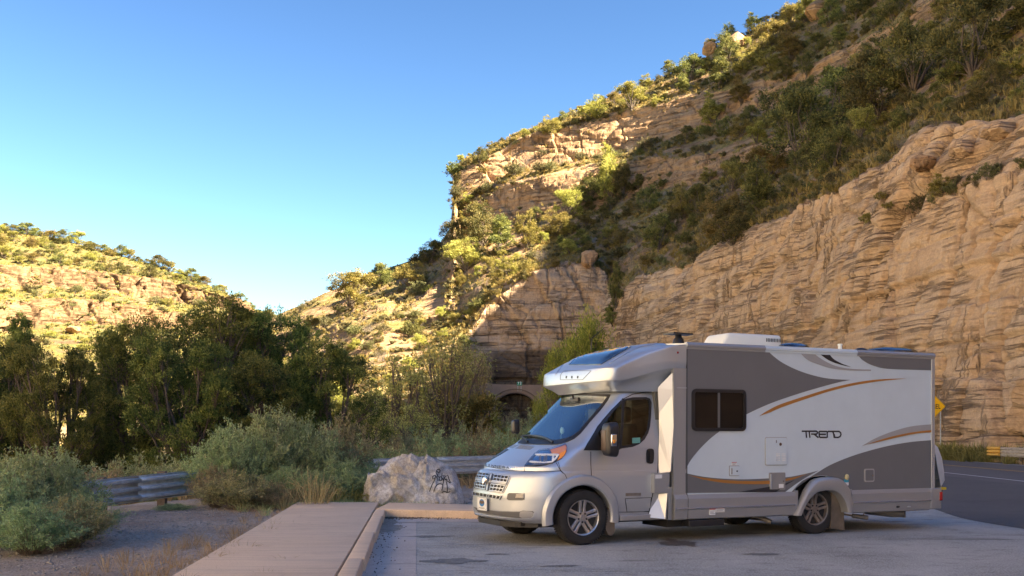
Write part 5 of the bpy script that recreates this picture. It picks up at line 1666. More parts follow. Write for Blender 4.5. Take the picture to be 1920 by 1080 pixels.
# ================================================================== PAVING
def catmull(pts, n=10):
    P_ = [Vector(p) for p in pts]; out = []
    for i in range(len(P_) - 1):
        p0 = P_[max(i - 1, 0)]; p1 = P_[i]; p2 = P_[i + 1]; p3 = P_[min(i + 2, len(P_) - 1)]
        for j in range(n):
            t = j / n
            out.append(0.5 * ((2 * p1) + (-p0 + p2) * t + (2 * p0 - 5 * p1 + 4 * p2 - p3) * t * t + (-p0 + 3 * p1 - 3 * p2 + p3) * t ** 3))
    out.append(P_[-1]); return out
def asphalt(name, lo, mid, hi, stone=48, patchy=0.5, stain=True):
    m, nt, b = newmat(name)
    v = coords(nt)
    f = noise(nt, v, stone, 3, 0.7); md = noise(nt, v, 3.0, 6, 0.65); bg = noise(nt, v, 0.35, 5, 0.6, 0.8)
    c = ramp(nt, f, [(0.3, lo), (0.52, mid), (0.72, hi)])
    c = mixc(nt, math_(nt, 'MULTIPLY', ramp(nt, bg, [(0.35, 0.0), (0.65, 1.0)]), patchy), c, hi)
    c = mixc(nt, math_(nt, 'MULTIPLY', ramp(nt, md, [(0.32, 1.0), (0.46, 0.0)]), 0.45), c, lo)
    if stain:
        mp = coords(nt, scale=(0.35, 1.6, 1))
        s = noise(nt, mp, 1.1, 5, 0.6, 0.5)
        c = mixc(nt, math_(nt, 'MULTIPLY', ramp(nt, s, [(0.62, 0.0), (0.70, 1.0)]), 0.65), c, tuple(x * 0.45 for x in lo))
    nt.links.new(c, b.inputs['Base Color'])
    b.inputs['Roughness'].default_value = 0.88
    bump(nt, b, math_(nt, 'ADD', f, math_(nt, 'MULTIPLY', md, 0.5)), 0.55, 0.012)
    return m
PAV = asphalt('worn grey lay-by asphalt', (0.11, 0.108, 0.096), (0.31, 0.305, 0.275), (0.60, 0.59, 0.54))
RDM = asphalt('dark road asphalt', (0.055, 0.054, 0.053), (0.095, 0.092, 0.09), (0.14, 0.137, 0.133), stone=90, patchy=0.25)
CNC = asphalt('pinkish concrete', (0.60, 0.43, 0.275), (0.73, 0.54, 0.355), (0.81, 0.635, 0.455), stone=60, patchy=0.35, stain=False)
for _m in (CNC,):
    _nt = _m.node_tree; _b = _nt.nodes['Principled BSDF']; _l = _b.inputs['Base Color'].links[0].from_socket
    _br = noise(_nt, coords(_nt, scale=(0.5, 9.0, 1)), 1.6, 4, 0.6, 0.3)
    _sp = noise(_nt, coords(_nt), 7.0, 3, 0.6)
    _c = mixc(_nt, math_(_nt, 'MULTIPLY', ramp(_nt, _br, [(0.38, 1.0), (0.55, 0.0)]), 0.30), _l, (0.40, 0.29, 0.21))
    _c = mixc(_nt, math_(_nt, 'MULTIPLY', ramp(_nt, _sp, [(0.66, 0.0), (0.74, 1.0)]), 0.35), _c, (0.28, 0.20, 0.15))
    _nt.links.new(_c, _b.inputs['Base Color'])
GUT = asphalt('dirty gutter concrete', (0.30, 0.255, 0.215), (0.47, 0.41, 0.355), (0.62, 0.55, 0.49), stone=80, patchy=0.5)
LINE = simple('worn white road paint', (0.55, 0.55, 0.53), 0.7, var=0.25, vscale=5)
YEL = simple('worn yellow road paint', (0.42, 0.25, 0.05), 0.7, var=0.25, vscale=5)

# kerb line of the walk (top outer edge) and the cross kerb
K0, K1 = Vector((-1.29, 8.0)), Vector((-2.26, 18.97))
kd = (K1 - K0).normalized(); kn = Vector((kd.y, -kd.x))       # towards the road
def kp(s, off): q = K0 + kd * s + kn * off; return (q.x, q.y)
SL = (K1 - K0).length
C0, C1 = Vector((-2.26, 18.97)), Vector((9.0, 16.8))
cd = (C1 - C0).normalized(); cn = Vector((-cd.y, cd.x))      # away from the camera
def cp_(s, off): q = C0 + cd * s + cn * off; return (q.x, q.y)
NEAR = -9.0
# lay-by surface: big sheet, its far right border is the seam to the dark road
lay = [kp(NEAR - 4, 0.50), kp(SL - 1.0, 0.50), (cp_(0.45, -0.62)), cp_(3.3, -0.6), cp_(3.4, 1.4), cp_(4.5, 5.0), (4.5, 34.0), (9, 49.0), (19, 49), (19, -14), (8, -14)]
lm_ = MB(); lm_.add([(x, y, 0.004 + float(zg(y))) for x, y in lay], [tuple(range(len(lay)))])
lm_.build('parking_area', PAV, None, kind='structure')
seam = catmull([(7.0, -12), (7.6, 2), (8.0, 9.0), (8.15, 12.2), (8.05, 15.5), (7.9, 18.5), (8.5, 22.0), (9.6, 30), (11.2, 42), (12, 49)], 8)
# main road strip
RC = catmull([(13.0, -60), (15.4, -20), (17.6, 10), (19.2, 27), (20.9, 43.6), (22.0, 58), (21.9, 78), (20.2, 98), (16.8, 118), (11.8, 140), (6, 160), (0.9, 178), (-4.2, 197), (-9, 216)], 8)
def strip(name, line, o0, o1, z, mat, step0=0, step1=None, **k):
    mb = MB(); n = 0
    L_ = line[step0:step1]
    for i, p in enumerate(L_):
        t = (L_[min(i + 1, len(L_) - 1)] - L_[max(i - 1, 0)]).normalized(); nn = Vector((t.y, -t.x))
        for o in (o0, o1):
            q = p + nn * o
            mb.v.append((q.x, q.y, z + float(zg(q.y))))
    for i in range(len(L_) - 1): mb.f.append((2 * i, 2 * i + 1, 2 * i + 3, 2 * i + 2))
    return mb.build(name, mat, k.pop('parent', None), fix=False, **k)
# apron between seam and road
ap = [tuple(p) for p in seam] + [(20, 49), (19, 30), (17.5, 10), (15.0, -14)]
MB().add([(x, y, 0.009 + float(zg(y))) for x, y in ap], [tuple(range(len(ap)))]).build('road_apron', RDM, None, kind='structure')
road = strip('road', RC, -4.6, 4.2, 0.014, asphalt('travelled road asphalt', (0.07, 0.068, 0.066), (0.115, 0.11, 0.107), (0.165, 0.16, 0.155), stone=90, patchy=0.3), kind='structure')
strip('edge_line', RC, -3.62, -3.48, 0.019, LINE, parent=road)
strip('edge_line', RC, 3.48, 3.62, 0.019, LINE, parent=road)
strip('centre_line', RC, -0.18, -0.06, 0.019, YEL, parent=road)
strip('centre_line', RC, 0.06, 0.18, 0.019, YEL, parent=road)

# gutter pan (concrete) beside the kerb, then kerb, then walk with its joints
gut = MB()
gut.add([(*kp(NEAR, 0.0), 0.006), (*kp(NEAR, 0.56), 0.008), (*kp(SL - 0.9, 0.56), 0.008), (*kp(SL - 0.05, 0.0), 0.006)], [(0, 1, 2, 3)])
g_ = gut.build('gutter_pan', GUT, None, kind='structure', fix=False)
g2 = MB(); g2.add([(*kp(SL - 0.9, 0.56), 0.008), (*cp_(3.3, -0.66), 0.008), (*cp_(3.3, 0.0), 0.006), (*kp(SL - 0.05, 0), 0.006)], [(0, 1, 2, 3)])
g2.build('gutter_pan', GUT, None, kind='structure', fix=False)
walk = empty('sidewalk', (0, 0, 0), kind='structure')
def slab(name, quad, z0, z1, mat, parent, bev=0.012, lab=None):
    bm = bmesh.new()
    n = len(quad)
    lo = [bm.verts.new((x, y, z0)) for x, y in quad]; hi = [bm.verts.new((x, y, z1)) for x, y in quad]
    bm.faces.new(lo[::-1]); ft = bm.faces.new(hi)
    for i in range(n): bm.faces.new((lo[i], lo[(i + 1) % n], hi[(i + 1) % n], hi[i]))
    te = [e for e in bm.edges if e.verts[0].co.z > z1 - 1e-4 and e.verts[1].co.z > z1 - 1e-4]
    bmesh.ops.bevel(bm, geom=te, offset=bev, segments=3, profile=0.5, affect='EDGES')
    bmesh.ops.recalc_face_normals(bm, faces=bm.faces[:])
    me = bpy.data.meshes.new(name); bm.to_mesh(me); bm.free(); me.materials.append(mat)
    me.polygons.foreach_set('use_smooth', np.ones(len(me.polygons), bool)); me.set_sharp_from_angle(angle=R(30))
    return link(name, me, parent)
# kerb stones along the walk
KB = 0.17
def lw(s):      # left border of the walk at distance s: returns offset from the kerb line
    return None
L0, L1 = Vector((-2.98, 8.0)), Vector((-4.26, 21.25))
def leftp(y): t = (y - L0.y) / (L1.y - L0.y); return (L0.x + (L1.x - L0.x) * t, y)
ends = [-9.0, -5.9, -2.8, 0.3, 3.4, 6.5, 9.55, SL]
for a, b2 in zip(ends[:-1], ends[1:]):
    slab('kerb_stone', [kp(a + 0.004, 0.02), kp(b2 - 0.004, 0.0), kp(b2 - 0.004, -KB), kp(a + 0.004, -KB)], -0.1, 0.15, CNC, walk, 0.02)
ys = [-1.0, 5.2, 19.35]
BK = Vector((-2.47, 19.35))
def kerbx(y, off=-KB - 0.022):
    s = (y - K0.y - kn.y * off) / kd.y
    q = K0 + kd * s + kn * off; return (q.x, q.y)
for a, b2 in zip([-1.0, 5.2], [5.19, 19.34]):
    slab('paving_slab', [leftp(a), kerbx(a), kerbx(b2), leftp(b2)], -0.1, 0.148, CNC, walk, 0.008)
slab('paving_slab', [leftp(19.356), kerbx(19.356), kerbx(21.05), leftp(21.15)], -0.1, 0.148, CNC, walk, 0.008)
MB().add([(*kerbx(-1.0, -KB - 0.03), 0.05), (*kerbx(-1.0, -KB + 0.01), 0.05), (*kerbx(21.0, -KB + 0.01), 0.05), (*kerbx(21.0, -KB - 0.03), 0.05)], [(0, 1, 2, 3)]).build('joint_filler', simple('joint dirt', (0.03, 0.026, 0.022), 0.95), walk, fix=False)
# cross kerb, stones wide enough to be the walk's continuation
xs = [0.0, 1.75, 3.3]
for i, (a, b2) in enumerate(zip(xs[:-1], xs[1:])):
    A_ = cp_(a + 0.005, 0.0) if i else (kerbx(18.97)[0] + 0.025, 19.0)
    slab('kerb_stone', [cp_(a + 0.004, 0.0), cp_(b2 - 0.004, 0.0), cp_(b2 - 0.004, 1.55), (cp_(a + 0.004, 1.55) if i else (-2.42, 21.0))] + ([] if i else [(kerbx(19.2)[0] + 0.03, 19.2)]), -0.1, 0.15, CNC, walk, 0.02)

# oil stains / wet patch on the lay-by: flat thin irregular marks
def blob(name, cx, cy, rx, ry, mat, seed, z=0.009, **k):
    rnd = random.Random(seed)
    n = 64
    vs = [(cx, cy, z)]
    for i in range(n):
        a = 2 * math.pi * i / n
        r = 1 + 0.45 * float(vnoise(math.cos(a) * 1.6 + seed, math.sin(a) * 1.6, 0, seed)) + 0.22 * float(vnoise(math.cos(a) * 5 + seed, math.sin(a) * 5, 0, seed + 1)) + 0.12 * float(vnoise(math.cos(a) * 13, math.sin(a) * 13, 3.0, seed + 1))
        vs.append((cx + rx * r * math.cos(a), cy + ry * r * math.sin(a), z))
    return MB().add(vs, [(0, i + 1, (i + 1) % n + 1) for i in range(n)]).build(name, mat, None, fix=False, kind='stuff', **k)
WET = asphalt('damp asphalt', (0.07, 0.055, 0.04), (0.12, 0.10, 0.08), (0.20, 0.17, 0.145), stain=False)
WET.node_tree.nodes['Principled BSDF'].inputs['Roughness'].default_value = 0.45
def gp_(px, py, z=0.0): Z = (CAMH - z) * F / (py - HZ); return ((px - 960) / F * Z, Z)
for i, (px, py, rx, ry, w) in enumerate([(1270, 1019, 0.20, 0.42, 0), (1255, 1013, 0.10, 0.20, 0)]):
    x, y = gp_(px, py); blob('wet_patch', x, y, rx, ry, WET, i + 3, label='brown damp puddle stain on the asphalt beside the motorhome', cat='stain')

OIL = asphalt('oil-stained asphalt', (0.05, 0.05, 0.047), (0.13, 0.13, 0.122), (0.30, 0.295, 0.28), stone=48, stain=False)
for i, (px, py, rx, ry) in enumerate([(800, 1007, 0.32, 0.14), (856, 1053, 0.30, 0.22), (985, 1000, 0.16, 0.10), (930, 1040, 0.13, 0.07), (1050, 1062, 0.20, 0.09), (1420, 1040, 0.22, 0.10)]):
    x, y = gp_(px, py)
    blob('oil_stain', x, y, rx, ry, OIL, i + 13, z=0.0085, label=['long dark oil stain nearest the kerb corner', 'large oval oil stain in the empty space before the motorhome', 'small oil stain ahead of the front wheel', 'tiny oil spot between the two larger stains', 'faint oil stain below the front wheel', 'faint oil stain below the rear half of the motorhome'][i], cat='stain')
FAINT = asphalt('almost worn-off bay line', (0.20, 0.20, 0.195), (0.40, 0.41, 0.40), (0.62, 0.62, 0.60), stone=30, stain=False)
for (pa, pb) in (((771, 1023), (1035, 1019)), ((766, 1070), (1250, 1066)), ((775, 989), (905, 988))):
    a = Vector(gp_(*pa)); b_ = Vector(gp_(*pb)); d = (b_ - a).normalized(); n = Vector((-d.y, d.x)) * 0.022
    MB().add([(*(a - n), 0.0078), (*(b_ - n), 0.0078), (*(b_ + n), 0.0078), (*(a + n), 0.0078)], [(0, 1, 2, 3)]).build('bay_line', FAINT, None, fix=False, kind='structure')
# ================================================================== VEGETATION
def leafmat(name, lo, mid, hi, transl=0.35, rough=0.65, objvar=0.25):
    m = bpy.data.materials.new(name); m.use_nodes = True
    nt = m.node_tree; nt.nodes.clear()
    at = N(nt, 'ShaderNodeAttribute', attribute_name='tone')
    oi = N(nt, 'ShaderNodeObjectInfo')
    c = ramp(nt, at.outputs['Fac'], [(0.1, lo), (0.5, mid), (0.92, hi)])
    hs = N(nt, 'ShaderNodeHueSaturation')
    nt.links.new(math_(nt, 'ADD', 0.5 - 0.03, math_(nt, 'MULTIPLY', oi.outputs['Random'], 0.06)), hs.inputs['Hue'])
    nt.links.new(math_(nt, 'ADD', 1 - objvar, math_(nt, 'MULTIPLY', oi.outputs['Random'], 2 * objvar)), hs.inputs['Value'])
    nt.links.new(c, hs.inputs['Color'])
    b = N(nt, 'ShaderNodeBsdfPrincipled'); b.inputs['Roughness'].default_value = rough
    b.inputs['Specular IOR Level'].default_value = 0.25
    nt.links.new(hs.outputs[0], b.inputs['Base Color'])
    t = N(nt, 'ShaderNodeBsdfTranslucent'); nt.links.new(hs.outputs[0], t.inputs[0])
    mx = N(nt, 'ShaderNodeMixShader'); mx.inputs[0].default_value = transl
    nt.links.new(b.outputs[0], mx.inputs[1]); nt.links.new(t.outputs[0], mx.inputs[2])
    o = N(nt, 'ShaderNodeOutputMaterial'); nt.links.new(mx.outputs[0], o.inputs[0])
    return m
LM = {
 'juniper': leafmat('juniper foliage', (0.055, 0.085, 0.022), (0.11, 0.15, 0.036), (0.27, 0.29, 0.07), 0.3),
 'pinyon': leafmat('yellow-green foliage', (0.13, 0.12, 0.028), (0.25, 0.22, 0.05), (0.42, 0.35, 0.10), 0.4),
 'hilljun': leafmat('olive juniper foliage', (0.062, 0.070, 0.022), (0.125, 0.125, 0.036), (0.26, 0.23, 0.065), 0.3),
 'scrub': leafmat('olive scrub foliage', (0.09, 0.09, 0.035), (0.16, 0.15, 0.06), (0.27, 0.24, 0.11), 0.35),
 'salt': leafmat('grey-green saltbush', (0.19, 0.26, 0.11), (0.32, 0.40, 0.185), (0.48, 0.54, 0.28), 0.35, objvar=0.15),
 'salt2': leafmat('seeding saltbush', (0.20, 0.20, 0.09), (0.34, 0.30, 0.15), (0.52, 0.41, 0.22), 0.35, objvar=0.15),
 'broad': leafmat('leafy green foliage', (0.17, 0.16, 0.05), (0.29, 0.27, 0.085), (0.48, 0.42, 0.16), 0.5),
 'willow': leafmat('yellowing willow foliage', (0.13, 0.17, 0.03), (0.25, 0.28, 0.05), (0.42, 0.40, 0.08), 0.5),
 'dry': leafmat('dry grass', (0.26, 0.19, 0.09), (0.42, 0.32, 0.16), (0.60, 0.48, 0.27), 0.35),
 'twig': simple('grey twigs', (0.20, 0.16, 0.125), 0.9, var=0.3, vscale=4),
 'bark': simple('juniper bark', (0.13, 0.10, 0.075), 0.95, var=0.4, vscale=6),
}
def rng(seed): return np.random.default_rng(seed)
def unit(v): return v / (np.linalg.norm(v, axis=-1, keepdims=True) + 1e-9)

def leaf_quads(P, D, L, Wd, g, tone=None, bend=0.0):
    """diamond leaves at P along D"""
    n = len(P)
    s = unit(np.cross(D, g.normal(size=(n, 3))))
    L = L * (0.6 + 0.8 * g.random((n, 1))); Wd = Wd * (0.6 + 0.8 * g.random((n, 1)))
    nrm = np.cross(D, s)
    a = P; b = P + D * L * 0.5 + s * Wd * 0.5 + nrm * bend * L; c = P + D * L; d = P + D * L * 0.5 - s * Wd * 0.5 + nrm * bend * L
    V = np.stack([a, b, c, d], 1).reshape(-1, 3)
    Fq = np.arange(4 * n).reshape(-1, 4)
    T = np.repeat(g.random(n) if tone is None else tone, 4)
    return V, Fq, T

def merge(parts):
    V, Fq, T, k = [], [], [], 0
    for v, f, t in parts:
        V.append(v); Fq.append(f + k); T.append(t); k += len(v)
    return np.concatenate(V), np.concatenate(Fq), np.concatenate(T)

def tubes_np(lines, n=5):
    mb = MB()
    for pts, rs in lines: mb.tube(pts, rs, n, cap=False)
    return mb

def crown(H, Rr, base, nlobe, nsub, nleaf, L, Wd, seed, shape='round', lobe=0.34, sub=0.30, spike=0.5, up=0.5, hang=0.0):
    """foliage as lobes of small clumps of leaves. returns (leaf arrays, branch lines)"""
    g = rng(seed)
    parts, lines = [], []
    cen = []
    tries = 0
    while len(cen) < nlobe and tries < 4000:
        tries += 1
        h = g.random() ** 0.85
        if shape == 'round': pr = math.sin(math.pi * min(1, 0.16 + h * 0.80)) ** 0.6
        elif shape == 'cone': pr = (1 - h) ** 0.7 * 0.95 + 0.08
        elif shape == 'flat': pr = 0.55 + 0.45 * math.sin(math.pi * min(1, h * 0.9 + .1))
        else: pr = 0.35 + 0.65 * math.sin(math.pi * min(1, 0.1 + h * 0.75)) ** 0.8
        a = g.random() * 2 * math.pi
        r = Rr * pr * math.sqrt(g.random()) * 0.86
        c = np.array([r * math.cos(a), r * math.sin(a), base + (H - base) * (0.06 + 0.88 * h)])
        if all(np.linalg.norm((c - q) * [1, 1, 0.8]) > Rr * lobe * 0.62 for q in cen): cen.append(c)
        elif tries > 2500: cen.append(c)
    root = np.array([0, 0, 0.0])
    for c in cen:
        lr = Rr * lobe * (0.65 + 0.6 * g.random())
        d = unit(g.normal(size=(nsub, 3)) + np.array([0, 0, 0.35]))
        sc = c + d * lr * (0.45 + 0.6 * g.random((nsub, 1))) * np.array([1, 1, 0.8])
        # pointed tips
        k = int(nsub * 0.25)
        sc[:k, 2] += lr * spike * g.random(k)
        tone_c = np.clip(g.normal(0.5, 0.26, nsub) + 0.25 * (sc[:, 2] - c[2]) / lr, 0, 1)  # upper clumps toned lighter, lower ones darker: sun and shade in leaf colour
        sr = lr * sub
        P = np.repeat(sc, nleaf, 0) + g.normal(size=(nsub * nleaf, 3)) * sr * np.array([0.6, 0.6, 0.55])
        out = unit(P - np.repeat(c[None], len(P), 0))
        D = unit(out * 0.8 + g.normal(size=P.shape) * 0.6 + np.array([0, 0, up - hang]))
        tone = np.clip(np.repeat(tone_c, nleaf) + g.normal(0, 0.16, len(P)), 0, 1)
        parts.append(leaf_quads(P, D, L, Wd, g, tone))
        m = np.array([c[0] * 0.35, c[1] * 0.35, c[2] * 0.45]) + g.normal(size=3) * Rr * 0.06
        q = c * np.array([0.75, 0.75, 0.8]) + g.normal(size=3) * Rr * 0.06
        r0 = 0.022 * H * (0.5 + 0.5 * g.random())
        lines.append(([root, m, q, c, ], [r0, r0 * .6, r0 * .35, r0 * 0.18]))
        for s_ in sc[:max(2, nsub // 5)]:
            lines.append(([q, (q + s_) / 2 + g.normal(size=3) * lr * 0.08, s_], [r0 * .22, r0 * .14, r0 * .05]))
    return merge(parts), lines

PROTO = {}
def proto_tree(key, lm, **k):
    (V, Fq, T), lines = crown(**k)
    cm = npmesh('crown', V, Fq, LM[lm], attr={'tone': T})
    H = k['H']
    mb = tubes_np([([(0, 0, -0.3), (0.02 * H, 0, 0.12 * H), (0, 0.02 * H, 0.3 * H)], [0.042 * H, 0.034 * H, 0.02 * H])] + lines, 5)
    me = bpy.data.meshes.new('trunk'); me.from_pydata(mb.v, [], mb.f); me.materials.append(LM['bark'])
    me.polygons.foreach_set('use_smooth', np.ones(len(me.polygons), bool))
    PROTO[key] = (cm, me, H, k['Rr'])
def place_tree(name, key, x, y, z, height, width, rz, label, group=None, cat='tree'):
    cm, tm, H, Rr = PROTO[key]
    e = empty(name, (x, y, z), rz, label=label, cat=cat, group=group)
    e.scale = (width / (2 * Rr), width / (2 * Rr), height / H)
    link('trunk', tm, e); link('crown', cm, e)
    return e
def place_bush(name, key, x, y, z, height, width, rz, label, group=None, cat='shrub'):
    me, H, Wd = BUSH[key]
    o = link(name, me, None, label=label, cat=cat, group=group)
    o.location = (x, y, z); o.rotation_euler = (0, 0, rz); o.scale = (width / Wd, width / Wd, height / H)
    return o

# hero junipers (seen large), three forms
proto_tree('jun_a', 'juniper', H=6, Rr=2.3, base=0.3, nlobe=34, nsub=30, nleaf=52, L=0.085, Wd=0.04, seed=1, lobe=0.30, sub=0.20, spike=0.35, up=0.35)
proto_tree('jun_b', 'juniper', H=6, Rr=1.9, base=0.2, nlobe=28, nsub=30, nleaf=52, L=0.085, Wd=0.04, seed=2, shape='cone', lobe=0.34, sub=0.20, spike=0.5, up=0.4)
proto_tree('jun_c', 'juniper', H=6, Rr=2.6, base=0.5, nlobe=36, nsub=30, nleaf=52, L=0.085, Wd=0.04, seed=3, shape='vase', lobe=0.28, sub=0.20, spike=0.3, up=0.35)
# hill trees
proto_tree('hill_jun_a', 'hilljun', H=5, Rr=2.4, base=0.1, nlobe=20, nsub=14, nleaf=36, L=0.21, Wd=0.085, seed=4, lobe=0.36, spike=0.5)
proto_tree('hill_jun_b', 'hilljun', H=5, Rr=1.8, base=0.1, nlobe=16, nsub=14, nleaf=36, L=0.21, Wd=0.085, seed=5, shape='cone', lobe=0.40, spike=0.7)
proto_tree('hill_jun_c', 'hilljun', H=5, Rr=2.6, base=0.4, nlobe=18, nsub=14, nleaf=36, L=0.21, Wd=0.085, seed=6, shape='flat', lobe=0.34)
proto_tree('hill_pin_a', 'pinyon', H=5, Rr=2.3, base=0.3, nlobe=20, nsub=14, nleaf=32, L=0.20, Wd=0.08, seed=7, lobe=0.36)
proto_tree('hill_pin_b', 'pinyon', H=5, Rr=1.9, base=0.3, nlobe=16, nsub=14, nleaf=32, L=0.20, Wd=0.08, seed=8, shape='vase', lobe=0.36)
proto_tree('hill_pin_c', 'pinyon', H=5, Rr=2.5, base=0.6, nlobe=22, nsub=12, nleaf=34, L=0.19, Wd=0.08, seed=9, shape='flat', lobe=0.27, sub=0.4)
# airy broadleaf and willow
proto_tree('broad_a', 'broad', H=8, Rr=3.0, base=1.4, nlobe=38, nsub=16, nleaf=7, L=0.15, Wd=0.085, seed=10, shape='vase', lobe=0.22, sub=0.6, up=0.0, hang=0.3)
proto_tree('broad_b', 'broad', H=8, Rr=2.6, base=1.0, nlobe=36, nsub=16, nleaf=8, L=0.15, Wd=0.085, seed=11, shape='round', lobe=0.24, sub=0.6, up=0.1, hang=0.3)
proto_tree('willow_a', 'willow', H=7, Rr=2.8, base=0.3, nlobe=44, nsub=20, nleaf=16, L=0.24, Wd=0.06, seed=12, shape='round', lobe=0.24, sub=0.6, up=0.8, spike=1.3)

# ---- shrubs built of arching stems
def stem_bush(name, lm, H, Rr, nstem, ntwig, nleaf, L, Wd, seed, droop=0.25, twigs=True, fuzz=0.055):
    g = rng(seed)
    parts = []
    a = g.random(nstem) * 2 * math.pi
    lean = g.random(nstem) ** 0.6
    hh = H * (0.62 + 0.42 * g.random(nstem)) * (1 - 0.42 * lean ** 2)
    base = np.stack([np.cos(a) * Rr * 0.15 * g.random(nstem), np.sin(a) * Rr * 0.15 * g.random(nstem), np.zeros(nstem)], 1)
    end = np.stack([np.cos(a) * Rr * lean, np.sin(a) * Rr * lean, hh], 1) + g.normal(size=(nstem, 3)) * H * 0.04
    mid = (base + end) / 2 + np.stack([np.cos(a) * Rr * 0.10, np.sin(a) * Rr * .10, H * 0.12 * np.ones(nstem)], 1)
    def bez(i, t):
        t = t[:, None]
        return base[i] * (1 - t) ** 2 + 2 * mid[i] * t * (1 - t) + end[i] * t ** 2
    i = np.repeat(np.arange(nstem), ntwig)
    t = 0.18 + 0.82 * g.random(len(i)) ** 0.75
    tb = bez(i, t)
    ax = unit(bez(i, np.minimum(t + 0.05, 1.05)) - bez(i, t - 0.05))
    td = unit(ax * 0.75 + g.normal(size=ax.shape) * 0.55 + np.array([0, 0, 0.25]))
    tl = H * (0.10 + 0.13 * g.random((len(i), 1)))
    k = np.repeat(np.arange(len(i)), nleaf)
    s = g.random((len(k), 1))
    P = tb[k] + td[k] * tl[k] * s + g.normal(size=(len(k), 3)) * H * fuzz * 0.3 - np.array([0, 0, 1.0]) * droop * tl[k] * s ** 2
    D = unit(td[k] + g.normal(size=P.shape) * 0.7)
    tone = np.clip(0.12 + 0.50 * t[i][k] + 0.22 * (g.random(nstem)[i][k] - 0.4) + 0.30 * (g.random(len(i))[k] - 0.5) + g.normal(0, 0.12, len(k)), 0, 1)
    parts.append(leaf_quads(P, D, L, Wd, g, tone))
    V, Fq, T = merge(parts)
    n0 = len(Fq)
    # stems as thin strips (three-sided)
    SV, SF = [], []
    ts = np.linspace(0, 1, 6)
    for q in range(nstem):
        pts = bez(np.full(6, q), ts)
        r = 0.006 * H * (1 - 0.75 * ts)
        for j in range(6):
            for m_ in range(3):
                an = 2 * math.pi * m_ / 3
                SV.append(pts[j] + np.array([math.cos(an), math.sin(an), 0]) * r[j])
        for j in range(5):
            for m_ in range(3):
                b0 = len(SV) - 18 + j * 3
                SF.append((b0 + m_, b0 + (m_ + 1) % 3, b0 + 3 + (m_ + 1) % 3, b0 + 3 + m_))
    # twig strips
    if twigs:
        tw = g.random(len(i)) < 0.5
        b0, e0 = tb[tw], tb[tw] + td[tw] * tl[tw]
        sd = unit(np.cross(td[tw], g.normal(size=b0.shape))) * 0.0018 * H
        TV = np.stack([b0 - sd, b0 + sd, e0 + sd * .4, e0 - sd * .4], 1).reshape(-1, 3)
        k0 = len(SV)
        SV = np.concatenate([np.array(SV), TV]); SF = np.concatenate([np.array(SF), np.arange(len(TV)).reshape(-1, 4) + k0])
    SV = np.array(SV); SF = np.array(SF)
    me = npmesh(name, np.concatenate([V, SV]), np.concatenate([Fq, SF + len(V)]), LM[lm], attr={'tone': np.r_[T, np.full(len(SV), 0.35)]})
    me.materials.append(LM['twig'])
    mi = np.zeros(len(me.polygons), np.int32); mi[n0:] = 1
    me.polygons.foreach_set('material_index', mi)
    return (me, H, 2 * Rr)
BUSH = {
 'salt_a': stem_bush('saltbush', 'salt', 1.3, 1.0, 120, 13, 12, 0.060, 0.017, 21),
 'salt_b': stem_bush('saltbush', 'salt', 1.3, 0.9, 100, 13, 12, 0.058, 0.017, 22),
 'seed_a': stem_bush('saltbush', 'salt2', 1.3, 0.85, 84, 12, 12, 0.056, 0.020, 23),
 'far_salt': stem_bush('saltbush', 'salt', 1.3, 1.1, 60, 12, 8, 0.08, 0.022, 24),
 'far_seed': stem_bush('saltbush', 'salt2', 1.3, 1.1, 60, 12, 8, 0.08, 0.022, 25),
 'scrub_a': stem_bush('shrub', 'scrub', 1.5, 1.0, 36, 8, 7, 0.15, 0.06, 26, twigs=False),
 'scrub_b': stem_bush('shrub', 'scrub', 1.5, 1.2, 36, 8, 6, 0.16, 0.06, 27, twigs=False),
 'scrub_g': stem_bush('shrub', 'pinyon', 1.5, 1.1, 36, 8, 7, 0.15, 0.06, 28, twigs=False),
 'scrub_d': stem_bush('shrub', 'hilljun', 1.5, 1.1, 40, 8, 8, 0.16, 0.06, 29, twigs=False),
 'bare': stem_bush('bare_shrub', 'twig', 1.6, 1.1, 46, 10, 1, 0.10, 0.015, 30),
}
def tuft(name, lm, H, spread, n, Wd, seed):
    g = rng(seed)
    a = g.random(n) * 2 * math.pi
    b = np.stack([np.cos(a), np.sin(a), 0 * a], 1) * (spread * 0.3 * g.random((n, 1)))
    lean = g.random((n, 1)) ** 0.8
    e = b + np.stack([np.cos(a), np.sin(a), 0 * a], 1) * spread * lean + np.array([0, 0, 1.0]) * H * (0.5 + 0.5 * g.random((n, 1))) * (1 - 0.4 * lean)
    m_ = (b + e) / 2 + np.array([0, 0, H * 0.18])
    s = unit(np.cross(e - b, g.normal(size=b.shape))) * Wd / 2
    V = np.stack([b - s, b + s, m_ + s * .8, m_ - s * .8, e], 1).reshape(-1, 3)
    k = np.arange(n)[:, None] * 5
    F1 = np.concatenate([k + np.array([[0, 1, 2, 3]]), k + np.array([[3, 2, 4, 4]])])
    return V, F1, np.repeat(g.random(n), 5)

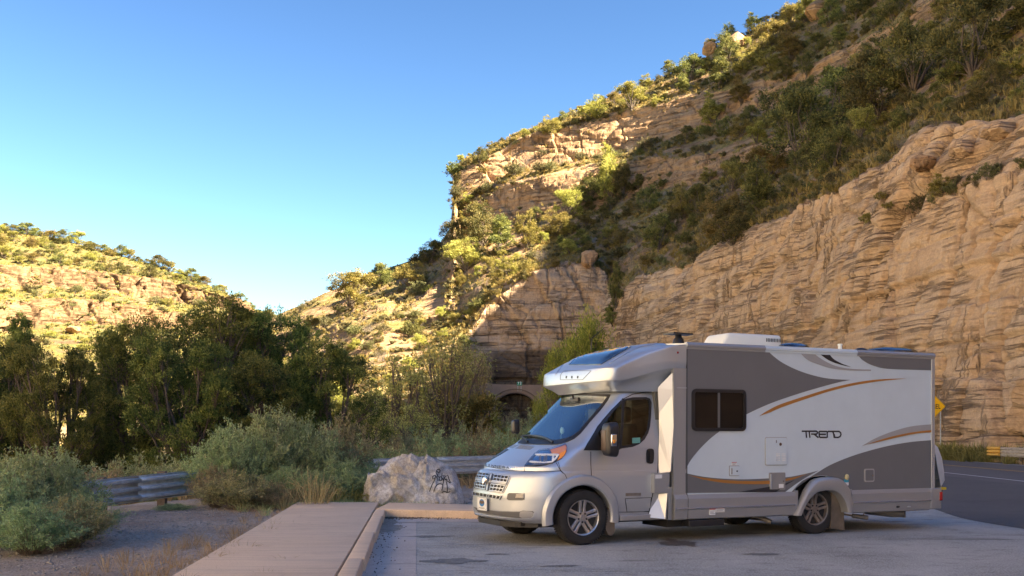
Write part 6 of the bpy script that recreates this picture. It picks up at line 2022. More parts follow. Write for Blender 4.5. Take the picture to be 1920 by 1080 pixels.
# ---------------- foreground shrubs
def gz1(x, y): return float(ground_z(np.array([x]), np.array([y]))[0])
def at_(px, Z): return (px - 960) / F * Z, Z
def topz(py, Z): return CAMH + (HZ - py) / F * Z
G1 = 'saltbushes beside the walk'
fg_bush = [
 ('salt_a', 35, 868, 15.2, 210, 'grey-green saltbush at the left edge of the gravel, the leftmost one'),
 ('salt_b', 80, 852, 15.6, 200, 'tall grey-green saltbush hiding the left end of the guardrail'),
 ('salt_a', 155, 930, 14.6, 130, 'saltbush spilling over the gravel below the left end of the guardrail'),
 ('salt_b', 60, 950, 12.9, 170, 'small blue-green saltbush in front of the left thicket'),
 ('seed_a', 130, 940, 13.6, 150, 'low brownish saltbush at the foot of the left thicket'),
 ('salt_a', -20, 890, 13.6, 190, 'saltbush cut off by the left border of the picture'),
 ('salt_a', 430, 812, 22.5, 150, 'saltbush rising behind the right end of the near guardrail length'),
 ('salt_b', 505, 778, 23.4, 190, 'tallest grey-green saltbush behind the far end of the walk'),
 ('salt_a', 585, 800, 23.6, 150, 'wide grey-green saltbush right of the tallest one behind the walk'),
 ('seed_a', 405, 880, 21.0, 90, 'yellowish saltbush draped over the end of the near guardrail'),
 ('seed_a', 640, 795, 24.6, 110, 'pinkish seeding saltbush left of the graffiti boulder'),
 ('salt_b', 640, 868, 22.6, 120, 'green saltbush between the walk and the graffiti boulder'),
 ('salt_a', 545, 880, 21.9, 130, 'low saltbush touching the far edge of the walk'),
 ('seed_a', 440, 890, 20.6, 130, 'brownish saltbush at the left far corner of the walk'),
 ('salt_b', 325, 945, 20.2, 70, 'small olive saltbush under the near guardrail'),
 ('seed_a', 495, 905, 20.9, 100, 'low seeding saltbush overhanging the gravel by the walk'),
 ('salt_a', 690, 870, 24.3, 90, 'dark green saltbush just behind the left side of the boulder'),
]
for i, (k_, px, ty, Z, w, lab) in enumerate(fg_bush):
    x, y = at_(px, Z); z = gz1(x, y) - 0.03
    place_bush('saltbush', k_, x, y, z, (topz(ty, Z) - z) * 1.05, w / F * Z * 1.15, i * 2.1, lab, G1)
G2 = 'saltbushes beyond the guardrail'
fb = [(700, 835, 33), (745, 822, 34), (790, 830, 33), (835, 815, 35), (880, 822, 35), (925, 812, 37), (960, 800, 40), (735, 808, 40), (800, 800, 43), (860, 796, 44), (905, 790, 48), (610, 830, 31), (660, 822, 33), (570, 830, 30), (1000, 812, 40), (300, 880, 27), (220, 872, 27), (265, 850, 30), (150, 868, 28), (60, 868, 28), (385, 850, 28), (20, 850, 31), (940, 770, 62), (985, 772, 64)]
for i, (px, ty, Z) in enumerate(fb):
    x, y = at_(px, Z); z = gz1(x, y) - 0.05
    place_bush('saltbush', ('far_salt', 'far_seed', 'far_salt')[i % 3], x, y, z, max(0.5, topz(ty, Z) - z), 2.6 + 0.5 * ((i * 7) % 5) / 4, i * 1.7, 'grey-green saltbush among others in the thicket just beyond the guardrail', G2)

# ---------------- junipers behind the guardrail
jn = [
 ('jun_b', 42, 588, 36, 110, 'dark spired juniper, leftmost in the row behind the guardrail'),
 ('jun_c', 110, 655, 33, 150, 'dark low juniper between the left spire and the next one'),
 ('jun_b', 205, 612, 37, 110, 'slim dark juniper with two tips, left of the row centre'),
 ('jun_a', 268, 606, 36, 165, 'broad dark juniper left of the largest one'),
 ('jun_c', 345, 640, 34, 170, 'dark juniper with bare inner branches above the guardrail'),
 ('jun_a', 425, 574, 40, 215, 'largest juniper of the row with golden sunlit top'),
 ('jun_c', 505, 592, 41, 150, 'round olive juniper right of the largest one'),
 ('jun_b', 560, 665, 36, 110, 'slender dark juniper left of the last one in the row'),
 ('jun_a', 620, 648, 37, 145, 'last dark juniper at the right end of the row'),
 ('jun_c', -40, 640, 35, 170, 'juniper half outside the left border of the picture'),
 ('jun_a', 480, 680, 35, 150, 'low dark juniper under the largest one'),
]
for i, (k_, px, ty, Z, w, lab) in enumerate(jn):
    x, y = at_(px, Z); z = gz1(x, y) - 0.1
    place_tree('juniper_tree', k_, x, y, z, (topz(ty, Z) - z), w / F * Z * 1.42, i * 1.9 + 0.5, lab, 'junipers behind the guardrail')
# ---------------- leafy trees in the wash
bt = [
 ('broad_a', 835, 628, 56, 185, 'airy leafy tree with thin grey branches left of the tunnel', 'broadleaf_tree'),
 ('broad_b', 745, 668, 54, 150, 'airy leafy tree with sparse crown, left of the tallest airy one', 'broadleaf_tree'),
 ('broad_b', 690, 735, 50, 110, 'small dark leafy tree right of the juniper row', 'broadleaf_tree'),
 ('broad_a', 888, 655, 70, 76, 'leafy tree at the left foot of the tunnel cliff', 'broadleaf_tree'),
 ('broad_b', 775, 760, 46, 120, 'low dark green leafy tree above the graffiti boulder', 'broadleaf_tree'),
 ('willow_a', 1105, 603, 84, 120, 'yellow-green willow rising behind the motorhome roof', 'willow_tree'),
 ('willow_a', 1042, 660, 88, 75, 'smaller yellow-green willow hanging beside the tunnel portal', 'willow_tree'),
 ('willow_a', 1012, 752, 95, 44, 'small yellow willow in front of the right side of the tunnel mouth', 'willow_tree'),
 ('broad_b', 930, 762, 110, 24, 'dark small tree at the left side of the tunnel mouth', 'broadleaf_tree'),
]
for i, (k_, px, ty, Z, w, lab, nm) in enumerate(bt):
    x, y = at_(px, Z); z = gz1(x, y) - 0.2
    place_tree(nm, k_, x, y, z, (topz(ty, Z) - z), w / F * Z * 1.1, i * 2.3, lab)

# ---------------- hillside vegetation, standing on the terrain mesh
def project(G):
    X, Y, H = G[..., 0], G[..., 1], G[..., 2]
    return 960 + F * X / Y, HZ - F * (H - CAMH) / Y
hero = [ # key, px of base, py of base, height px, width px, label
 ('hill_pin_c', 655, 574, 66, 100, 'largest round-topped pine on the crest of the left slope'),
 ('hill_jun_a', 715, 532, 38, 46, 'dark juniper on the crest right of the round-topped pine'),
 ('hill_pin_a', 775, 536, 46, 60, 'sunlit yellow-green pine halfway up the crest'),
 ('hill_jun_a', 806, 492, 40, 52, 'blue-dark pine on the crest below the overhanging cliff'),
 ('hill_jun_c', 848, 462, 52, 54, 'dark pine on the crest closest to the overhanging cliff'),
 ('hill_jun_a', 900, 462, 76, 84, 'big dark pine growing under the overhanging cliff nose'),
 ('hill_jun_b', 935, 470, 62, 60, 'dark conical pine against the foot of the overhanging cliff'),
 ('hill_pin_a', 872, 505, 60, 76, 'bright yellow pine below the cliff nose'),
 ('hill_pin_b', 985, 462, 62, 52, 'upright yellow-green pine in front of the nose cliff'),
 ('hill_pin_a', 1040, 440, 46, 62, 'round green pine below the nose cliff'),
 ('hill_pin_c', 1062, 412, 60, 66, 'layered grey-green pine against the nose cliff'),
 ('hill_pin_b', 1143, 374, 98, 58, 'tallest pale pine leaning against the nose cliff'),
 ('hill_jun_b', 1165, 372, 66, 44, 'dark juniper tucked behind the tallest pale pine'),
 ('hill_jun_a', 1100, 380, 46, 56, 'dark shrubby juniper left of the tallest pale pine'),
 ('hill_pin_a', 1280, 408, 60, 74, 'two-toned round pine on the slope above the gully'),
 ('hill_jun_a', 1308, 400, 50, 52, 'dark juniper just right of the two-toned round pine'),
 ('hill_jun_b', 1152, 575, 76, 34, 'dark juniper hanging in the gully right of the tunnel cliff'),
 ('hill_jun_a', 1232, 470, 62, 58, 'dark juniper at the left end of the road cut rim'),
 ('hill_pin_a', 1350, 448, 84, 90, 'big sunlit-topped pine on the rim of the road cut'),
 ('hill_jun_a', 1372, 456, 72, 84, 'dark juniper overhanging the rim of the road cut'),
 ('hill_pin_c', 1435, 345, 70, 86, 'pine with pale sunlit top above the middle of the road cut'),
 ('hill_jun_c', 898, 306, 26, 30, 'small wind-bent pine on top of the cliff nose'),
 ('hill_pin_a', 980, 256, 16, 20, 'tiny shrub-like pine on the rim right of the cliff nose'),
 ('hill_pin_a', 1028, 250, 32, 40, 'green pine on the rim, third from the cliff nose'),
 ('hill_pin_a', 1110, 222, 42, 56, 'round bright pine on the skyline above the nose cliff'),
 ('hill_pin_c', 1182, 202, 46, 66, 'wide golden pine on the skyline'),
 ('hill_jun_a', 1290, 150, 46, 56, 'dark skyline juniper left of the rock knob'),
 ('hill_pin_c', 1440, 88, 46, 70, 'bright pine on the skyline right of the rock knob'),
 ('hill_jun_c', 1480, 36, 30, 36, 'black-green pine on the skyline near the top border'),
 ('hill_jun_a', 1500, 300, 120, 130, 'huge dark juniper in the middle of the upper wood'),
 ('hill_jun_a', 1560, 250, 110, 130, 'large dark juniper right of the huge one in the upper wood'),
 ('hill_jun_c', 1470, 250, 90, 110, 'dark juniper with pale top left of the huge one'),
 ('hill_jun_a', 1640, 225, 120, 140, 'big dark juniper under the top right rock band'),
 ('hill_jun_c', 1710, 170, 120, 150, 'wide dark juniper in the upper right corner wood'),
 ('hill_jun_a', 1820, 140, 140, 150, 'brown-green juniper in the top right corner'),
 ('hill_jun_a', 1560, 325, 80, 90, 'dark juniper standing on the upper rim of the road cut'),
 ('hill_jun_b', 1420, 395, 90, 80, 'dark conical juniper on the rim of the road cut'),
 ('hill_pin_b', 1600, 180, 80, 90, 'pale green pine between the dark junipers of the upper wood'),
 ('hill_pin_b', 1765, 360, 36, 54, 'bright green bushy tree on the ledge of the road cut'),
]
pR, qR = project(GR)
pL, qL = project(GL)
# visible vertices only: keep those facing the eye; nearest hit in screen space
def nearest_vertex(px, py, P_, Q_, G):
    d = (P_ - px) ** 2 + (Q_ - py) ** 2
    # prefer the nearest surface among the close candidates
    m = d < 16
    if not m.any(): i = np.unravel_index(np.argmin(d), d.shape); return G[i], i
    Y = np.where(m, G[..., 1], 1e9); i = np.unravel_index(np.argmin(Y), Y.shape)
    return G[i], i
taken = []
for i, (k_, px, py, h, w, lab) in enumerate(hero):
    v_, _ = nearest_vertex(px, py, pR, qR, GR)
    place_tree('pine_tree' if 'pin' in k_ else 'juniper_tree', k_, v_[0], v_[1] , v_[2] - 0.3, h / F * v_[1] + 0.3, w / F * v_[1] * 1.05, i * 1.37, lab)
    taken.append((px, py - h * .3, max(h, w) * 0.36))

def visible_mask(P_, Q_, G):
    """coarse depth buffer"""
    s = 4.0
    u = np.round(P_ / s).astype(int); v = np.round(Q_ / s).astype(int)
    ok = (u >= -30) & (u < 560) & (v >= -40) & (v < 240)
    key = np.where(ok, (u + 40) * 400 + (v + 60), 0)
    zb = np.full(key.max() + 1, 1e9)
    np.minimum.at(zb, key.ravel(), np.where(ok, G[..., 1], 1e9).ravel())
    return ok & (G[..., 1] < zb[key] + 7.0)
visR, visL = visible_mask(pR, qR, GR), visible_mask(pL, qL, GL)

def scatter(P_, Q_, G, dens, n, rad, seed, vis, taken, tries=60000):
    g = rng(seed)
    wgt = (dens * vis).ravel().astype(float)
    wgt[0] = 0
    # screen-space area weighting: vertices are about evenly spaced on screen
    c = np.cumsum(wgt); c /= c[-1]
    idx = np.searchsorted(c, g.random(tries))
    out = []
    Pf, Qf = P_.ravel(), Q_.ravel()
    Gf = G.reshape(-1, 3)
    pts = np.array(taken) if len(taken) else np.zeros((0, 3))
    for j in idx:
        if len(out) >= n: break
        x, y = Pf[j], Qf[j]
        r = rad * (0.6 + 0.8 * g.random())
        if len(pts) and (((pts[:, 0] - x) ** 2 + (pts[:, 1] - y) ** 2) < (pts[:, 2] * 0.75 + r * 0.75) ** 2).any(): continue
        out.append((x, y, r, Gf[j].copy(), g.random(), g.random()))
        pts = np.vstack([pts, [x, y, r]])
    return out, [tuple(p) for p in pts]
def box_(P_, Q_, x0, x1, y0, y1, s=25):
    return smooth01((P_ - x0) / s) * smooth01((x1 - P_) / s) * smooth01((Q_ - y0) / s) * smooth01((y1 - Q_) / s)
notrock = np.clip(1.15 - rkR, 0, 1) ** 2
bR = bandR[:, None] * np.ones_like(pR)
onscreen = (pR > 440) & (pR < 1960) & (qR > -60)
wood = notrock * onscreen * (bR >= 4) * smooth01((pR - 1150) / 120)
zone_up = smooth01((pR - 1330 - (qR - 250) * 0.4) / 120) * (bR >= 4)
dens1 = wood * (0.25 + 1.6 * zone_up)
res, tk = scatter(pR, qR, GR, dens1, 80, 27, 901, visR, taken)
cnt = 0
def zone_label(px, py, kind):
    if kind == 'jun':
        return ('dark juniper in the dense wood above the road cut', 'dark junipers in the upper wood') if px > 1330 else ('dark juniper on the shaded slope under the rock ledges', 'junipers under the rock ledges')
    return ('olive-green pine in the dense wood above the road cut', 'green pines in the upper wood') if px > 1330 else ('olive-green pine on the shaded slope under the rock ledges', 'pines under the rock ledges')
for x, y, r, v_, a, b2 in res:
    jun = a < 0.62
    k_ = ('hill_jun_a', 'hill_jun_b', 'hill_jun_c')[int(b2 * 3)] if jun else ('hill_pin_a', 'hill_pin_b', 'hill_pin_c')[int(b2 * 3)]
    lab, grp = zone_label(x, y, 'jun' if jun else 'pin')
    s = (r * (1.9 if x > 1330 else 1.4)) / F * v_[1]
    place_tree('juniper_tree' if jun else 'pine_tree', k_, v_[0], v_[1], v_[2] - 0.4, s * (0.9 + 0.4 * b2), s * 1.15, a * 40, lab, grp)
# sunlit slope left of the gully
dens2 = notrock * smooth01((1200 - pR) / 60) * smooth01((pR - 470) / 40) * (bR <= 5) * (qR < 850)
res, tk = scatter(pR, qR, GR, dens2, 105, 12, 902, visR, tk)
for x, y, r, v_, a, b2 in res:
    jun = a < 0.30
    k_ = ('hill_jun_a', 'hill_jun_b', 'hill_jun_c')[int(b2 * 3)] if jun else ('hill_pin_a', 'hill_pin_b', 'hill_pin_c')[int(b2 * 3)]
    s = (r * 2.3) / F * v_[1]
    lab = 'dark juniper scattered on the sunlit slope left of the tunnel cliff' if jun else 'yellow-green bushy pine scattered on the sunlit slope left of the tunnel cliff'
    place_tree('juniper_tree' if jun else 'pine_tree', k_, v_[0], v_[1], v_[2] - 0.3, s * (0.85 + 0.35 * b2), s * 1.1, a * 40, lab, 'dark junipers on the sunlit slope' if jun else 'bushy pines on the sunlit slope')
# skyline and rim
sky_row = bandsum[-1]
dens3 = onscreen * ((np.arange(GR.shape[0])[:, None] >= bandsum[8]) & (np.arange(GR.shape[0])[:, None] <= sky_row + 1)) * (pR > 860) * np.ones_like(pR)
dens3 = dens3 * (0.3 + 2.0 * (np.arange(GR.shape[0])[:, None] > sky_row - 8))
res, tk = scatter(pR, qR, GR, dens3, 56, 13, 903, visR, tk)
for x, y, r, v_, a, b2 in res:
    jun = a < 0.45
    k_ = ('hill_jun_a', 'hill_jun_c')[int(b2 * 2)] if jun else ('hill_pin_a', 'hill_pin_b', 'hill_pin_c')[int(b2 * 3)]
    s = (r * (1.0 if x < 1010 else 1.4 if x < 1180 else 1.5)) / F * v_[1]
    lab = 'dark juniper along the skyline above the top rock ledge' if jun else 'golden-green pine along the skyline above the top rock ledge'
    place_tree('juniper_tree' if jun else 'pine_tree', k_, v_[0], v_[1], v_[2] - 0.3, s * (0.8 + 0.4 * b2), s * 1.15, a * 40, lab, 'skyline junipers' if jun else 'skyline pines')
# bushes everywhere on the right-hand side
dens4 = notrock * onscreen * (bR >= 3) * (0.6 + 0.8 * (pR > 1150))
res, tk2 = scatter(pR, qR, GR, dens4, 170, 9, 904, visR, tk)
for x, y, r, v_, a, b2 in res:
    k_ = ('scrub_a', 'scrub_b', 'scrub_g', 'scrub_d', 'scrub_a', 'bare')[int(a * 6)]
    s = (r * 2.4) / F * v_[1]
    if k_ == 'bare':
        place_bush('bare_shrub', k_, v_[0], v_[1], v_[2] - 0.1, s * 1.1, s * 1.3, a * 50, 'leafless grey shrub on the right-hand hillside', 'bare shrubs on the right-hand hillside'); continue
    lab = {'scrub_a': 'grey-olive round shrub on the right-hand hillside', 'scrub_b': 'low spreading olive shrub on the right-hand hillside', 'scrub_g': 'yellow-green shrub on the right-hand hillside', 'scrub_d': 'small dark green shrub on the right-hand hillside'}[k_]
    place_bush('shrub', k_, v_[0], v_[1], v_[2] - 0.15, s * (0.7 + 0.4 * b2), s * 1.4, a * 50, lab, lab.replace('shrub on', 'shrubs on'))
# ledges and foot of the road cut
_row = np.arange(GR.shape[0])[:, None]
dens5 = onscreen * (np.abs(_row - bandsum[2] - 3) < 6) * (pR > 1620) * 0.6 + onscreen * (np.abs(_row - bandsum[3] - 6) < 9) * smooth01((pR - 1230) / 50)
res, tk2 = scatter(pR, qR, GR, dens5, 60, 11, 905, visR, tk2)
for x, y, r, v_, a, b2 in res:
    k_ = ('scrub_a', 'scrub_b', 'bare', 'scrub_d', 'scrub_g')[int(a * 5)]
    s = (r * 2.4) / F * v_[1]
    lab = {'scrub_a': 'grey-olive shrub on the rim of the road cut', 'scrub_b': 'spreading olive shrub on the rim of the road cut', 'scrub_g': 'bright shrub on the rim of the road cut', 'scrub_d': 'dark shrub on the rim of the road cut', 'bare': 'leafless shrub on the rim of the road cut'}[k_]
    place_bush('bare_shrub' if k_ == 'bare' else 'shrub', k_, v_[0], v_[1], v_[2] - 0.1, s * (0.7 + 0.3 * b2), s * 1.4, a * 50, lab, lab.replace('shrub on', 'shrubs on'))
# far hill
bL = bandL[:, None] * np.ones_like(pL)
nl = np.clip(1.1 - rkL, 0, 1)
sk = (np.arange(GL.shape[0])[:, None] > bl_[-1] - 9) & (np.arange(GL.shape[0])[:, None] <= bl_[-1] + 1)
scr = (pL > -30) & (pL < 560)
res, tkl = scatter(pL, qL, GL, scr * (bL == 4) * nl * (0.25 + 2.2 * sk), 64, 9, 906, visL, [])
for x, y, r, v_, a, b2 in res:
    s = (r * 2.4) / F * v_[1]
    jun = a < 0.6
    k_ = ('hill_jun_a', 'hill_jun_c')[int(b2 * 2)] if jun else ('hill_pin_a', 'hill_pin_c')[int(b2 * 2)]
    place_tree('juniper_tree' if jun else 'pine_tree', k_, v_[0], v_[1], v_[2] - 0.3, s * 0.9, s * 1.3, a * 40, 'dark low juniper on the grassy top of the far left hill' if jun else 'olive low pine on the grassy top of the far left hill', 'junipers on the far left hill' if jun else 'pines on the far left hill')
res, tkl = scatter(pL, qL, GL, scr * (bL != 4) * nl * (qL < 700), 46, 9, 907, visL, tkl)
for x, y, r, v_, a, b2 in res:
    s = (r * 2.2) / F * v_[1]
    place_bush('shrub', ('scrub_a', 'scrub_g', 'scrub_b')[int(a * 3)], v_[0], v_[1], v_[2] - 0.1, s * 0.7, s * 1.3, a * 40, ('olive shrub', 'yellow-green shrub', 'spreading olive shrub')[int(a * 3)] + ' on the rocky flank of the far left hill', ('olive shrubs', 'yellow-green shrubs', 'spreading olive shrubs')[int(a * 3)] + ' on the far left hill')
# valley trees between the rail and the hills, sunlit
g = rng(77)
n_ = 0
while n_ < 44:
    px = g.uniform(-60, 900); Z = g.uniform(55, 135)
    x, y = at_(px, Z)
    if abs(x) < 3 and y > 150: continue
    z = gz1(x, y)
    ty = HZ - F * (z - CAMH) / y
    h = g.uniform(2.2, 4.6)
    jun = g.random() < 0.35
    k_ = ('hill_jun_a', 'hill_jun_b')[n_ % 2] if jun else ('hill_pin_a', 'hill_pin_b', 'hill_pin_c')[n_ % 3]
    place_tree('juniper_tree' if jun else 'pine_tree', k_, x, y, z - 0.2, h, h * g.uniform(0.9, 1.3), n_ * 1.1, 'dark juniper on the sunlit valley floor behind the big junipers' if jun else 'bushy yellow-green pine on the sunlit valley floor behind the big junipers', 'valley floor junipers' if jun else 'valley floor pines')
    n_ += 1

# ---- uncountable ground cover: grass tufts and low scrub merged into one object per place
def scatter_stuff(name, label, P_, Q_, G, dens, vis, n, lm, H, spread, blades, Wd, seed, cat='grass'):
    g = rng(seed)
    w = (dens * vis).ravel(); c = np.cumsum(w); c /= c[-1]
    j = np.searchsorted(c, g.random(n))
    pos = G.reshape(-1, 3)[j] + g.normal(size=(n, 3)) * [0.4, 0.4, 0]
    variants = [tuft('t', lm, H, spread, blades, Wd, seed + q) for q in range(6)]
    VV, FF, TT, k = [], [], [], 0
    for i in range(n):
        V, F1, T = variants[i % 6]
        s = g.uniform(0.6, 1.5); a = g.uniform(0, 6.28); ca, sa = math.cos(a), math.sin(a)
        R_ = np.array([[ca, -sa, 0], [sa, ca, 0], [0, 0, 1]])
        VV.append(V @ R_.T * s + pos[i]); FF.append(F1 + k); TT.append(np.clip(T * 0.5 + g.random() * 0.5, 0, 1)); k += len(V)
    V, Fq, T = np.concatenate(VV), np.concatenate(FF), np.concatenate(TT)
    quads = Fq[Fq[:, 2] != Fq[:, 3]]; tris = Fq[Fq[:, 2] == Fq[:, 3]][:, :3]
    me = bpy.data.meshes.new(name)
    loops = np.concatenate([quads.ravel(), tris.ravel()]).astype(np.int32)
    me.vertices.add(len(V)); me.vertices.foreach_set('co', V.astype(np.float32).ravel())
    me.loops.add(len(loops)); me.loops.foreach_set('vertex_index', loops)
    npz = len(quads) + len(tris)
    tot = np.r_[np.full(len(quads), 4), np.full(len(tris), 3)].astype(np.int32)
    me.polygons.add(npz); me.polygons.foreach_set('loop_total', tot); me.polygons.foreach_set('loop_start', np.r_[0, np.cumsum(tot)[:-1]].astype(np.int32))
    me.update(calc_edges=True)
    at = me.attributes.new('tone', 'FLOAT', 'POINT'); at.data.foreach_set('value', T.astype(np.float32))
    me.materials.append(LM[lm])
    return link(name, me, None, kind='stuff', label=label, cat=cat)
GOLD = LM['gold'] = leafmat('golden hill grass', (0.17, 0.135, 0.04), (0.31, 0.23, 0.065), (0.45, 0.34, 0.115), 0.4)
scatter_stuff('hill_grass', 'dry golden grass tufts covering the right-hand hillside', pR, qR, GR, notrock * onscreen * (bR >= 3), visR, 11000, 'gold', 0.70, 0.55, 12, 0.08, 301)
scatter_stuff('hill_grass', 'dry golden grass tufts on the sunlit slope left of the tunnel', pR, qR, GR, notrock * onscreen * (bR < 4) * (pR < 920), visR, 3500, 'gold', 0.5, 0.4, 12, 0.06, 302)
scatter_stuff('far_hill_grass', 'yellow grass on the far left hill', pL, qL, GL, scr * nl, visL, 4000, 'gold', 0.6, 0.55, 10, 0.10, 303)
scatter_stuff('low_scrub', 'low olive scrub mixed into the grass of the right-hand hillside', pR, qR, GR, notrock * onscreen * ((bR >= 4) | (pR < 900)), visR, 2600, 'scrub', 0.8, 0.8, 46, 0.13, 304, 'scrub')
scatter_stuff('low_scrub', 'low olive scrub on the far left hill', pL, qL, GL, scr * nl, visL, 1000, 'scrub', 0.8, 0.8, 40, 0.14, 305, 'scrub')
# dry grass fringe along the walk, in the gravel and at the boulder foot
def fringe(name, label, pts, n, lm, H, spread, blades, Wd, seed, jit):
    g = rng(seed)
    P0 = np.array(pts); 
    idx = g.integers(0, len(P0) - 1, n); t = g.random((n, 1))
    pos2 = P0[idx] * (1 - t) + P0[idx + 1] * t + g.normal(size=(n, 2)) * jit
    zz = ground_z(pos2[:, 0], pos2[:, 1])
    Gx = np.concatenate([pos2, zz[:, None]], 1)[None]
    one = np.ones((1, n))
    return scatter_stuff(name, label, one, one, Gx, one, one.astype(bool), n, lm, H, spread, blades, Wd, seed)
fringe('dry_grass', 'straggling dry grass along the left edge of the walk', [(-3.35, 8.6), (-3.55, 11), (-3.75, 14), (-4.1, 17.5), (-4.4, 20.5)], 130, 'dry', 0.20, 0.16, 16, 0.004, 401, (0.16, 0.3))
fringe('green_weeds', 'low green weeds along the far edge of the walk', [(-4.5, 20.6), (-4.3, 21.5), (-3.6, 21.6), (-3.0, 21.7)], 90, 'salt', 0.20, 0.2, 26, 0.008, 402, (0.25, 0.15))
fringe('green_weeds', 'sparse weeds at the foot of the graffiti boulder', [(-3.0, 21.5), (-2.2, 21.45), (-1.4, 21.5)], 60, 'salt2', 0.13, 0.15, 22, 0.007, 403, (0.1, 0.08))
fringe('green_weeds', 'tall green weeds left of the graffiti boulder', [(-3.4, 22.2), (-3.2, 23), (-4.0, 22.5)], 60, 'broad', 0.42, 0.3, 26, 0.012, 404, (0.25, 0.3))
fringe('tall_grass', 'tall dry grass arching over the far left corner of the walk', [(-4.55, 20.9), (-4.3, 21.4)], 9, 'dry', 0.75, 0.45, 60, 0.006, 405, (0.15, 0.1))
fringe('dry_grass', 'dry grass on the bank beyond the guardrail', [(-11, 24), (-8, 28), (-5, 31), (-2, 34), (2, 38), (-2, 60), (3, 90), (0, 130)], 500, 'dry', 0.45, 0.35, 22, 0.012, 406, (2.0, 1.5))
fringe('dry_grass', 'golden grass verge below the tunnel mouth', [(-3, 100), (-1, 120), (2, 140), (-3, 150)], 300, 'gold', 0.6, 0.4, 16, 0.05, 407, (3.0, 4))
fringe('verge_scrub', 'olive scrub at the foot of the road cut', [(26.9, 57), (26.9, 64), (26.9, 74), (26.4, 86), (24.4, 104), (21, 124)], 420, 'broad', 0.95, 0.75, 60, 0.035, 408, (0.8, 1.5))
fringe('dry_grass', 'thin grass verge between the road and the road cut', [(28.0, 48), (28.0, 62), (27, 78)], 220, 'dry', 0.35, 0.3, 20, 0.012, 409, (0.7, 1.5))
# ================================================================== SMALL THINGS
# ---- guardrails
GALV = simple('galvanised steel', (0.50, 0.56, 0.60), 0.38, metal=0.3, var=0.25, vscale=7)
RUST = simple('weathered post', (0.12, 0.09, 0.07), 0.9, var=0.4, vscale=8)
def thrie(name, line, hgt, mat, label, grp=None, depth=0.083, face=1, nw=3, posts=None, cat='guardrail', end=None, panel=3.8):
    """corrugated rail beam along line [(x,y,ztop)], ridges towards the road"""
    root = empty(name, (line[0][0], line[0][1], 0), label=label, cat=cat, group=grp)
    ox, oy = line[0][0], line[0][1]
    P_ = [Vector(p) for p in line]
    if len(P_) > 2: P_ = catmull(line, 6)
    # resample
    L = [0]
    for a, b in zip(P_[:-1], P_[1:]): L.append(L[-1] + (b - a).length)
    n = max(2, int(L[-1] / 0.45))
    pts = []
    for i in range(n + 1):
        s = L[-1] * i / n
        k = min(len(P_) - 2, max(0, int(np.searchsorted(L, s, side='right') - 1)))
        pts.append(P_[k].lerp(P_[k + 1], (s - L[k]) / (L[k + 1] - L[k])))
    prof = []
    for w in range(nw):
        z0 = w / nw
        for t, d in ((0.02, 0.0), (0.18, 0.0), (0.34, 1.0), (0.66, 1.0), (0.82, 0.0)):
            prof.append((z0 + t / nw, d))
    prof.append((1.0, 0.0)); prof[0] = (0.0, 0.35); prof[-1] = (1.0, 0.35)
    # beam lengths overlap: one mesh per length
    per = max(1, int(round(panel / (L[-1] / n))))
    j = 0
    while j < n:
        k = min(n, j + per)
        mb = MB()
        seg = pts[j:k + 1]
        for i, p in enumerate(seg):
            a = pts[max(0, j + i - 1)]; b = pts[min(n, j + i + 1)]
            d = (b - a); d.z = 0; d.normalize(); nn = Vector((d.y, -d.x, 0)) * face
            off = 0.004 * ((j // per) % 2)
            for (t, q) in prof:
                v = p - Vector((0, 0, hgt)) * t + nn * (q * depth + off)
                mb.v.append((v.x - ox, v.y - oy, v.z))
        m_ = len(prof)
        for i in range(len(seg) - 1):
            for q in range(m_ - 1): mb.f.append((i * m_ + q, i * m_ + q + 1, (i + 1) * m_ + q + 1, (i + 1) * m_ + q))
        o = mb.build('rail_beam', mat, root, smooth=30, fix=False)
        md = o.modifiers.new('s', 'SOLIDIFY'); md.thickness = 0.004
        bo = MB()
        for q in (0.17, 0.5, 0.83):
            v = seg[0] - Vector((0, 0, hgt)) * q
            d = (seg[1] - seg[0]).normalized(); nn = Vector((d.y, -d.x, 0)) * face
            for dd in (0.05, 0.13):
                c = v + d * dd + nn * (depth + 0.012)
                bo.sphere((c.x - ox, c.y - oy, c.z), 0.014, 6, 4)
        bo.build('bolts', mat, o, smooth=True)
        j = k
    i = 0
    step = max(1, int(round(1.9 / (L[-1] / n))))
    for i in range(step // 2, n, step):
        p = pts[i]; d = (pts[min(n, i + 1)] - p).normalized() if i < n else d
        nn = Vector((d.y, -d.x, 0)) * face
        c = p - nn * 0.12
        g0 = float(ground_z(np.array([c.x]), np.array([c.y]))[0]) - 0.3
        MB().box((c.x - ox - 0.08, c.y - oy - 0.08, g0), (c.x - ox + 0.08, c.y - oy + 0.08, p.z + 0.03), 0.008).build('post', RUST, root)
    return root
near_rail = [(-30.0, 8.0, 0.5), (-14.0, 11.2, 0.54), (-9.3, 14.5, 0.58), (-8.0, 16.8, 0.61), (-7.75, 19.0, 0.64), (-6.8, 22.0, 0.725), (-5.75, 25.0, 0.79), (-3.92, 28.0, 0.85), (-1.2, 31.0, 0.88), (0.4, 32.6, 0.88)]
thrie('guardrail', near_rail, 0.50, GALV, 'grey corrugated steel guardrail running behind the bushes and the boulder', face=1)
BEAM = simple('dusty galvanised steel', (0.42, 0.37, 0.31), 0.6, metal=0.2, var=0.25, vscale=5)
YEND = simple('yellow end panel', (0.62, 0.36, 0.06), 0.6, var=0.15, vscale=8)
r2 = [(26.1, 58.0, 0.90), (26.3, 54.5, 0.88), (26.3, 50.0, 0.86), (25.6, 42.0, 0.84), (24.6, 34.0, 0.84), (22.5, 18.0, 0.84)]
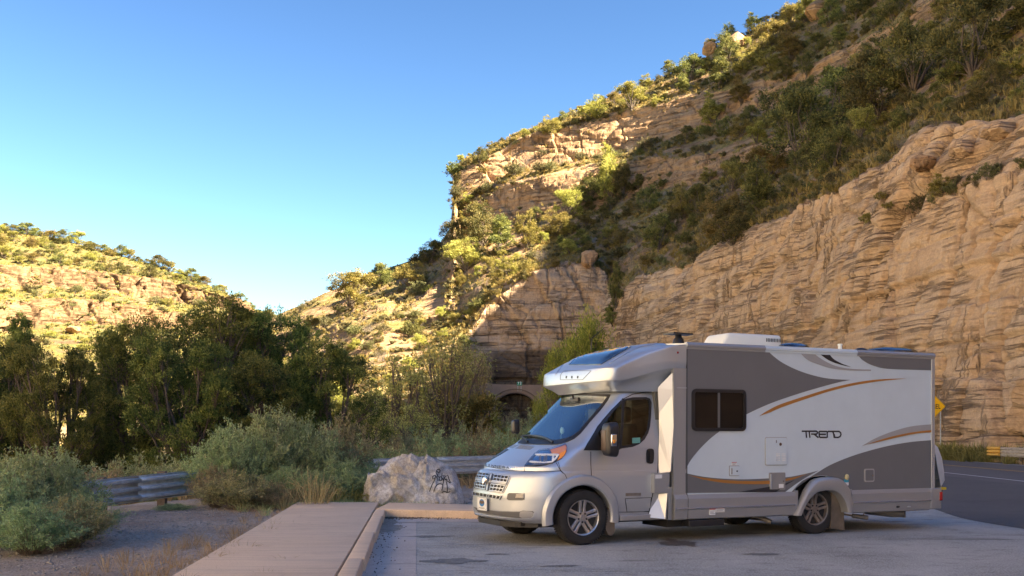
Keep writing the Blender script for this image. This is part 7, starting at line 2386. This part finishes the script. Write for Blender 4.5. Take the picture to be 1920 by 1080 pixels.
rr = thrie('guardrail', r2, 0.50, BEAM, 'dusty guardrail with yellow end panel beside the road at the right border', face=1, nw=3)
d_ = (Vector(r2[1]) - Vector(r2[0])).normalized(); nn_ = Vector((d_.y, -d_.x, 0))
ep = MB()
for i in range(3):
    z0 = 0.92 - i * 0.175
    a = Vector((0, 0, 0)) - d_ * 0.25 + nn_ * 0.02; b = a + d_ * 1.25
    vs = []
    for q in (a, b):
        for dz, dd in ((0, 0.06), (-0.045, 0.15), (-0.12, 0.15), (-0.165, 0.06)):
            vs.append((q.x + nn_.x * dd, q.y + nn_.y * dd, z0 + dz))
    ep.add(vs, [(0, 1, 5, 4), (1, 2, 6, 5), (2, 3, 7, 6), (0, 1, 2, 3), (4, 5, 6, 7)])
ep.build('end_panel', YEND, rr, fix=False)

# ---- warning sign beyond the rear of the motorhome
sx, sy = (1750 - 960) / F * 67, 67.0
sg = empty('road_sign', (sx, sy, float(zg(sy))), 0, label='yellow diamond tunnel warning sign half hidden behind the motorhome', cat='road sign')
cz = topz(762, 67) - float(zg(sy))
hd_ = 23 / F * 67
YS = simple('yellow sign face', (0.85, 0.50, 0.005), 0.45)
BS = simple('black sign print', (0.02, 0.02, 0.02), 0.6)
def diamond(h, y0, y1, mat, name, par, r=0.06):
    pts = []
    for k in range(4):
        a = R(90 * k + 90)
        c = Vector((math.cos(a), math.sin(a))) * (h - r * 1.4)
        for t in range(-2, 3):
            b = a + R(45 * t / 2)
            pts.append((c.x + math.cos(b) * r, cz + c.y + math.sin(b) * r))
    return MB().prism(pts, 'y', y0, y1).build(name, mat, par)
dp = diamond(hd_, -0.010, 0.0, YS, 'sign_plate', sg)
# thin black border line
def dring(h0, h1):
    mb = MB()
    o = [(math.cos(R(90 * k)) * h0, math.sin(R(90 * k)) * h0) for k in range(4)]; i_ = [(math.cos(R(90 * k)) * h1, math.sin(R(90 * k)) * h1) for k in range(4)]
    mb.add([(x, -0.013, cz + z) for x, z in o] + [(x, -0.013, cz + z) for x, z in i_], [(k, (k + 1) % 4, (k + 1) % 4 + 4, k + 4) for k in range(4)])
    return mb
dring(hd_ * 0.95, hd_ * 0.93).build('sign_border', BS, dp, fix=False)
tw = hd_ * 1.24
x0_ = -tw / 2
for i, ch in enumerate('TUNNEL'):
    vs, fs = glyphs(ch, 0.02)
    mx_ = max(v[0] for v in vs); mn_ = min(v[0] for v in vs)
    wv = tw / 6 * 0.78
    MB().add([(x0_ + i * tw / 6 + (v[0] - mn_) / (mx_ - mn_) * wv, -0.0135, cz - 0.15 + v[1] / 0.7 * 0.30) for v in vs], fs).build('letter', BS, dp, fix=False)
for k in (-0.42, 0.46):
    MB().box((k - 0.03, 0.0, -0.3), (k + 0.03, 0.05, cz + 0.3)).build('post', GALV, sg)

# ---- tunnel portal
TY = 178.0
tx0 = (966 - 960) / F * TY
PC = simple('brown portal concrete', (0.30, 0.215, 0.155), 0.85, var=0.18, vscale=0.5)
tz = float(zg(TY))
portal = empty('tunnel_portal', (tx0, TY, tz), 0, label='low brown concrete tunnel portal with round arch in the dark cliff', cat='tunnel')
hw = 3.45; zc = (HZ - 737) / F * TY + CAMH - tz - hw * 0.82
ztop_ = (HZ - 720) / F * TY + CAMH - tz
xl, xr = (905 - 960) / F * TY - tx0, (1075 - 960) / F * TY - tx0
mb = MB()
outer, inner = [], []
na = 24
arc = [(hw * math.cos(math.pi * i / na), zc + hw * 0.82 * math.sin(math.pi * i / na)) for i in range(na + 1)]
face = [(xr, -3), (xr, ztop_ - 0.25), (xl, ztop_), (xl, -3), (-hw, -3)] + [(x, z) for x, z in reversed(arc)] + [(hw, -3)]
mb.prism(face, 'y', 0, 0.9).build('portal_wall', PC, portal)
PC2 = simple('dark portal moulding', (0.17, 0.12, 0.085), 0.85, var=0.15, vscale=1)
for rr_, pr_, mt in ((1.0, 0.16, PC2), (1.10, 0.10, PC), (1.20, 0.16, PC2)):
    m2 = MB(); vs = []
    for i in range(na + 1):
        a = math.pi * i / na
        for q, yy in ((rr_, 0.0), (rr_, -pr_), (rr_ + 0.055, -pr_), (rr_ + 0.055, 0.0)):
            vs.append((hw * q * math.cos(a), yy, zc + hw * 0.82 * q * math.sin(a)))
    m2.add(vs, [(i * 4 + j, i * 4 + j + 1, i * 4 + j + 5, i * 4 + j + 4) for i in range(na) for j in range(3)])
    m2.build('arch_ring', mt, portal, smooth=40)
TL_ = simple('near-black tunnel lining', (0.008, 0.0075, 0.007), 0.95, var=0.3)  # lining colour set near black to keep the tunnel mouth dark
m3 = MB(); vs = []
for k in range(12):
    yy = k * 6.0; cx_ = -0.02 * yy * yy / 10
    for x, z in [(hw, -3)] + arc + [(-hw, -3)]: vs.append((x * 1.002 + cx_, yy + 0.4, z))
m_ = na + 3
m3.add(vs, [(k * m_ + j, k * m_ + j + 1, (k + 1) * m_ + j + 1, (k + 1) * m_ + j) for k in range(11) for j in range(m_ - 1)] + [tuple(11 * m_ + j for j in range(m_))])
m3.build('tunnel_lining', TL_, portal, smooth=40)
gx_, gz_ = (974 - 960) / F * TY, topz(719, TY) - 0.05
gs = empty('height_sign', (gx_, TY - 0.1, gz_), 0, label='small green sign with white figures above the tunnel arch', cat='sign')
GS = simple('green sign face', (0.0, 0.22, 0.10), 0.5)
w_ = 5.0 / F * TY; h_ = 3.4 / F * TY
bp_ = MB().box((-w_, -0.03, -h_), (w_, 0.0, h_)).build('sign_plate', GS, gs)
for i, ch in enumerate('72'):
    v2_, f2_ = glyphs(ch, 0.03)
    MB().add([(-w_ * 0.68 + i * w_ * 0.85 + v[0] * 0.48, -0.034, -h_ * 0.5 + v[1] * 0.62 + (0.04 if i else 0)) for v in v2_], f2_).build('figure', M['stickerwhite'], bp_, fix=False)
for k in (-1, 1): MB().box((k * w_ * .6 - 0.03, 0.0, -h_ - 1.0), (k * w_ * .6 + 0.03, 0.05, h_ * .8)).build('post', GALV, gs)

# ---- boulders
def rock_mesh(name, dims, seed, mat, npt=26):
    """angular broken block: hull of scattered points, chipped along its edges"""
    g = rng(seed)
    V = unit(g.normal(size=(npt, 3)))
    e = 3.4
    k = (np.abs(V) ** e).sum(1) ** (1 / e)
    V = V / k[:, None] * np.array(dims) * g.uniform(0.86, 1.04, (npt, 1))
    bm = bmesh.new()
    for p in V: bm.verts.new(p)
    r = bmesh.ops.convex_hull(bm, input=bm.verts[:])
    bmesh.ops.delete(bm, geom=[v for v in bm.verts if not v.link_faces], context='VERTS')
    bmesh.ops.dissolve_limit(bm, angle_limit=R(12), verts=bm.verts[:], edges=bm.edges[:])
    bmesh.ops.bevel(bm, geom=bm.edges[:], offset=0.06, segments=2, profile=0.6, affect='EDGES', clamp_overlap=True)
    bmesh.ops.triangulate(bm, faces=bm.faces[:])
    bmesh.ops.subdivide_edges(bm, edges=bm.edges[:], cuts=2, use_grid_fill=True)
    P_ = np.array([v.co[:] for v in bm.verts])
    d = fbm(P_[:, 0] * 3 + seed, P_[:, 1] * 3, P_[:, 2] * 5, 4, seed) * 0.10 - 0.05 * (np.abs(((P_[:, 2] * 3.1 + seed) % 1) - 0.5) < 0.07)
    for v, dd_ in zip(bm.verts, d): v.co += v.co.normalized() * float(dd_)
    me = bpy.data.meshes.new(name); bm.to_mesh(me); bm.free()
    me.polygons.foreach_set('use_smooth', np.ones(len(me.polygons), bool)); me.set_sharp_from_angle(angle=R(24)); me.materials.append(mat)
    return me
mb_, nt, b = newmat('pale limestone boulder')
v = coords(nt)
n1 = noise(nt, v, 1.6, 7, 0.7, 0.5); n2 = noise(nt, v, 9, 6, 0.75, 0.4); n3 = noise(nt, v, 45, 4, 0.7)
c = ramp(nt, n1, [(0.32, (0.36, 0.31, 0.255)), (0.46, (0.56, 0.52, 0.465)), (0.60, (0.74, 0.72, 0.68))])
c = mixc(nt, ramp(nt, math_(nt, 'ABSOLUTE', math_(nt, 'SUBTRACT', n2, 0.5)), [(0.0, 0.75), (0.035, 0.0)]), c, (0.19, 0.155, 0.12))
c = mixc(nt, ramp(nt, n3, [(0.58, 0.0), (0.7, 0.5)]), c, (0.16, 0.14, 0.12))
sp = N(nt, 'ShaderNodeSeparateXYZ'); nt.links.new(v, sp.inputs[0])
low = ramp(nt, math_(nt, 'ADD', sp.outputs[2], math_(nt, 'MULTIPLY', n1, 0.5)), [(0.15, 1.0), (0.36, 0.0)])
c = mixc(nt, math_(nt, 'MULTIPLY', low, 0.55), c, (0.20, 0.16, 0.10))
nt.links.new(c, b.inputs['Base Color']); b.inputs['Roughness'].default_value = 0.9
bump(nt, b, math_(nt, 'ADD', n2, math_(nt, 'MULTIPLY', n3, 0.5)), 0.9, 0.04)
# hero boulder: outline points give its profile, depth rounds off
bx, by = (778 - 960) / F * 22.4, 22.4
bm = bmesh.new(); bmesh.ops.create_icosphere(bm, subdivisions=6, radius=1.0)
V = np.array([q.co[:] for q in bm.verts]); bm_faces = [[q.index for q in f.verts] for f in bm.faces]; bm.free()
prof_t = np.array([(-90.5, 0.0), (-90, 25), (-88, 46), (-80, 61), (-71, 70), (-49, 83), (-34, 90), (-8, 98), (3, 98), (18, 92), (32, 83), (53, 71), (75, 62), (84, 50), (87, 41), (87.5, 20), (88, 0)]) / F * 22.4 * 1.04
ax = np.clip(V[:, 0] * 1.02, -1, 1)
xx = ax * 0.5 * (prof_t[-2, 0] - prof_t[0, 0]) + 0.5 * (prof_t[-2, 0] + prof_t[0, 0])
hx_ = np.interp(xx, np.maximum.accumulate(prof_t[:-1, 0] + np.arange(len(prof_t) - 1) * 1e-5), prof_t[:-1, 1])
r_yz = np.hypot(V[:, 1], V[:, 2]) + 1e-9
ang = np.arctan2(V[:, 2], V[:, 1])
cz_, sz_ = np.abs(np.cos(ang)) ** 0.6 * np.sign(np.cos(ang)), np.abs(np.sin(ang)) ** 0.85 * np.sign(np.sin(ang))
cap_ = np.clip(r_yz * 1.6, 0, 1)
zz = np.where(sz_ > 0, hx_ * sz_ * cap_, 0.15 * sz_)
yy = cz_ * 0.72 * cap_ * (0.75 + 0.25 * (1 - ax ** 2))
# lower front step: the front bottom bulges, the upper part leans back
yy = np.where((yy < 0), yy * (1.15 - 0.45 * np.clip(zz / 1.2, 0, 1)) , yy)
P_ = np.stack([xx, yy, zz], 1)
f1, e1 = facets(P_[:, 0], P_[:, 1], P_[:, 2], 0.55, 41, 0.34, 0.20); f2, e2 = facets(P_[:, 0], P_[:, 1], P_[:, 2], 0.17, 43, 0.36, 0.20)
nn_ = unit(np.stack([ax * 0.6, cz_, sz_], 1))
dd = f1 + f2 + 0.025 * fbm(P_[:, 0] * 3, P_[:, 1] * 3, P_[:, 2] * 5, 4, 4) + 0.012 * fbm(P_[:, 0] * 22, P_[:, 1] * 22, P_[:, 2] * 26, 3, 6)
ledge = smooth01((P_[:, 2] - 0.60 - 0.1 * fbm(P_[:, 0] * 2, 0, 0, 2, 9)) / 0.03) * (P_[:, 0] < 0.25)
dd = dd - 0.13 * ledge
amt = np.where(P_[:, 0] > 0.28, 0.45, 1.0) 
P_ = P_ + nn_ * (dd * amt)[:, None]
me = bpy.data.meshes.new('boulder'); me.from_pydata([tuple(p) for p in P_], [], bm_faces)
me.polygons.foreach_set('use_smooth', np.ones(len(me.polygons), bool)); me.materials.append(mb_)
boulder = link('boulder', me, None, label='large pale limestone boulder with black graffiti scrawl behind the kerb', cat='boulder')
boulder.location = (bx, by, 0.02)
bvb = BVHTree.FromPolygons([tuple(p) for p in P_], bm_faces)
def gcast(px, py):
    d = Vector(((px - 960) / F, 1, (HZ - py) / F)).normalized()
    o_ = Vector((-bx, -by, CAMH - 0.02))
    h = bvb.ray_cast(o_, d)
    return h
SPRAY = simple('black spray paint', (0.012, 0.012, 0.012), 0.6)
def ZG(pts): return Z1(pts, 640, 820, 6.75)
gl = [
 [(1115, 690), (1130, 650), (1150, 600), (1180, 545), (1195, 490), (1190, 482), (1160, 492), (1152, 515), (1165, 530), (1190, 520)],
 [(1195, 490), (1215, 520), (1225, 555)], [(1205, 420), (1200, 450), (1215, 490), (1222, 480), (1212, 470), (1222, 500), (1235, 505)],
 [(1205, 420), (1230, 405), (1252, 420), (1245, 445), (1225, 450), (1212, 430)],
 [(1240, 500), (1240, 545), (1268, 550), (1275, 510), (1255, 500), (1240, 510)], [(1275, 455), (1272, 505), (1290, 550)],
 [(1300, 480), (1296, 545), (1285, 600)], [(1330, 490), (1298, 520), (1330, 545), (1380, 582)], [(1345, 475), (1360, 520), (1382, 580)], [(1310, 530), (1345, 535)],
 [(1170, 690), (1185, 640), (1215, 600), (1250, 588), (1285, 600), (1282, 640), (1270, 675)],
 [(1330, 560), (1340, 620), (1342, 690)], [(1270, 700), (1300, 685), (1340, 700), (1380, 690)],
]
for ln in gl:
    pts = []
    for p in densify(ZG(ln), 1.2, False):
        h = gcast(*p)
        if h[0] is not None: pts.append((h[0], h[1]))
    if len(pts) < 2: continue
    mb = MB(); vs = []
    for i, (p, n) in enumerate(pts):
        t = (pts[min(i + 1, len(pts) - 1)][0] - pts[max(0, i - 1)][0]).normalized()
        s = t.cross(Vector((0, -1, 0.15))).normalized() * 0.0085
        q = p + Vector((0, -0.012, 0.004))
        vs += [tuple(q - s), tuple(q + s)]
    mb.add(vs, [(2 * i, 2 * i + 1, 2 * i + 3, 2 * i + 2) for i in range(len(pts) - 1)])
    mb.build('graffiti_stroke', SPRAY, boulder, fix=False)

# other rocks one can tell apart
ROCKM = simple('tan sandstone block', (0.42, 0.29, 0.18), 0.9, var=0.35, vscale=0.7, bstr=0.8, bscale=6)
ROCKG = simple('grey limestone block', (0.33, 0.28, 0.23), 0.9, var=0.35, vscale=0.8, bstr=0.8, bscale=6)
rm = [rock_mesh('rock', (1.0, 0.9, 0.85), 50 + i, MR2) for i in range(4)]
rg = [rock_mesh('rock', (1.0, 0.9, 0.85), 60 + i, MR if i == 1 else ROCKG) for i in range(2)]
for me_ in rm + rg:
    a_r = me_.attributes.new('rock', 'FLOAT', 'POINT'); a_r.data.foreach_set('value', np.ones(len(me_.vertices), np.float32))
def rock_at(px, py, w, h, me_, label, name='rock', grid=0, grp=None, Z=None, tilt=0.0, sink=0.25):
    if Z is None:
        v_, _ = nearest_vertex(px, py, pR if grid == 0 else pL, qR if grid == 0 else qL, GR if grid == 0 else GL)
    else:
        x, y = at_(px, Z); v_ = (x, y, gz1(x, y))
    o = link(name, me_, None, label=label, cat='rock', group=grp)
    sx_, sz_2 = w / F * v_[1] / 2, h / F * v_[1] / 2
    o.location = (v_[0], v_[1], v_[2] + sz_2 * (1 - sink)); o.scale = (sx_, sx_ * 0.85, sz_2 / 0.85)
    o.rotation_euler = (tilt, tilt * 0.5, (px * 0.37) % 6.28)
    return o
rock_at(1328, 100, 34, 32, rm[0], 'small tan rock knob on the skyline, left of the bigger knob', 'rock')
rock_at(1372, 92, 52, 40, rm[1], 'biggest tan rock knob on the skyline', 'rock')
rock_at(1528, 36, 48, 42, rm[2], 'pale rock knob on the skyline near the top border', 'rock')
rock_at(1108, 500, 42, 40, rm[3], 'squarish layered block at the head of the gully')
rock_at(1800, 300, 56, 44, rg[1], 'rounded pale block on the rim of the road cut')
rock_at(1735, 318, 60, 36, rm[1], 'tan block on the rim of the road cut left of the rounded pale one')
rock_at(1868, 262, 80, 40, rg[1], 'long pale block on the rim near the right border')
rock_at(925, 800, 26, 18, rg[0], 'pale boulder left of the tunnel mouth', Z=120)
rock_at(912, 785, 16, 22, rg[1], 'small pale block below the tunnel cliff', Z=128)
rock_at(140, 622, 34, 18, rm[0], 'pinkish fallen block below the far hill cliff', grid=1)
rock_at(60, 640, 22, 14, rm[2], 'small fallen block below the far hill cliff, left one', grid=1)
for i, (px, py, w, h) in enumerate([(905, 742, 22, 40), (918, 760, 24, 50), (926, 775, 20, 40)]):
    rock_at(px, py + 20, w, h, rg[i % 2], ['upper', 'middle', 'lower'][i] + ' grey block of the stone heap beside the tunnel arch', Z=150, sink=0.1)
# pebbles in the gutter and on the lay-by, gravel beside the walk
def pebbles(name, label, spots, seed, mat):
    g = rng(seed)
    VV, FF, k = [], [], 0
    base = np.array([(1, 0, 0), (-1, 0, 0), (0, 1, 0), (0, -1, 0), (0, 0, 1), (0, 0, -1)], float)
    tri = np.array([(0, 2, 4), (2, 1, 4), (1, 3, 4), (3, 0, 4), (2, 0, 5), (1, 2, 5), (3, 1, 5), (0, 3, 5)])
    for x, y, z, s in spots:
        q = base * s * g.uniform(0.6, 1.3, (6, 1)) * np.array([1, 1, 0.6]); a = g.uniform(0, 6.28)
        R_ = np.array([[math.cos(a), -math.sin(a), 0], [math.sin(a), math.cos(a), 0], [0, 0, 1]])
        VV.append(q @ R_.T + [x, y, z + s * 0.3]); FF.append(tri + k); k += 6
    me = npmesh(name, np.concatenate(VV), np.concatenate(FF), mat)
    return link(name, me, None, kind='stuff', label=label, cat='gravel')
g = rng(88)
sp_ = []
for _ in range(260):
    s = g.uniform(-2, SL); o = abs(g.normal(0, 0.16)) + 0.01
    q = kp(s, o); sp_.append((q[0], q[1], 0.012, g.uniform(0.004, 0.013)))
for _ in range(420):
    q = cp_(abs(g.normal(0, 0.45)), -abs(g.normal(0, 0.22))); sp_.append((q[0], q[1], 0.012, g.uniform(0.004, 0.016)))
for _ in range(260):
    q = cp_(g.uniform(0, 4), -abs(g.normal(0, 0.06))); sp_.append((q[0], q[1], 0.012, g.uniform(0.004, 0.012)))
pebbles('gutter_litter', 'small brown stones and litter lying in the gutter corner', sp_, 5, simple('brown grit', (0.13, 0.095, 0.065), 0.9, var=0.4, vscale=40))
sp_ = []
for _ in range(9000):
    y = g.uniform(8.5, 27); x = g.uniform(railx(y) + 0.0, -0.6 if y > 21.3 else L0.x + (L1.x - L0.x) * (y - L0.y) / (L1.y - L0.y) - 0.03)
    sp_.append((x, y, 0, g.uniform(0.008, 0.024) * (1.6 if g.random() < 0.06 else 1)))
zz_ = ground_z(np.array([s[0] for s in sp_]), np.array([s[1] for s in sp_]))
sp_ = [(a, b_2, float(z), d) for (a, b_2, _, d), z in zip(sp_, zz_)]
pebbles('gravel', 'grey crushed gravel between the walk and the guardrail', sp_, 6, simple('grey gravel', (0.30, 0.28, 0.255), 0.9, var=0.45, vscale=25))
# ================================================================== LABELS THAT SINGLE OUT EACH PLANT
# every repeated plant is described by its size, its form and the nearest thing one can find in the picture
def _px(o):
    l = o.location
    return 960 + F * l.x / max(1.0, l.y), HZ - F * (l.z - CAMH) / max(1.0, l.y)
marks = [(lab_.split(',')[0] if len(lab_) > 70 else lab_, px, py) for (_, px, py, _, _, lab_) in hero]
marks += [('cliff nose', 856, 330), ('top of the tunnel cliff', 1000, 520), ('tunnel mouth', 966, 760), ('biggest rock knob on the skyline', 1372, 80), ('notch at the right end of the far hill', 480, 585),
          ('left border on the far hill', 10, 470), ('middle of the far hill crest', 250, 487), ('lower pale cliff of the far hill', 150, 580), ('overhang of the upper cliff of the far hill', 290, 555), ('right border above the road cut', 1905, 180),
          ('top border above the upper wood', 1650, 10), ('top right corner', 1890, 20), ('right border on the road cut rim', 1900, 240), ('airy trees left of the tunnel', 830, 690), ('crest end above the valley notch', 540, 600), ('valley behind the largest juniper', 430, 700), ('valley behind the left juniper', 60, 720)]
short = {}
for lab_, px, py in marks: short[(px, py)] = lab_
fam = {}
for o in list(bpy.data.objects):
    if o.parent is None and o.get('group') and o.get('category') in ('tree', 'shrub') and o['group'] not in (G1, 'junipers behind the guardrail'):
        px, py = _px(o)
        best = min(marks, key=lambda m: (m[1] - px) ** 2 + (m[2] - py) ** 2)
        dx, dy = px - best[1], py - best[2]
        side = ('right of' if dx > 0 else 'left of') if abs(dx) > abs(dy) * 1.1 else ('below' if dy > 0 else 'above')
        kind = o.name.split('.')[0].replace('_', ' ')
        words = o['label'].split()
        tone = next((w for w in ('dark', 'olive-green', 'yellow-green', 'golden-green', 'grey-olive', 'leafless', 'bright', 'spreading', 'olive', 'grey-green') if w in words), 'green')
        fam.setdefault((tone, kind, side, best[0]), []).append((math.hypot(dx, dy), o))
ORD = ['nearest', 'second nearest', 'third nearest', 'fourth nearest', 'fifth nearest', 'sixth nearest', 'seventh nearest', 'eighth nearest', 'ninth nearest', 'tenth nearest', 'eleventh nearest', 'twelfth nearest', 'thirteenth nearest', 'fourteenth nearest', 'fifteenth nearest', 'sixteenth nearest', 'seventeenth nearest', 'eighteenth nearest', 'nineteenth nearest', 'twentieth nearest']
for (tone, kind, side, mk_), lst in fam.items():
    lst.sort(key=lambda t: t[0])
    mk_ = ' '.join(mk_.split()[:11])
    for i, (_, o) in enumerate(lst):
        pos = '' if len(lst) == 1 else ', ' + (ORD[i] if i < len(ORD) else 'far out') + ' to it'
        t = f'{tone} {kind} {side} the {mk_}{pos}'
        if len(t.split()) > 16: t = ' '.join(f'{tone} {kind} {side} the {mk_}'.split()[:13]) + (pos.replace(' to it', '') if pos else '')
        o['label'] = t
